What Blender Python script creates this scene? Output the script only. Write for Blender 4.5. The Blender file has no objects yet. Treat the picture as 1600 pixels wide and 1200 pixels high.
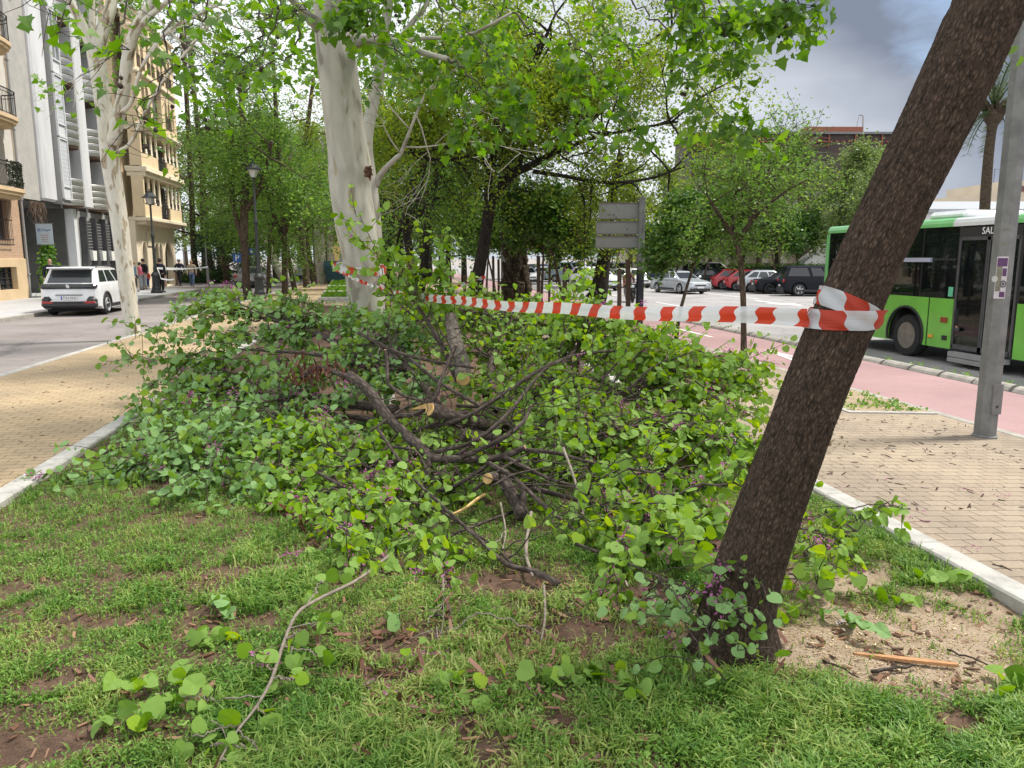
import bpy, math, random
import numpy as np
from math import radians as R, pi, sin, cos
from mathutils import Vector, Matrix

scene = bpy.context.scene
COL = scene.collection

# ------------------------------------------------------------------ camera
EYE = 1.72; FPX = 1200.0; YAW = R(9.2); PIT = R(9.28)
cam_data = bpy.data.cameras.new("camera")
cam_data.sensor_width = 36.0; cam_data.lens = 27.0
cam_data.clip_start = 0.05; cam_data.clip_end = 3000
cam = bpy.data.objects.new("camera", cam_data); COL.objects.link(cam)
cam.location = (0, 0, EYE)
cam.rotation_euler = (pi / 2 - PIT, 0, -YAW)
scene.camera = cam

# ------------------------------------------------------------------ world, sun, exposure
SUN_EL = R(58); SUN_AZ = R(78)      # azimuth from +Y, clockwise positive
world = bpy.data.worlds.new("World"); scene.world = world; world.use_nodes = True
wn = world.node_tree; wn.nodes.clear()
w_out = wn.nodes.new("ShaderNodeOutputWorld"); w_bg = wn.nodes.new("ShaderNodeBackground")
w_sky = wn.nodes.new("ShaderNodeTexSky"); w_sky.sky_type = 'NISHITA'; w_sky.sun_disc = False
w_sky.sun_elevation = SUN_EL; w_sky.sun_rotation = SUN_AZ
w_bg.inputs["Strength"].default_value = 0.105
w_tc = wn.nodes.new("ShaderNodeTexCoord")
w_map = wn.nodes.new("ShaderNodeMapping"); w_map.inputs["Scale"].default_value = (1, 1, 2.6)
wn.links.new(w_tc.outputs["Generated"], w_map.inputs["Vector"])
w_n1 = wn.nodes.new("ShaderNodeTexNoise"); w_n1.inputs["Scale"].default_value = 2.3; w_n1.inputs["Detail"].default_value = 9; w_n1.inputs["Roughness"].default_value = 0.55
w_n2 = wn.nodes.new("ShaderNodeTexNoise"); w_n2.inputs["Scale"].default_value = 1.1; w_n2.inputs["Detail"].default_value = 6
for n in (w_n1, w_n2): wn.links.new(w_map.outputs["Vector"], n.inputs["Vector"])
w_r1 = wn.nodes.new("ShaderNodeValToRGB"); w_r1.color_ramp.elements[0].position = 0.2; w_r1.color_ramp.elements[1].position = 0.36   # cloud cover
w_r2 = wn.nodes.new("ShaderNodeValToRGB")                                     # cloud tone
# the heavy grey cloud bank stands to the right of the avenue, the thin bright one to the left
w_dot = wn.nodes.new("ShaderNodeVectorMath"); w_dot.operation = 'DOT_PRODUCT'; w_dot.inputs[1].default_value = (0.82, 0.45, 0.25)
wn.links.new(w_tc.outputs["Generated"], w_dot.inputs[0])
w_add = wn.nodes.new("ShaderNodeMath"); w_add.operation = 'MULTIPLY_ADD'
wn.links.new(w_dot.outputs["Value"], w_add.inputs[0]); w_add.inputs[1].default_value = -0.55
wn.links.new(w_n2.outputs["Fac"], w_add.inputs[2])
e = w_r2.color_ramp.elements
e[0].position = 0.06; e[0].color = (1.45, 1.68, 2.2, 1)
e[1].position = 0.46; e[1].color = (8.6, 8.9, 9.3, 1)
wn.links.new(w_add.outputs[0], w_r2.inputs["Fac"])
wn.links.new(w_n1.outputs["Fac"], w_r1.inputs["Fac"])
w_mix = wn.nodes.new("ShaderNodeMix"); w_mix.data_type = 'RGBA'
wn.links.new(w_r1.outputs["Color"], w_mix.inputs[0])
wn.links.new(w_sky.outputs["Color"], w_mix.inputs[6]); wn.links.new(w_r2.outputs["Color"], w_mix.inputs[7])
wn.links.new(w_mix.outputs[2], w_bg.inputs["Color"]); wn.links.new(w_bg.outputs[0], w_out.inputs[0])
sun_data = bpy.data.lights.new("sun", 'SUN'); sun_data.energy = 3.4; sun_data.angle = R(9); sun_data.color = (1.0, 0.95, 0.87)
sun = bpy.data.objects.new("sun", sun_data); COL.objects.link(sun)
sun_dir = Vector((sin(SUN_AZ) * cos(SUN_EL), cos(SUN_AZ) * cos(SUN_EL), sin(SUN_EL)))
sun.rotation_euler = sun_dir.to_track_quat('Z', 'Y').to_euler(); sun.location = (0, 0, 60)
scene.view_settings.view_transform = 'Standard'; scene.view_settings.look = 'None'
scene.view_settings.exposure = 0.72; scene.view_settings.gamma = 1.0
scene.render.engine = 'CYCLES'
scene.cycles.max_bounces = 6; scene.cycles.diffuse_bounces = 2; scene.cycles.transparent_max_bounces = 8
scene.cycles.transmission_bounces = 4; scene.cycles.glossy_bounces = 2; scene.cycles.use_denoising = True

# ------------------------------------------------------------------ where a thing seen in the photograph stands
_f = np.array([sin(YAW) * cos(PIT), cos(YAW) * cos(PIT), -sin(PIT)]); _r = np.array([cos(YAW), -sin(YAW), 0]); _u = np.cross(_r, _f)
def G(px, py, z=0.0):            # the ground point (height z) under a photo point
    d = _f + _r * (px - 800) / FPX - _u * (py - 600) / FPX
    return np.array([0, 0, EYE]) + d * ((z - EYE) / d[2])
def DP(px, py, dist):            # the point at a given forward distance
    d = _f + _r * (px - 800) / FPX - _u * (py - 600) / FPX
    return np.array([0, 0, EYE]) + d * (dist / (d[0] * sin(YAW) + d[1] * cos(YAW)))

# ------------------------------------------------------------------ helpers: properties, empties, copies
def tag(o, label=None, cat=None, group=None, kind=None):
    if label: o["label"] = label
    if cat: o["category"] = cat
    if group: o["group"] = group
    if kind: o["kind"] = kind
    return o
def thing(name, loc, label, cat, rz=0, group=None):
    o = bpy.data.objects.new(name, None); COL.objects.link(o)
    o.location = loc; o.rotation_euler = (0, 0, rz); o.empty_display_size = 0.2
    return tag(o, label, cat, group)
def kids(o): return [c for c in bpy.data.objects if c.parent == o]
def copy_tree(o, parent=None, ch=None):
    if ch is None:
        ch = {}
        for c in bpy.data.objects:
            if c.parent: ch.setdefault(c.parent.name, []).append(c)
    c = o.copy(); COL.objects.link(c); c.parent = parent
    for k in ch.get(o.name, []): copy_tree(k, c, ch)
    return c

# ------------------------------------------------------------------ helpers: materials
def newmat(name):
    m = bpy.data.materials.new(name); m.use_nodes = True
    nt = m.node_tree; b = nt.nodes["Principled BSDF"]
    return m, nt, b
def N(nt, t, **kw):
    n = nt.nodes.new(t)
    for k, v in kw.items():
        if k in n.inputs: n.inputs[k].default_value = v
        else: setattr(n, k, v)
    return n
def ramp(nt, stops):
    n = nt.nodes.new("ShaderNodeValToRGB"); els = n.color_ramp.elements
    while len(els) < len(stops): els.new(0.5)
    for e, (p, c) in zip(els, stops): e.position = p; e.color = (*c, 1) if len(c) == 3 else c
    return n
def coords(nt, scale=(1, 1, 1), attr=None):
    mp = N(nt, "ShaderNodeMapping"); mp.inputs["Scale"].default_value = scale
    if attr:
        a = N(nt, "ShaderNodeAttribute"); a.attribute_name = attr; nt.links.new(a.outputs["Vector"], mp.inputs["Vector"])
    else:
        t = N(nt, "ShaderNodeTexCoord"); nt.links.new(t.outputs["Object"], mp.inputs["Vector"])
    return mp.outputs["Vector"]
def bump(nt, b, height, strength=0.3, dist=0.02):
    n = N(nt, "ShaderNodeBump"); n.inputs["Strength"].default_value = strength; n.inputs["Distance"].default_value = dist
    nt.links.new(height, n.inputs["Height"]); nt.links.new(n.outputs[0], b.inputs["Normal"]); return n
def pm(name, col, rough=0.6, metal=0.0, var=0.12, ns=4.0, bmp=0.0, bs=40.0, spec=0.5, coat=0.0, scale=(1, 1, 1)):
    """plain procedural material: base colour broken up by two noises, optional fine bump"""
    m, nt, b = newmat(name)
    v = coords(nt, scale)
    n1 = N(nt, "ShaderNodeTexNoise", Scale=ns, Detail=6.0, Roughness=0.65); nt.links.new(v, n1.inputs["Vector"])
    lo = tuple(max(0, c * (1 - var)) for c in col); hi = tuple(min(1, c * (1 + var)) for c in col)
    rp = ramp(nt, [(0.3, lo), (0.7, hi)]); nt.links.new(n1.outputs["Fac"], rp.inputs["Fac"])
    nt.links.new(rp.outputs["Color"], b.inputs["Base Color"])
    b.inputs["Roughness"].default_value = rough; b.inputs["Metallic"].default_value = metal
    b.inputs["Specular IOR Level"].default_value = spec; b.inputs["Coat Weight"].default_value = coat
    if bmp:
        n2 = N(nt, "ShaderNodeTexNoise", Scale=bs, Detail=5.0); nt.links.new(v, n2.inputs["Vector"]); bump(nt, b, n2.outputs["Fac"], bmp, 0.01)
    return m
def leafmat(name, cols, under=None, trans=0.4, tcol=None, rough=0.45, spec=0.35):
    """leaf: colour by the leaf's own 'var' number, paler underside, light shining through"""
    m, nt, b = newmat(name)
    a = N(nt, "ShaderNodeAttribute"); a.attribute_name = "var"
    k = len(cols); rp = ramp(nt, [(i / (k - 1), c) for i, c in enumerate(cols)]); nt.links.new(a.outputs["Fac"], rp.inputs["Fac"])
    src = rp.outputs["Color"]
    if under:
        g = N(nt, "ShaderNodeNewGeometry"); mx = N(nt, "ShaderNodeMix", data_type='RGBA'); nt.links.new(g.outputs["Backfacing"], mx.inputs[0])
        nt.links.new(src, mx.inputs[6]); mx.inputs[7].default_value = (*under, 1); src = mx.outputs[2]
    nt.links.new(src, b.inputs["Base Color"]); b.inputs["Roughness"].default_value = rough; b.inputs["Specular IOR Level"].default_value = spec
    t = N(nt, "ShaderNodeBsdfTranslucent"); ms = N(nt, "ShaderNodeMixShader"); ms.inputs[0].default_value = trans
    hs = N(nt, "ShaderNodeHueSaturation"); hs.inputs["Hue"].default_value = 0.485; hs.inputs["Saturation"].default_value = 1.1; hs.inputs["Value"].default_value = 1.7
    nt.links.new(rp.outputs["Color"], hs.inputs["Color"]); nt.links.new(hs.outputs[0], t.inputs["Color"])
    out = nt.nodes["Material Output"]
    nt.links.new(b.outputs[0], ms.inputs[1]); nt.links.new(t.outputs[0], ms.inputs[2]); nt.links.new(ms.outputs[0], out.inputs[0])
    return m
def barkmat(name, cols, stretch=6.0, scale=22.0, bmp=0.8, dist=0.03, rough=0.9, patches=None):
    """bark in straightened-trunk coordinates ('rest'); patches = (colour list) for flaking plane bark"""
    m, nt, b = newmat(name)
    v = coords(nt, (1, 1, 1 / stretch), "rest")
    nz = N(nt, "ShaderNodeTexNoise", Scale=scale * 0.5, Detail=8.0, Roughness=0.7); nt.links.new(v, nz.inputs["Vector"])
    wv = N(nt, "ShaderNodeVectorMath", operation='MULTIPLY_ADD'); nt.links.new(nz.outputs["Color"], wv.inputs[0]); wv.inputs[1].default_value = (0.03, 0.03, 0.03); nt.links.new(v, wv.inputs[2])
    vo = N(nt, "ShaderNodeTexVoronoi", Scale=scale, feature='DISTANCE_TO_EDGE'); nt.links.new(wv.outputs[0], vo.inputs["Vector"])
    h = N(nt, "ShaderNodeMath", operation='MULTIPLY_ADD'); nt.links.new(vo.outputs["Distance"], h.inputs[0]); h.inputs[1].default_value = 1.1; nt.links.new(nz.outputs["Fac"], h.inputs[2])
    rp = ramp(nt, [(0.35 + 0.5 * i / max(1, len(cols) - 1), c) for i, c in enumerate(cols)]); nt.links.new(h.outputs[0], rp.inputs["Fac"])
    src = rp.outputs["Color"]
    if patches:
        v2 = coords(nt, (1, 1, 0.34), "rest")
        n3 = N(nt, "ShaderNodeTexNoise", Scale=patches[2], Detail=3.5, Roughness=0.5, Distortion=0.5); nt.links.new(v2, n3.inputs["Vector"])
        r3 = ramp(nt, patches[0]); r3.color_ramp.interpolation = 'CONSTANT' if patches[1] else 'LINEAR'; nt.links.new(n3.outputs["Fac"], r3.inputs["Fac"])
        mx = N(nt, "ShaderNodeMix", data_type='RGBA', blend_type='MULTIPLY'); mx.inputs[0].default_value = 1.0
        nt.links.new(r3.outputs["Color"], mx.inputs[6]); nt.links.new(src, mx.inputs[7]); src = mx.outputs[2]
        h2 = N(nt, "ShaderNodeMath", operation='MULTIPLY_ADD'); nt.links.new(n3.outputs["Fac"], h2.inputs[0]); h2.inputs[1].default_value = 0.6; nt.links.new(h.outputs[0], h2.inputs[2]); h = h2
    nt.links.new(src, b.inputs["Base Color"]); b.inputs["Roughness"].default_value = rough; b.inputs["Specular IOR Level"].default_value = 0.25
    bump(nt, b, h.outputs[0], bmp, dist)
    return m
def glassmat(name, tint=(0.02, 0.025, 0.03), clear=0.3, rough=0.03):
    m, nt, b = newmat(name)
    b.inputs["Base Color"].default_value = (*tint, 1); b.inputs["Roughness"].default_value = rough; b.inputs["Specular IOR Level"].default_value = 0.8
    if clear > 0:
        t = N(nt, "ShaderNodeBsdfTransparent"); t.inputs[0].default_value = (0.75, 0.8, 0.8, 1)
        ms = N(nt, "ShaderNodeMixShader"); ms.inputs[0].default_value = clear
        nt.links.new(b.outputs[0], ms.inputs[1]); nt.links.new(t.outputs[0], ms.inputs[2]); nt.links.new(ms.outputs[0], nt.nodes["Material Output"].inputs[0])
    return m

# ------------------------------------------------------------------ helpers: meshes
def np_mesh(name, V, faces, mats, parent=None, smooth=False, attrs=None, matidx=None):
    """faces: list of (M,k) int arrays"""
    V = np.asarray(V, dtype=np.float32); me = bpy.data.meshes.new(name)
    me.vertices.add(len(V)); me.vertices.foreach_set("co", V.ravel())
    loops = np.concatenate([np.asarray(f, dtype=np.int32).ravel() for f in faces]); tot = np.concatenate([np.full(len(f), f.shape[1], dtype=np.int32) for f in faces])
    start = np.concatenate([[0], np.cumsum(tot)[:-1]]).astype(np.int32)
    me.loops.add(len(loops)); me.loops.foreach_set("vertex_index", loops)
    me.polygons.add(len(tot)); me.polygons.foreach_set("loop_start", start); me.polygons.foreach_set("loop_total", tot)
    if matidx is not None: me.polygons.foreach_set("material_index", np.asarray(matidx, dtype=np.int32))
    me.polygons.foreach_set("use_smooth", np.full(len(tot), bool(smooth)))
    for an, (typ, arr) in (attrs or {}).items():
        at = me.attributes.new(an, typ, 'POINT'); at.data.foreach_set("vector" if typ == 'FLOAT_VECTOR' else "value", np.asarray(arr, dtype=np.float32).ravel())
    me.update(calc_edges=True)
    for mt in (mats if isinstance(mats, (list, tuple)) else [mats]): me.materials.append(mt)
    o = bpy.data.objects.new(name, me); COL.objects.link(o); o.parent = parent
    return o
class MB:
    """collects shapes; build() links them as ONE mesh object"""
    def __init__(s): s.v = []; s.f = []; s.m = []; s.rest = []; s.mi = 0; s.M = Matrix()
    def add(s, V, F, rest=None):
        o = len(s.v)
        if s.M != Matrix(): V = [s.M @ Vector(p) for p in V]
        V = [tuple(float(c) for c in p) for p in V]
        s.v += V; s.f += [tuple(i + o for i in f) for f in F]; s.m += [s.mi] * len(F); s.rest += (rest if rest is not None else V)
        return s
    def box(s, c, d, rz=0.0, bev=0.0, ry=0.0):
        x, y, z = d[0] / 2, d[1] / 2, d[2] / 2; rot = Matrix.Rotation(rz, 3, 'Z') @ Matrix.Rotation(ry, 3, 'Y')
        if bev <= 0:
            P = [(sx * x, sy * y, sz * z) for sz in (-1, 1) for sy in (-1, 1) for sx in (-1, 1)]
            F = [(0, 2, 3, 1), (4, 5, 7, 6), (0, 1, 5, 4), (1, 3, 7, 5), (3, 2, 6, 7), (2, 0, 4, 6)]
        else:
            b = min(bev, x * .9, y * .9, z * .9); ring = [(x - b, -y), (x, -y + b), (x, y - b), (x - b, y), (-x + b, y), (-x, y - b), (-x, -y + b), (-x + b, -y)]
            inn = [(math.copysign(x - b, px), math.copysign(y - b, py)) for px, py in ring]
            P = [(a, q, -z) for a, q in inn] + [(a, q, -z + b) for a, q in ring] + [(a, q, z - b) for a, q in ring] + [(a, q, z) for a, q in inn]
            F = [tuple(range(7, -1, -1)), tuple(range(24, 32))]
            for k in range(3):
                for i in range(8): j = (i + 1) % 8; F.append((k * 8 + i, k * 8 + j, k * 8 + 8 + j, k * 8 + 8 + i))
        return s.add([rot @ Vector(p) + Vector(c) for p in P], F)
    def bar(s, a, b, w, h=None, n=4):
        """straight bar of rectangular (n=4) or round section between two points"""
        return s.tube([a, b], [w / 2, w / 2] if n != 4 else [w * .7071, w * .7071], n)
    def tube(s, pts, rad, n=8, cap=True):
        pts = [Vector(p) for p in pts]
        if not hasattr(rad, '__len__'): rad = [rad] * len(pts)
        V, RS, F = tube_rings(pts, rad, n); k = len(pts)
        for i in range(k - 1):
            for j in range(n): a = i * n + j; b2 = i * n + (j + 1) % n; F.append((a, b2, b2 + n, a + n))
        if cap: F.append(tuple(range(n - 1, -1, -1))); F.append(tuple(range((k - 1) * n, k * n)))
        return s.add(V, F, RS)
    def lathe(s, prof, c=(0, 0, 0), n=16, axis='Z', cap=True):
        V = []; F = []; k = len(prof)
        for r, z in prof:
            for j in range(n):
                a = 2 * pi * j / n; p = (r * cos(a), r * sin(a), z)
                if axis == 'Y': p = (p[0], p[2], p[1])
                if axis == 'X': p = (p[2], p[0], p[1])
                V.append((p[0] + c[0], p[1] + c[1], p[2] + c[2]))
        for i in range(k - 1):
            for j in range(n): a = i * n + j; b = i * n + (j + 1) % n; F.append((a, b, b + n, a + n))
        if cap and prof[0][0] > 1e-4: F.append(tuple(range(n - 1, -1, -1)))
        if cap and prof[-1][0] > 1e-4: F.append(tuple(range((k - 1) * n, k * n)))
        return s.add(V, F)
    def prism(s, poly, a, b, axis='X'):
        """2-D polygon extruded from a to b along an axis (X: poly is (y,z); Y: (x,z); Z: (x,y))"""
        def p3(p, t): return (t, p[0], p[1]) if axis == 'X' else ((p[0], t, p[1]) if axis == 'Y' else (p[0], p[1], t))
        n = len(poly); V = [p3(p, a) for p in poly] + [p3(p, b) for p in poly]
        F = [tuple(range(n - 1, -1, -1)), tuple(range(n, 2 * n))] + [(i, (i + 1) % n, n + (i + 1) % n, n + i) for i in range(n)]
        return s.add(V, F)
    def quad(s, *P): return s.add(P, [tuple(range(len(P)))])
    def sphere(s, c, r, n=10, sc=(1, 1, 1)):
        k = max(4, n // 2 + 1); prof = [(max(1e-5, r * sin(pi * i / k)), -r * cos(pi * i / k)) for i in range(k + 1)]
        V = []; F = []
        for rr, z in prof:
            for j in range(n): a = 2 * pi * j / n; V.append((c[0] + rr * cos(a) * sc[0], c[1] + rr * sin(a) * sc[1], c[2] + z * sc[2]))
        for i in range(k):
            for j in range(n): a = i * n + j; b = i * n + (j + 1) % n; F.append((a, b, b + n, a + n))
        return s.add(V, F)
    def build(s, name, mats, parent=None, smooth=False, rest=False, sharp=None):
        me = bpy.data.meshes.new(name); me.from_pydata(s.v, [], s.f)
        for mt in (mats if isinstance(mats, (list, tuple)) else [mats]): me.materials.append(mt)
        if s.mi or any(s.m): me.polygons.foreach_set("material_index", s.m)
        if rest: me.attributes.new("rest", 'FLOAT_VECTOR', 'POINT').data.foreach_set("vector", np.array(s.rest, dtype=np.float32).ravel())
        if smooth: me.polygons.foreach_set("use_smooth", [True] * len(me.polygons))
        if sharp: me.set_sharp_from_angle(angle=R(sharp))
        me.update(); o = bpy.data.objects.new(name, me); COL.objects.link(o); o.parent = parent
        return o
def tube_rings(pts, rad, n, s0=0.0):
    V = []; RS = []; prev = None; s = s0
    for i, p in enumerate(pts):
        d = (pts[min(i + 1, len(pts) - 1)] - pts[max(i - 1, 0)]); d = d.normalized() if d.length > 1e-9 else Vector((0, 0, 1))
        if prev is None:
            x = d.cross(Vector((0.31, 0.95, 0.02))); x = x.normalized() if x.length > 1e-4 else Vector((1, 0, 0))
        else:
            x = prev - d * prev.dot(d); x = x.normalized() if x.length > 1e-6 else d.orthogonal().normalized()
        prev = x; y = d.cross(x)
        if i: s += (p - pts[i - 1]).length
        for j in range(n):
            a = 2 * pi * j / n; V.append(p + (x * cos(a) + y * sin(a)) * rad[i]); RS.append((cos(a) * rad[i], sin(a) * rad[i], s))
    return V, RS, []
def smooth_path(pts, sub=6):
    """Catmull-Rom through the points (each a tuple, the radius may ride along as the last value)"""
    P = np.array(pts, dtype=float); out = []
    Q = np.vstack([2 * P[0] - P[1], P, 2 * P[-1] - P[-2]])
    for i in range(1, len(Q) - 2):
        p0, p1, p2, p3 = Q[i - 1:i + 3]
        for t in np.linspace(0, 1, sub, endpoint=False):
            out.append(0.5 * ((2 * p1) + (p2 - p0) * t + (2 * p0 - 5 * p1 + 4 * p2 - p3) * t * t + (3 * p1 - p0 - 3 * p2 + p3) * t ** 3))
    out.append(P[-1]); return np.array(out)
def text_mesh(txt, size, depth=0.004):
    """lettering turned into plain vertices and faces (in its own XY plane)"""
    cu = bpy.data.curves.new("lettering", 'FONT'); cu.body = txt; cu.size = size; cu.extrude = depth / 2; cu.align_x = 'CENTER'; cu.align_y = 'CENTER'; cu.resolution_u = 3
    o = bpy.data.objects.new("lettering", cu); me = o.to_mesh()
    V = [tuple(v.co) for v in me.vertices]; F = [tuple(p.vertices) for p in me.polygons]
    o.to_mesh_clear(); bpy.data.objects.remove(o); bpy.data.curves.remove(cu)
    return V, F
def put_text(mb, txt, size, origin, ex, ey):
    """adds lettering to an MB: ex, ey are the reading and the up direction"""
    V, F = text_mesh(txt, size); o = Vector(origin); ex = Vector(ex).normalized(); ey = Vector(ey).normalized(); ez = ex.cross(ey)
    mb.add([o + ex * p[0] + ey * p[1] + ez * p[2] for p in V], F)
# value noise for shaping the ground and scattering
def vnoise(x, y, seed=0):
    xi = np.floor(x).astype(int); yi = np.floor(y).astype(int); fx = x - xi; fy = y - yi; fx = fx * fx * (3 - 2 * fx); fy = fy * fy * (3 - 2 * fy)
    def h(a, b): n = (a * 374761393 + b * 668265263 + seed * 982451653) & 0x7fffffff; n = (n ^ (n >> 13)) * 1274126177 & 0x7fffffff; return ((n ^ (n >> 16)) & 0xffff) / 65535.0
    return (h(xi, yi) * (1 - fx) + h(xi + 1, yi) * fx) * (1 - fy) + (h(xi, yi + 1) * (1 - fx) + h(xi + 1, yi + 1) * fx) * fy
def fbm(x, y, seed=0, o=4):
    t = 0; a = 0.5
    for i in range(o): t = t + a * vnoise(x * 2 ** i, y * 2 ** i, seed + i); a *= 0.5
    return t / (1 - 0.5 ** o)
# ================================================================== ground surfaces
def paver_mat(name, c1, c2, mortar, tint2):
    m, nt, b = newmat(name)
    t = N(nt, "ShaderNodeTexCoord")
    sep = N(nt, "ShaderNodeSeparateXYZ"); nt.links.new(t.outputs["Object"], sep.inputs[0])
    # interlocking blocks: rows wave a little
    tri = N(nt, "ShaderNodeMath", operation='PINGPONG'); nt.links.new(sep.outputs[0], tri.inputs[0]); tri.inputs[1].default_value = 0.11
    ma = N(nt, "ShaderNodeMath", operation='MULTIPLY_ADD'); nt.links.new(tri.outputs[0], ma.inputs[0]); ma.inputs[1].default_value = 0.03; nt.links.new(sep.outputs[1], ma.inputs[2])
    mx0 = N(nt, "ShaderNodeMath", operation='PINGPONG'); nt.links.new(sep.outputs[1], mx0.inputs[0]); mx0.inputs[1].default_value = 0.1
    mb = N(nt, "ShaderNodeMath", operation='MULTIPLY_ADD'); nt.links.new(mx0.outputs[0], mb.inputs[0]); mb.inputs[1].default_value = 0.12; nt.links.new(sep.outputs[0], mb.inputs[2])
    cmb = N(nt, "ShaderNodeCombineXYZ"); nt.links.new(mb.outputs[0], cmb.inputs[0]); nt.links.new(ma.outputs[0], cmb.inputs[1])
    br = N(nt, "ShaderNodeTexBrick"); br.offset = 0.5
    br.inputs["Scale"].default_value = 1.0; br.inputs["Brick Width"].default_value = 0.21; br.inputs["Row Height"].default_value = 0.115
    br.inputs["Mortar Size"].default_value = 0.005; br.inputs["Mortar Smooth"].default_value = 0.3; br.inputs["Bias"].default_value = -0.1
    br.inputs["Color1"].default_value = (*c1, 1); br.inputs["Color2"].default_value = (*c2, 1); br.inputs["Mortar"].default_value = (*mortar, 1)
    nt.links.new(cmb.outputs[0], br.inputs["Vector"])
    n1 = N(nt, "ShaderNodeTexNoise", Scale=0.7, Detail=6.0, Roughness=0.6); nt.links.new(t.outputs["Object"], n1.inputs["Vector"])
    r1 = ramp(nt, [(0.35, (0.78, 0.76, 0.74)), (0.65, tint2)]); nt.links.new(n1.outputs["Fac"], r1.inputs["Fac"])
    n2 = N(nt, "ShaderNodeTexNoise", Scale=38.0, Detail=5.0, Roughness=0.8); nt.links.new(t.outputs["Object"], n2.inputs["Vector"])
    r2 = ramp(nt, [(0.3, (0.8, 0.8, 0.8)), (0.7, (1.12, 1.12, 1.12))]); nt.links.new(n2.outputs["Fac"], r2.inputs["Fac"])
    m1 = N(nt, "ShaderNodeMix", data_type='RGBA', blend_type='MULTIPLY'); m1.inputs[0].default_value = 1; nt.links.new(br.outputs["Color"], m1.inputs[6]); nt.links.new(r1.outputs["Color"], m1.inputs[7])
    m2 = N(nt, "ShaderNodeMix", data_type='RGBA', blend_type='MULTIPLY'); m2.inputs[0].default_value = 1; nt.links.new(m1.outputs[2], m2.inputs[6]); nt.links.new(r2.outputs["Color"], m2.inputs[7])
    nt.links.new(m2.outputs[2], b.inputs["Base Color"]); b.inputs["Roughness"].default_value = 0.8
    hh = N(nt, "ShaderNodeMath", operation='MULTIPLY_ADD'); nt.links.new(br.outputs["Fac"], hh.inputs[0]); hh.inputs[1].default_value = -1.0; nt.links.new(n2.outputs["Fac"], hh.inputs[2])
    bump(nt, b, hh.outputs[0], 0.5, 0.008)
    return m
def asphalt_mat(name, col, patch=0.25, cracks=True):
    m, nt, b = newmat(name)
    v = coords(nt)
    n1 = N(nt, "ShaderNodeTexNoise", Scale=0.5, Detail=7.0, Roughness=0.62); nt.links.new(v, n1.inputs["Vector"])
    n2 = N(nt, "ShaderNodeTexNoise", Scale=60.0, Detail=4.0, Roughness=0.8); nt.links.new(v, n2.inputs["Vector"])
    r1 = ramp(nt, [(0.3, tuple(c * (1 - patch) for c in col)), (0.7, tuple(c * (1 + patch) for c in col))]); nt.links.new(n1.outputs["Fac"], r1.inputs["Fac"])
    r2 = ramp(nt, [(0.3, (0.75,) * 3), (0.7, (1.2,) * 3)]); nt.links.new(n2.outputs["Fac"], r2.inputs["Fac"])
    m1 = N(nt, "ShaderNodeMix", data_type='RGBA', blend_type='MULTIPLY'); m1.inputs[0].default_value = 1; nt.links.new(r1.outputs["Color"], m1.inputs[6]); nt.links.new(r2.outputs["Color"], m1.inputs[7])
    src = m1.outputs[2]
    if cracks:
        nz = N(nt, "ShaderNodeTexNoise", Scale=1.5, Detail=5.0); nt.links.new(v, nz.inputs["Vector"])
        wv = N(nt, "ShaderNodeVectorMath", operation='MULTIPLY_ADD'); nt.links.new(nz.outputs["Color"], wv.inputs[0]); wv.inputs[1].default_value = (0.8, 0.8, 0); nt.links.new(v, wv.inputs[2])
        vo = N(nt, "ShaderNodeTexVoronoi", Scale=0.35, feature='DISTANCE_TO_EDGE'); nt.links.new(wv.outputs[0], vo.inputs["Vector"])
        rc = ramp(nt, [(0.0, (0.45,) * 3), (0.012, (1,) * 3)]); nt.links.new(vo.outputs["Distance"], rc.inputs["Fac"])
        m3 = N(nt, "ShaderNodeMix", data_type='RGBA', blend_type='MULTIPLY'); m3.inputs[0].default_value = 0.6; nt.links.new(src, m3.inputs[6]); nt.links.new(rc.outputs["Color"], m3.inputs[7]); src = m3.outputs[2]
    nt.links.new(src, b.inputs["Base Color"]); b.inputs["Roughness"].default_value = 0.85; bump(nt, b, n2.outputs["Fac"], 0.3, 0.006)
    return m
M = {}
M['paver_l'] = paver_mat("tan_pavers", (0.43, 0.335, 0.215), (0.375, 0.29, 0.18), (0.13, 0.095, 0.06), (1.1, 1.05, 0.96))
M['paver_r'] = paver_mat("pinkish_pavers", (0.36, 0.295, 0.228), (0.31, 0.252, 0.193), (0.12, 0.085, 0.06), (1.1, 1.07, 0.98))
M['asphalt_l'] = asphalt_mat("worn_asphalt", (0.225, 0.2, 0.19))
M['asphalt_r'] = asphalt_mat("pale_asphalt", (0.30, 0.285, 0.28))
M['bike'] = asphalt_mat("pink_bike_lane", (0.34, 0.21, 0.21), 0.16, False)
M['granite'] = pm("granite_kerb", (0.40, 0.385, 0.355), 0.75, var=0.28, ns=7, bmp=0.3, bs=200)
M['kerbstone'] = pm("concrete_kerb", (0.33, 0.31, 0.275), 0.85, var=0.25, ns=6, bmp=0.4, bs=80)
M['paving_l'] = pm("pale_paving", (0.42, 0.42, 0.42), 0.8, var=0.1, ns=1.2, bmp=0.2)
M['paint_white'] = pm("road_paint", (0.7, 0.7, 0.68), 0.7, var=0.2, ns=20)
M['dirt'] = pm("packed_earth", (0.33, 0.25, 0.165), 0.95, var=0.22, ns=1.3, bmp=0.5, bs=60)
M['lot'] = pm("far_ground", (0.30, 0.27, 0.24), 0.9, var=0.15, ns=0.2)

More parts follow.
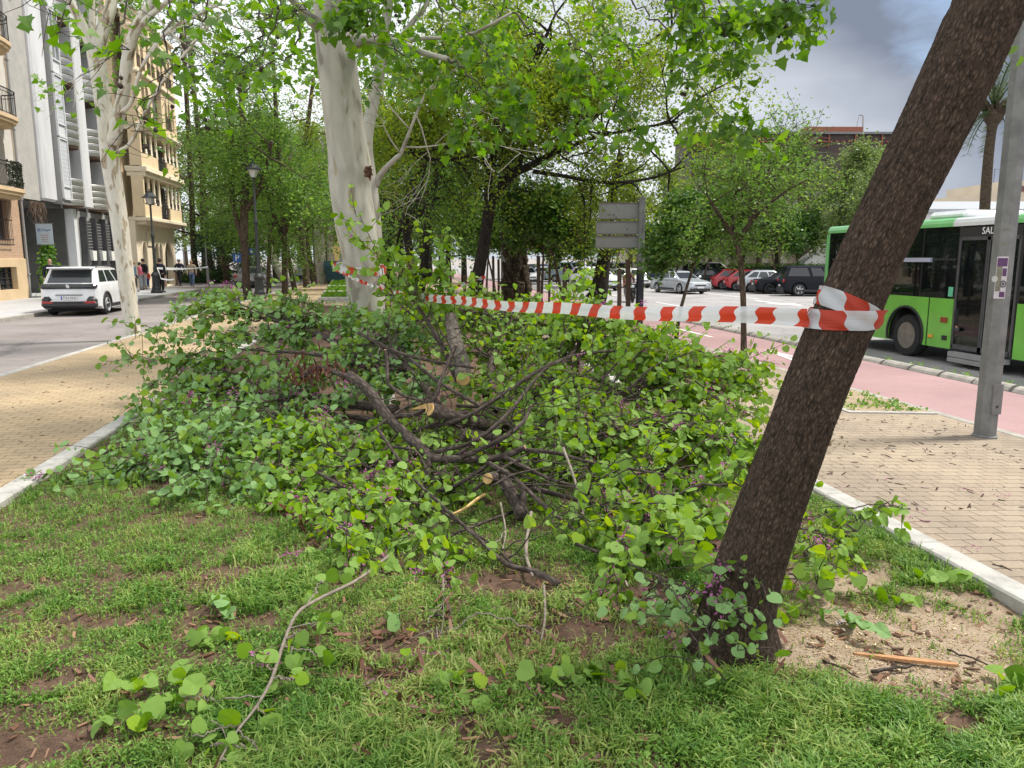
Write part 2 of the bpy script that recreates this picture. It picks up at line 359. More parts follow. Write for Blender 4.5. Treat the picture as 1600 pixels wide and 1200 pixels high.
def sheet(name, x0, x1, y0, y1, z, mat, z1=None, nx=1):
    """flat (or cross-sloping) sheet of ground"""
    z1 = z if z1 is None else z1; mb = MB()
    for i in range(nx):
        a = x0 + (x1 - x0) * i / nx; c = x0 + (x1 - x0) * (i + 1) / nx; za = z + (z1 - z) * i / nx; zc = z + (z1 - z) * (i + 1) / nx
        mb.quad((a, y0, za), (c, y0, zc), (c, y1, zc), (a, y1, za))
    return tag(mb.build(name, mat), kind="structure")
tag(MB().quad((-1500, -600, -0.62), (1500, -600, -0.62), (1500, 2500, -0.62), (-1500, 2500, -0.62)).build("ground", M['lot']), kind="structure")
XL, XR = -2.76, 3.13                                  # inner faces of the planter's kerbs
sheet("left_path", -5.84, XL - 0.16, -12, 120, -0.06, M['paver_l'])
sheet("left_road", -11.7, -6.0, -20, 260, -0.22, M['asphalt_l'])
sheet("left_pavement", -40, -11.86, -20, 49.5, -0.10, M['paving_l']); sheet("left_pavement", -11.86, -11.3, 34.1, 49.5, -0.10, M['paving_l'])
sheet("plaza_ground", -60, -11.14, 49.7, 260, -0.224, M['asphalt_l'])
sheet("right_path", XR + 0.16, 6.74, -12, 200, -0.03, M['paver_r'], -0.2)
sheet("bike_lane", 6.88, 9.2, -12, 200, -0.21, M['bike'], -0.26)
sheet("right_road", 9.46, 90, -40, 260, -0.5, M['asphalt_r'])
sheet("earth_strip", XL - 0.16, XR + 0.16, 29.2, 200, -0.05, M['dirt'])
def kerb(name, x0, x1, y0, y1, zt, zb, L, mat, gap=0.006, r=0.012):
    mb = MB(); y = y0
    while y < y1:
        mb.box(((x0 + x1) / 2, y + L / 2, (zt + zb) / 2), (x1 - x0, L - gap, zt - zb), bev=r); y += L
    return tag(mb.build(name, mat), kind="structure")
kerb("planter_kerb", XR, XR + 0.17, -6, 29, 0.015, -0.35, 1.0, M['granite'])
kerb("planter_kerb", XL - 0.17, XL, -6, 29, 0.01, -0.35, 1.0, M['granite'])
kerb("left_road_kerb", -5.99, -5.84, -12, 120, -0.055, -0.5, 1.0, M['granite'])
kerb("left_pavement_kerb", -11.3, -11.13, 34.1, 49.1, -0.09, -0.5, 1.0, M['kerbstone']); kerb("left_pavement_kerb", -11.86, -11.69, -20, 33.9, -0.09, -0.5, 1.0, M['kerbstone']); kerb("left_pavement_kerb", -11.86, -11.13, 33.95, 34.1, -0.088, -0.5, .15, M['kerbstone'])
kerb("bike_lane_edging", 6.74, 6.88, -12, 120, -0.195, -0.5, 1.0, M['kerbstone'])
mb = MB(); mb.prism([(-11.3, 49.5), (-11.12, 49.5), (-11.6, 50.3), (-12.4, 50.8), (-40, 51), (-40, 49.5)], -0.4, -0.092, axis='Z')
tag(mb.build("pavement_corner", M['kerbstone']), kind="structure")
# rounded blocks between the bike lane and the road
mb = MB(); rnd = random.Random(4); y = -4.0
while y < 70:
    L = 0.78; prof = [(9.2 + 0.15 + 0.15 * cos(a), -0.3 + 0.13 * sin(a)) for a in np.linspace(pi, 0, 9)]
    prof = [(9.2, -0.55)] + prof + [(9.5, -0.55)]
    dz = rnd.uniform(-.012, .012); dx = rnd.uniform(-.012, .012)
    mb.prism([(p[0] + dx, p[1] + dz) for p in prof], y + 0.03, y + L - 0.03 + rnd.uniform(-.012, .012), axis='Y'); y += L
tag(mb.build("separator_kerb", M['kerbstone']), kind="structure")
# painted markings
mb = MB()
def strip(x0, x1, y0, y1, z): mb.quad((x0, y0, z), (x1, y0, z), (x1, y1, z), (x0, y1, z))
strip(9.95, 10.08, -10, 120, -0.496); strip(13.6, 13.73, 20, 26, -0.496); strip(13.6, 13.73, 32, 38, -0.496); strip(13.6, 13.73, 44, 50, -0.496); strip(20.3, 20.45, 40, 120, -0.496)
mb.quad((18.6, 36, -.496), (19.6, 34, -.496), (20.1, 36, -.496)); strip(19.25, 19.55, 36, 38.5, -.496)
tag(mb.build("road_markings", M['paint_white']), kind="structure")
mb = MB(); strip(8.0, 8.1, 13.2, 15.4, -0.229); strip(8.0, 8.1, 18.2, 20.4, -0.229); strip(8.0, 8.1, 24, 26, -0.229)
mb.quad((7.45, 12.2, -.217), (7.55, 12.2, -.219), (7.98, 14.6, -.224), (7.86, 14.6, -.224))
tag(mb.build("bike_lane_markings", M['paint_white']), kind="structure")

# ---- planter soil, with trodden bare patches (shared with the grass)
PATCH = [(G(1360, 985), 0.85, 0.42, 1), (G(1270, 900), 0.5, 0.25, 1), (G(1160, 1010), 0.42, 0.3, 1), (G(1440, 1040), 0.45, 0.22, 1), (G(1560, 940), 0.25, 0.2, .6),
         (G(30, 1170), 0.42, 0.16, 0), (G(160, 975), 0.3, 0.1, 0), (G(90, 1070), 0.16, .06, 0), (G(420, 890), 0.32, 0.1, 0), (G(640, 1000), 0.22, 0.12, 0), (G(600, 1060), .2, .08, 0),
         (G(800, 910), 0.3, 0.2, 0), (G(1000, 935), 0.3, 0.14, 0), (G(900, 980), 0.22, 0.1, 0), (G(870, 1130), 0.1, 0.06, 0), (G(300, 1040), .14, .07, 0), (G(210, 905), .2, .06, 0), (G(300, 1100), .1, .05, 0),
         (G(1500, 1130), .12, .06, 0), (G(700, 640), 2.6, 2.2, 0)]
def bare(x, y):
    """0 = turf, 1 = bare earth; second value = how sandy"""
    b = np.zeros_like(x); s = np.zeros_like(x); w = (fbm(x * 5, y * 5, 3) - 0.5)
    for (c, rx, ry, sand) in PATCH:
        d = np.sqrt(((x - c[0]) / rx) ** 2 + ((y - c[1]) / ry) ** 2) + w * 1.3
        k = np.clip(1.6 - 1.15 * d, 0, 1); b = np.maximum(b, k); s = np.maximum(s, k * sand)
    b = np.maximum(b, np.clip((fbm(x * 3.1, y * 3.1, 11) - 0.61) * 9, 0, 0.75)); return b, s
def soil_h(x, y):
    b, s = bare(x, y)
    return -0.035 + 0.07 * fbm(x * 1.3, y * 1.3, 5) + 0.022 * fbm(x * 7, y * 7, 8) - 0.02 * b - 0.05 * np.clip(np.abs(x - 0.18) / 2.95, 0, 1) ** 6
gx = np.linspace(XL, XR, 200); gy = np.concatenate([np.linspace(-3, 2, 24), np.linspace(2.04, 7, 190), np.linspace(7.06, 29.2, 120)])
X_, Y_ = np.meshgrid(gx, gy); B_, S_ = bare(X_, Y_); Z_ = soil_h(X_, Y_)
V = np.stack([X_, Y_, Z_], -1).reshape(-1, 3); nx = len(gx); ii = np.arange(len(V)).reshape(len(gy), nx)
F = np.stack([ii[:-1, :-1], ii[:-1, 1:], ii[1:, 1:], ii[1:, :-1]], -1).reshape(-1, 4)
m, nt, b = newmat("garden_soil"); v = coords(nt)
n1 = N(nt, "ShaderNodeTexNoise", Scale=9.0, Detail=8.0, Roughness=0.72); nt.links.new(v, n1.inputs["Vector"])
n2 = N(nt, "ShaderNodeTexNoise", Scale=110.0, Detail=4.0, Roughness=0.8); nt.links.new(v, n2.inputs["Vector"])
r1 = ramp(nt, [(0.3, (0.06, 0.036, 0.024)), (0.55, (0.125, 0.078, 0.054)), (0.75, (0.20, 0.135, 0.095))]); nt.links.new(n1.outputs["Fac"], r1.inputs["Fac"])
r1b = ramp(nt, [(0.3, (0.27, 0.19, 0.125)), (0.6, (0.39, 0.31, 0.225)), (0.75, (0.46, 0.375, 0.28))]); nt.links.new(n1.outputs["Fac"], r1b.inputs["Fac"])
a = N(nt, "ShaderNodeAttribute"); a.attribute_name = "sand"
mx = N(nt, "ShaderNodeMix", data_type='RGBA'); nt.links.new(a.outputs["Fac"], mx.inputs[0]); nt.links.new(r1.outputs["Color"], mx.inputs[6]); nt.links.new(r1b.outputs["Color"], mx.inputs[7])
r2 = ramp(nt, [(0.3, (0.55,) * 3), (0.5, (1.0,) * 3), (0.72, (1.5,) * 3)]); nt.links.new(n2.outputs["Fac"], r2.inputs["Fac"])
m2 = N(nt, "ShaderNodeMix", data_type='RGBA', blend_type='MULTIPLY'); m2.inputs[0].default_value = 1; nt.links.new(mx.outputs[2], m2.inputs[6]); nt.links.new(r2.outputs["Color"], m2.inputs[7])
nt.links.new(m2.outputs[2], b.inputs["Base Color"]); b.inputs["Roughness"].default_value = 0.95; b.inputs["Specular IOR Level"].default_value = 0.2
bump(nt, b, n2.outputs["Fac"], 0.7, 0.012); M['soil'] = m
tag(np_mesh("planter_ground", V, [F], m, smooth=True, attrs={"sand": ('FLOAT', S_.ravel())}), kind="structure")
# small tree pits in the paving
def pit(x0, x1, y0, y1, z0, z1):
    mb = MB(); n = 24; rr = random.Random(int(y0 * 7))
    for i in range(n):
        for j in range(n):
            def P(a, c): xx = x0 + (x1 - x0) * a / n; yy = y0 + (y1 - y0) * c / n; zz = z0 + (z1 - z0) * (xx - x0) / (x1 - x0); return (xx, yy, zz + 0.012 + 0.02 * float(vnoise(np.array(xx * 9), np.array(yy * 9), 2)) * (0 < a < n and 0 < c < n))
            mb.quad(P(i, j), P(i + 1, j), P(i + 1, j + 1), P(i, j + 1))
    tag(mb.build("tree_pit", M['dirt'], smooth=True), kind="structure")
    mb = MB(); w = 0.09; zt = lambda x: z0 + (z1 - z0) * (x - x0) / (x1 - x0) + 0.02
    for (ax, ay, bx, by) in ((x0 - w, y0 - w, x1, y0), (x0 - w, y1, x1, y1 + w), (x0 - w, y0, x0, y1)):
        mb.add([(ax, ay, zt(ax) - .1), (bx, ay, zt(bx) - .1), (bx, by, zt(bx) - .1), (ax, by, zt(ax) - .1), (ax, ay, zt(ax)), (bx, ay, zt(bx)), (bx, by, zt(bx)), (ax, by, zt(ax))], [(3, 2, 1, 0), (4, 5, 6, 7), (0, 1, 5, 4), (1, 2, 6, 5), (2, 3, 7, 6), (3, 0, 4, 7)])
    tag(mb.build("tree_pit_kerb", M['granite']), kind="structure")
pit(5.62, 6.73, 8.5, 10.2, -0.15, -0.2); pit(5.62, 6.73, 13.2, 14.6, -0.15, -0.2); pit(5.62, 6.73, 16.7, 18.1, -0.15, -0.2); pit(5.62, 6.73, 21.0, 22.6, -0.15, -0.2)
# ================================================================== buildings
M['stucco_white'] = pm("white_stucco", (0.62, 0.58, 0.52), 0.85, var=0.08, ns=1.5, bmp=0.15)
M['plinth'] = pm("cream_render", (0.62, 0.46, 0.28), 0.85, var=0.1, ns=1.2, bmp=0.15)
M['cream'] = pm("yellow_cream_render", (0.74, 0.58, 0.37), 0.8, var=0.07, ns=0.8, bmp=0.1)
M['cream_trim'] = pm("pale_cream_trim", (0.78, 0.67, 0.5), 0.8, var=0.06, ns=2)
M['conc_white'] = pm("white_concrete", (0.62, 0.62, 0.63), 0.8, var=0.14, ns=1.0, scale=(1, 1, .25), bmp=0.2)
M['conc_grey'] = pm("grey_concrete", (0.30, 0.295, 0.29), 0.85, var=0.18, ns=1.0, scale=(1, 1, .3), bmp=0.2)
M['conc_dark'] = pm("dark_concrete", (0.10, 0.098, 0.092), 0.85, var=0.25, ns=0.7)
M['metal_band'] = pm("brushed_metal", (0.50, 0.49, 0.47), 0.34, metal=0.75, var=0.2, ns=2, scale=(1, 1, 5))
M['metal_dark'] = pm("dark_steel", (0.09, 0.09, 0.095), 0.5, metal=0.3, var=0.2)
M['iron'] = pm("black_iron", (0.018, 0.018, 0.02), 0.5, var=0.3, spec=0.5)
M['window_dark'] = glassmat("window_glass", (0.03, 0.034, 0.038), 0.0, 0.05)
M['window_mid'] = glassmat("curtained_glass", (0.16, 0.17, 0.175), 0.0, 0.1)
M['blind'] = pm("white_blind", (0.55, 0.57, 0.6), 0.6, var=0.06)
M['frame_white'] = pm("white_frame", (0.66, 0.67, 0.68), 0.5, var=0.05)
M['plant_box'] = pm("white_planter", (0.75, 0.74, 0.7), 0.6, var=0.05)
M['timber'] = pm("dark_timber", (0.10, 0.055, 0.03), 0.7, var=0.3)
M['door_dark'] = pm("dark_green_door", (0.025, 0.035, 0.035), 0.4, var=0.2)
M['awning'] = pm("orange_awning", (0.62, 0.14, 0.04), 0.8, var=0.15)
m, nt, b = newmat("buff_brick"); v = coords(nt)
sw = N(nt, "ShaderNodeSeparateXYZ"); cw = N(nt, "ShaderNodeCombineXYZ"); nt.links.new(v, sw.inputs[0]); nt.links.new(sw.outputs[1], cw.inputs[0]); nt.links.new(sw.outputs[2], cw.inputs[1])
br = N(nt, "ShaderNodeTexBrick"); br.inputs["Scale"].default_value = 1; br.inputs["Brick Width"].default_value = 0.25; br.inputs["Row Height"].default_value = 0.07; br.inputs["Mortar Size"].default_value = 0.008
br.inputs["Color1"].default_value = (0.50, 0.31, 0.19, 1); br.inputs["Color2"].default_value = (0.42, 0.25, 0.15, 1); br.inputs["Mortar"].default_value = (0.5, 0.42, 0.33, 1)
nt.links.new(cw.outputs[0], br.inputs["Vector"]); nt.links.new(br.outputs["Color"], b.inputs["Base Color"]); b.inputs["Roughness"].default_value = 0.9; M['brick'] = m

def facade(mb, x, y0, y1, z0, z1, holes, depth=0.3):
    """front wall in the plane X = x (facing +X) with real openings (ya, yb, za, zb[, arch rise])"""
    ys = sorted({y0, y1, *[h[0] for h in holes], *[h[1] for h in holes]}); zs = sorted({z0, z1, *[h[2] for h in holes], *[h[3] for h in holes]})
    for i in range(len(ys) - 1):
        for j in range(len(zs) - 1):
            cy = (ys[i] + ys[i + 1]) / 2; cz = (zs[j] + zs[j + 1]) / 2
            if any(h[0] < cy < h[1] and h[2] < cz < h[3] for h in holes): continue
            mb.quad((x, ys[i], zs[j]), (x, ys[i + 1], zs[j]), (x, ys[i + 1], zs[j + 1]), (x, ys[i], zs[j + 1]))
    for h in holes:
        a, c, d, e = h[:4]; q = x - depth
        mb.quad((x, a, d), (x, a, e), (q, a, e), (q, a, d)); mb.quad((x, c, d), (q, c, d), (q, c, e), (x, c, e))
        mb.quad((x, a, e), (x, c, e), (q, c, e), (q, a, e)); mb.quad((x, a, d), (q, a, d), (q, c, d), (x, c, d))
        if len(h) > 4:                                   # spandrels of an arch
            rise = h[4]; k = 8; mid = (a + c) / 2; w = (c - a) / 2; pointed = h[5] if len(h) > 5 else 0
            for sgn in (-1, 1):
                arc = []
                for t in np.linspace(0, 1, k):
                    yy = mid + sgn * w * (1 - t); zz = e - rise + rise * (math.sqrt(max(0, 1 - (1 - t) ** 2)) * (1 - pointed) + pointed * (1 - (1 - t) ** 1.6))
                    arc.append((yy, min(zz, e - 0.002)))
                mb.prism(arc + [(mid, e - 0.001), (mid + sgn * w, e - 0.001)], x - 0.14, x - 0.003, 'X')
def window(parent, x, a, c, d, e, frame, pane, name="window", nm=1, nh=0, depth=0.24, t=0.06):
    mb = MB(); q = x - depth
    for (yy, zz, sy, sz) in ((a + t / 2, (d + e) / 2, t, e - d), (c - t / 2, (d + e) / 2, t, e - d), ((a + c) / 2, d + t / 2, c - a - 2 * t, t), ((a + c) / 2, e - t / 2, c - a - 2 * t, t)): mb.box((q + .03, yy, zz), (0.06, sy, sz))
    for i in range(nm): mb.box((q + .033, a + (c - a) * (i + 1) / (nm + 1), (d + e) / 2), (0.05, t * .8, e - d - 2 * t))
    for i in range(nh): mb.box((q + .036, (a + c) / 2, d + (e - d) * (i + 1) / (nh + 1)), (0.05, c - a - 2 * t, t * .7))
    w = mb.build(name, frame, parent)
    MB().box((q - .005, (a + c) / 2, (d + e) / 2), (0.02, c - a - .01, e - d - .01)).build("pane", pane, w); return w
def railing(parent, pts, z, h, gap=0.12, mat=None, name="railing", w=0.014):
    mb = MB(); pts = [np.array(p) for p in pts]
    for a, c in zip(pts[:-1], pts[1:]):
        for zz in (z + 0.07, z + h, z + h * 0.86): mb.bar((*a, zz), (*c, zz), 0.04 if zz > z + h - .01 else 0.025)
        L = np.linalg.norm(c - a); n = max(2, int(L / gap))
        for i in range(n + 1): p = a + (c - a) * i / n; mb.bar((*p, z), (*p, z + h), w * (2 if i in (0, n) else 1))
    return mb.build(name, mat or M['iron'], parent)

# ---------------------------------------------------------------- building with the brick ground floor, far left
bA = thing("apartment_building", (-16.6, 39.4, -0.1), "cream apartment building with brick ground floor and rounded iron balconies", "building"); bA.location = (0, 0, 0)
X0 = -16.6
mb = MB(); facade(mb, X0 + .08, 26, 39.3, -0.3, 1.7, [(36.6, 38.3, 0.35, 1.35)], 0.4); mb.quad((X0 + .08, 39.3, -.3), (X0 - 1, 39.3, -.3), (X0 - 1, 39.3, 1.7), (X0 + .08, 39.3, 1.7)); mb.quad((X0 + .08, 26, 1.7), (X0 + .08, 39.3, 1.7), (X0, 39.3, 1.72), (X0, 26, 1.72)); mb.build("plinth", M['plinth'], bA)
mb = MB(); facade(mb, X0, 26, 39.3, 1.72, 4.7, [(36.3, 38.1, 2.5, 4.25)], 0.25); mb.quad((X0, 39.3, 1.7), (X0 - 1, 39.3, 1.7), (X0 - 1, 39.3, 4.7), (X0, 39.3, 4.7)); mb.build("brick_wall", M['brick'], bA)
fl = [4.7, 7.75, 10.85, 13.95]
holes = []
for z in fl: holes += [(36.9, 38.5, z + 0.12, z + 2.5, 0.5), (33, 34.5, z + 0.12, z + 2.5, .5)]
mb = MB(); facade(mb, X0, 26, 39.3, 4.7, 21, holes, 0.5); mb.quad((X0, 39.3, 4.7), (X0 - 1, 39.3, 4.7), (X0 - 1, 39.3, 21), (X0, 39.3, 21)); mb.box((X0 - 5, 32.6, 21.1), (10.2, 13.4, .3)); mb.build("upper_wall", M['stucco_white'], bA)
for z in fl: window(bA, X0, 36.9, 38.5, z + .12, z + 2.5, M['timber'], M['window_mid'], "balcony_door", 1, 1, 0.45)
for z in fl: window(bA, X0, 33, 34.5, z + .12, z + 2.5, M['timber'], M['window_mid'], "balcony_door", 1, 1, 0.45)
window(bA, X0, 36.3, 38.1, 2.5, 4.25, M['timber'], M['window_dark'], "window", 1, 1)
w = window(bA, X0 + .08, 36.6, 38.3, 0.35, 1.35, M['iron'], M['window_dark'], "basement_window", 2, 3, 0.3)
mb = MB()
for i in range(14): mb.bar((X0 + .14, 36.25 + i * .145, 2.3), (X0 + .14, 36.25 + i * .145, 4.4), .018)
for z in (2.32, 2.55, 3.4, 4.38): mb.bar((X0 + .14, 36.2, z), (X0 + .14, 38.2, z), .03)
mb.build("window_grille", M['iron'], bA)
for k, z in enumerate(fl):
    edge = [(X0 + .9, 31.0), (X0 + 1.0, 37.2), (X0 + .93, 37.9), (X0 + .7, 38.4), (X0 + .35, 38.65), (X0 + .02, 38.7)]
    mb = MB(); base = [(X0, 31.0)] + edge
    def shr(s): return [(X0 + (p[0] - X0) * s, 31 + (p[1] - 31) * (1 - (1 - s) * .12)) for p in base]
    for s, za, zb in ((1.0, z - .14, z + .02), (0.93, z - .27, z - .14), (0.8, z - .4, z - .27)): mb.prism(shr(s), za, zb, 'Z')
    bal = mb.build("balcony", M['plinth'], bA)
    railing(bal, [(X0 + (p[0] - X0) * .94, p[1] - .03) for p in edge], z + .02, 1.05)
    if k == 0:
        rr = np.random.RandomState(3); mb = MB()
        for i in range(900):
            t = rr.rand() * 2.3; y = 36.3 + t; xx = X0 + .95 if t < 1.0 else X0 + .95 - .9 * ((t - 1.0) / 1.4) ** 2.2
            c = np.array((xx + rr.uniform(-.05, .06), y + rr.uniform(-.03, .03), z + .08 + rr.rand() * 1.05)); s = rr.uniform(.03, .07); d1 = rr.normal(size=3); d1 *= s / np.linalg.norm(d1); d2 = rr.normal(size=3); d2 *= s / np.linalg.norm(d2)
            mb.quad(c - d1, c + d2, c + d1, c - d2)
        mb.build("climbing_foliage", pm("dark_balcony_leaves", (0.03, 0.04, 0.02), 0.7, var=.5), bal)
mb = MB(); mb.tube([(X0 + .1, 39.36, -.1), (X0 + .1, 39.36, 21)], .055, 8)
for z in (1, 4.4, 7.5, 10.5, 13.5): mb.box((X0 + .08, 39.36, z), (.18, .17, .06))
mb.build("downpipe", M['conc_grey'], bA)

# ---------------------------------------------------------------- grey and white modern block with curved metal balconies
bB = thing("apartment_building", (0, 0, 0), "grey and white concrete block with curved metal balconies above an open passage", "building")
mb = MB(); facade(mb, X0, 39.44, 41.7, 4.5, 22, [], 0); mb.build("stone_wall", pm("pale_stone_cladding", (.43, .41, .38), .8, var=.12, ns=2, bmp=.3, bs=12), bB)
mb = MB(); mb.box((X0 - .2, 42.5, 13.2), (0.8, 1.6, 17.3), bev=.1); mb.build("pilaster", M['conc_white'], bB)
mb = MB(); mb.box((X0 - .1, 43.86, 13.2), (1.0, 1.06, 17.4)); mb.build("window_bay", M['conc_grey'], bB)
for k, z in enumerate([4.75, 7.85, 10.95, 14.05, 17.15]):
    f = MB(); xq = X0 + .402
    for (yy, zz, sy, sz) in ((43.38, z + 1.5, .07, 3.0), (44.36, z + 1.5, .07, 3.0), (43.87, z + .0, .9, .09), (43.87, z + .62, .9, .07), (43.87, z + 2.98, .9, .07)): f.box((xq + .05, yy, zz), (.1, sy, sz))
    w = f.build("window", M['frame_white'], bB)
    MB().box((xq + .02, 43.87, z + .32), (.03, .9, .5)).build("spandrel", M['frame_white'], w)
    if k == 2:
        MB().box((xq + .02, 43.87, z + 1.8), (.03, .9, 2.25)).build("pane", M['window_mid'], w); mb = MB(); mb.box((xq + .045, 43.87, z + 1.8), (.05, .05, 2.2)); mb.box((xq + .047, 43.87, z + 1.5), (.05, .88, .06)); mb.build("mullion", M['frame_white'], w)
    else:
        mb = MB()
        for i in range(22): mb.box((xq + .03, 43.87, z + .7 + i * .103), (.03 + .012 * (i % 2), .88, .1))
        mb.build("roller_blind", M['blind'], w)
mb = MB()
for i in range(9): mb.box((X0 - .62 + .01 * (i % 2), 44.55 + i * .26, 13.2), (.2, .255, 17.4))
mb.build("boarded_recess", M['conc_grey'], bB)
mb = MB(); mb.box((X0 - .25, 47.3, 13.25), (1.1, 1.15, 17.5), bev=.06); mb.box((X0 - .25, 50.95, 13.25), (1.1, .62, 17.5), bev=.05); mb.build("fin", M['conc_white'], bB)
mb = MB(); mb.box((X0 - .95, 49.25, 13.2), (.2, 2.8, 17.4)); mb.build("recess_wall", M['conc_grey'], bB)
for z in (4.55, 7.65, 10.75, 13.85): window(bB, X0 - .58, 48.0, 50.5, z + .1, z + 2.6, M['metal_dark'], M['window_mid'], "balcony_door", 3, 0, .2, .09)
def drum(yc, r, z0, z1, xc):
    mb = MB(); n = 26; rows = 4; dz = (z1 - z0) / rows
    for i in range(rows):
        a0 = z0 + i * dz
        for (ra, za), (rb, zb) in zip([(r - .05, a0), (r, a0 + .05), (r + .02, a0 + dz * .55), (r, a0 + dz - .05)], [(r, a0 + .05), (r + .02, a0 + dz * .55), (r, a0 + dz - .05), (r - .05, a0 + dz)]):
            for j in range(n):
                t0 = -pi / 2 + pi * j / n; t1 = -pi / 2 + pi * (j + 1) / n
                mb.quad((xc + ra * cos(t0), yc + ra * sin(t0), za), (xc + ra * cos(t1), yc + ra * sin(t1), za), (xc + rb * cos(t1), yc + rb * sin(t1), zb), (xc + rb * cos(t0), yc + rb * sin(t0), zb))
    d = mb.build("balcony", M['metal_band'], bB, smooth=True, sharp=40)
    mb = MB(); mb.prism([(xc + (r - .06) * cos(t), yc + (r - .06) * sin(t)) for t in np.linspace(-pi / 2, pi / 2, 20)], z0 - .1, z0 + .03, 'Z'); mb.build("soffit", M['timber'], d)
for z0, z1 in ((4.5, 5.9), (7.6, 9.2), (10.75, 12.4), (13.9, 15.5)): drum(45.55, 1.13, z0, z1, X0 - .55)
for z0, z1 in ((4.5, 5.9), (7.45, 8.95), (10.5, 12.0), (13.6, 15.1)): drum(49.25, 1.32, z0, z1, X0 - .75)
mb = MB(); mb.box((X0 - 3.1, 45.35, 4.42), (6.0, 11.9, .18)); mb.build("floor_slab", M['conc_dark'], bB)
mb = MB(); mb.box((X0 - 4.6, 42.9, 2.1), (.3, 6.8, 4.45)); mb.box((X0 - 2.4, 45.2, 2.1), (4.2, .2, 4.45)); mb.build("passage_wall", M['conc_dark'], bB)
mb = MB(); mb.box((X0 - .1, 45.45, 2.5), (.5, .42, 3.7)); mb.build("pier", M['frame_white'], bB)
mb = MB(); mb.box((X0 - .25, 48.6, 2.1), (.4, 5.3, 4.4)); mb.build("street_wall", M['conc_grey'], bB)
for i in range(3):
    yc = 46.75 + i * 1.5
    f = MB(); f.box((X0 + .0, yc + .55, 2.75), (.12, 1.22, 2.1)); w = f.build("grille_panel", M['metal_dark'], bB)
    mb = MB()
    for j in range(12): mb.box((X0 + .07, yc + .55, 1.85 + j * .165), (.03, 1.16, .03))
    mb.build("slats", M['conc_grey'], w)
for i in range(4):
    yc = 46.55 + i * 1.5; prof = []
    for z in np.linspace(.1, 4.0, 16):
        t = max(0, 1 - abs(z - .9) / 1.7); prof.append((yc - .07 - .34 * t * t, z))
    prof2 = [(2 * yc - p[0], p[1]) for p in reversed(prof)]
    mb = MB(); mb.prism(prof + prof2, X0 + .0, X0 + .3, 'X'); mb.build("flask_mullion", M['metal_dark'], bB)
    if i < 3:
        mb = MB(); y1 = yc + .55; V = []
        for z, w_ in ((1.6, .24), (2.15, .33)): V += [(X0 + .08, y1 - w_, z), (X0 + .42, y1 - w_, z), (X0 + .42, y1 + w_, z), (X0 + .08, y1 + w_, z)]
        mb.add(V, [(3, 2, 1, 0), (4, 5, 6, 7), (0, 1, 5, 4), (1, 2, 6, 5), (2, 3, 7, 6), (3, 0, 4, 7)]); mb.build("planter", M['plant_box'], bB)
mb = MB(); mb.box((X0 - 5, 45.4, 22.05), (11, 12, .3)); mb.build("roof", M['conc_grey'], bB)

# ---------------------------------------------------------------- yellow cream building with colonnades
bC = thing("apartment_building", (0, 0, 0), "yellow cream apartment building with columned galleries and arched ground floor", "building")
XC = -15.2; XB = -14.55; Y0c, Y1c = 51.35, 60.2
arches = [(52.35, 53.3, .35, 2.75, .6, .5), (55.0, 55.95, -.1, 2.7, .6, .5), (56.05, 56.75, .35, 2.7, .5, .5), (57.35, 59.55, -.1, 2.95, 1.2, .6)]
mb = MB(); facade(mb, XC, Y0c, Y1c, -.3, 4.05, arches, .55); mb.quad((XC, Y0c, -.3), (XC, Y0c, 4.05), (XC - 9, Y0c, 4.05), (XC - 9, Y0c, -.3)); mb.quad((XC, Y1c, -.3), (XC - 9, Y1c, -.3), (XC - 9, Y1c, 4.05), (XC, Y1c, 4.05)); mb.build("ground_floor_wall", M['cream_trim'], bC)
for i, a in enumerate(arches):
    dr = i in (1, 3)
    window(bC, XC, a[0], a[1], a[2], a[3], M['door_dark'] if dr else M['iron'], M['door_dark'] if dr else M['window_dark'], "arched_door" if dr else "arched_window", 1, 1 if not dr else 0, .5)
for a in arches:
    mb = MB(); mb.tube([(XC + .01, a[0] - .06, a[2])] + [(XC + .01, (a[0] + a[1]) / 2 - (a[1] - a[0] + .12) / 2 * cos(t), a[3] - a[4] + (a[4] + .06) * sin(t)) for t in np.linspace(0, pi, 13)] + [(XC + .01, a[1] + .06, a[2])], .05, 6); mb.build("arch_moulding", M['cream_trim'], bC)
M['stone_plinth'] = pm("brown_stone_plinth", (.2, .13, .1), .6, var=.2)
for y, w in ((51.75, .75), (56.9, .55), (59.87, .6)): mb = MB(); mb.box((XC + .03, y, .35), (.08, w, 1.1)); mb.build("plinth", M['stone_plinth'], bC)
mb = MB(); mb.box((XC + .05, 54.1, 3.0), (.06, 1.1, .95), bev=.01); mb.build("wall_plaque", M['cream_trim'], bC)
for y in np.linspace(Y0c + .4, Y1c - .4, 12): mb = MB(); mb.box((XC + .3, y, 3.93), (.6, .16, .22)); mb.build("corbel", M['cream_trim'], bC)
LV = [(4.05, 7.1), (7.1, 9.85)]
mb = MB(); trim = MB()
mb.box((XC - 4.3, (Y0c + Y1c) / 2, 10.3), (7.4, Y1c - Y0c - .02, 12.2))       # body behind the galleries
for (za, zb) in LV:
    trim.box((XB - .4, (Y0c + Y1c) / 2 + .1, za + .1), (1.3, Y1c - Y0c + .1, .22), bev=.03); trim.box((XB - .42, (Y0c + Y1c) / 2 + .1, zb - .22), (1.1, Y1c - Y0c - .1, .3), bev=.03); trim.box((XB - .36, (Y0c + Y1c) / 2 + .1, zb - .05), (1.3, Y1c - Y0c + .12, .12), bev=.03)
    mb.box((XB - .1, 53.2, za + .62), (.2, 3.55, .82)); mb.box((XB - .1, 58.6, za + .62), (.2, 3.0, .82)); mb.box((XB - .35, Y0c + .15, (za + zb) / 2 - .05), (.68, .24, zb - za - .6))
mb.build("bay_wall", M['cream'], bC)
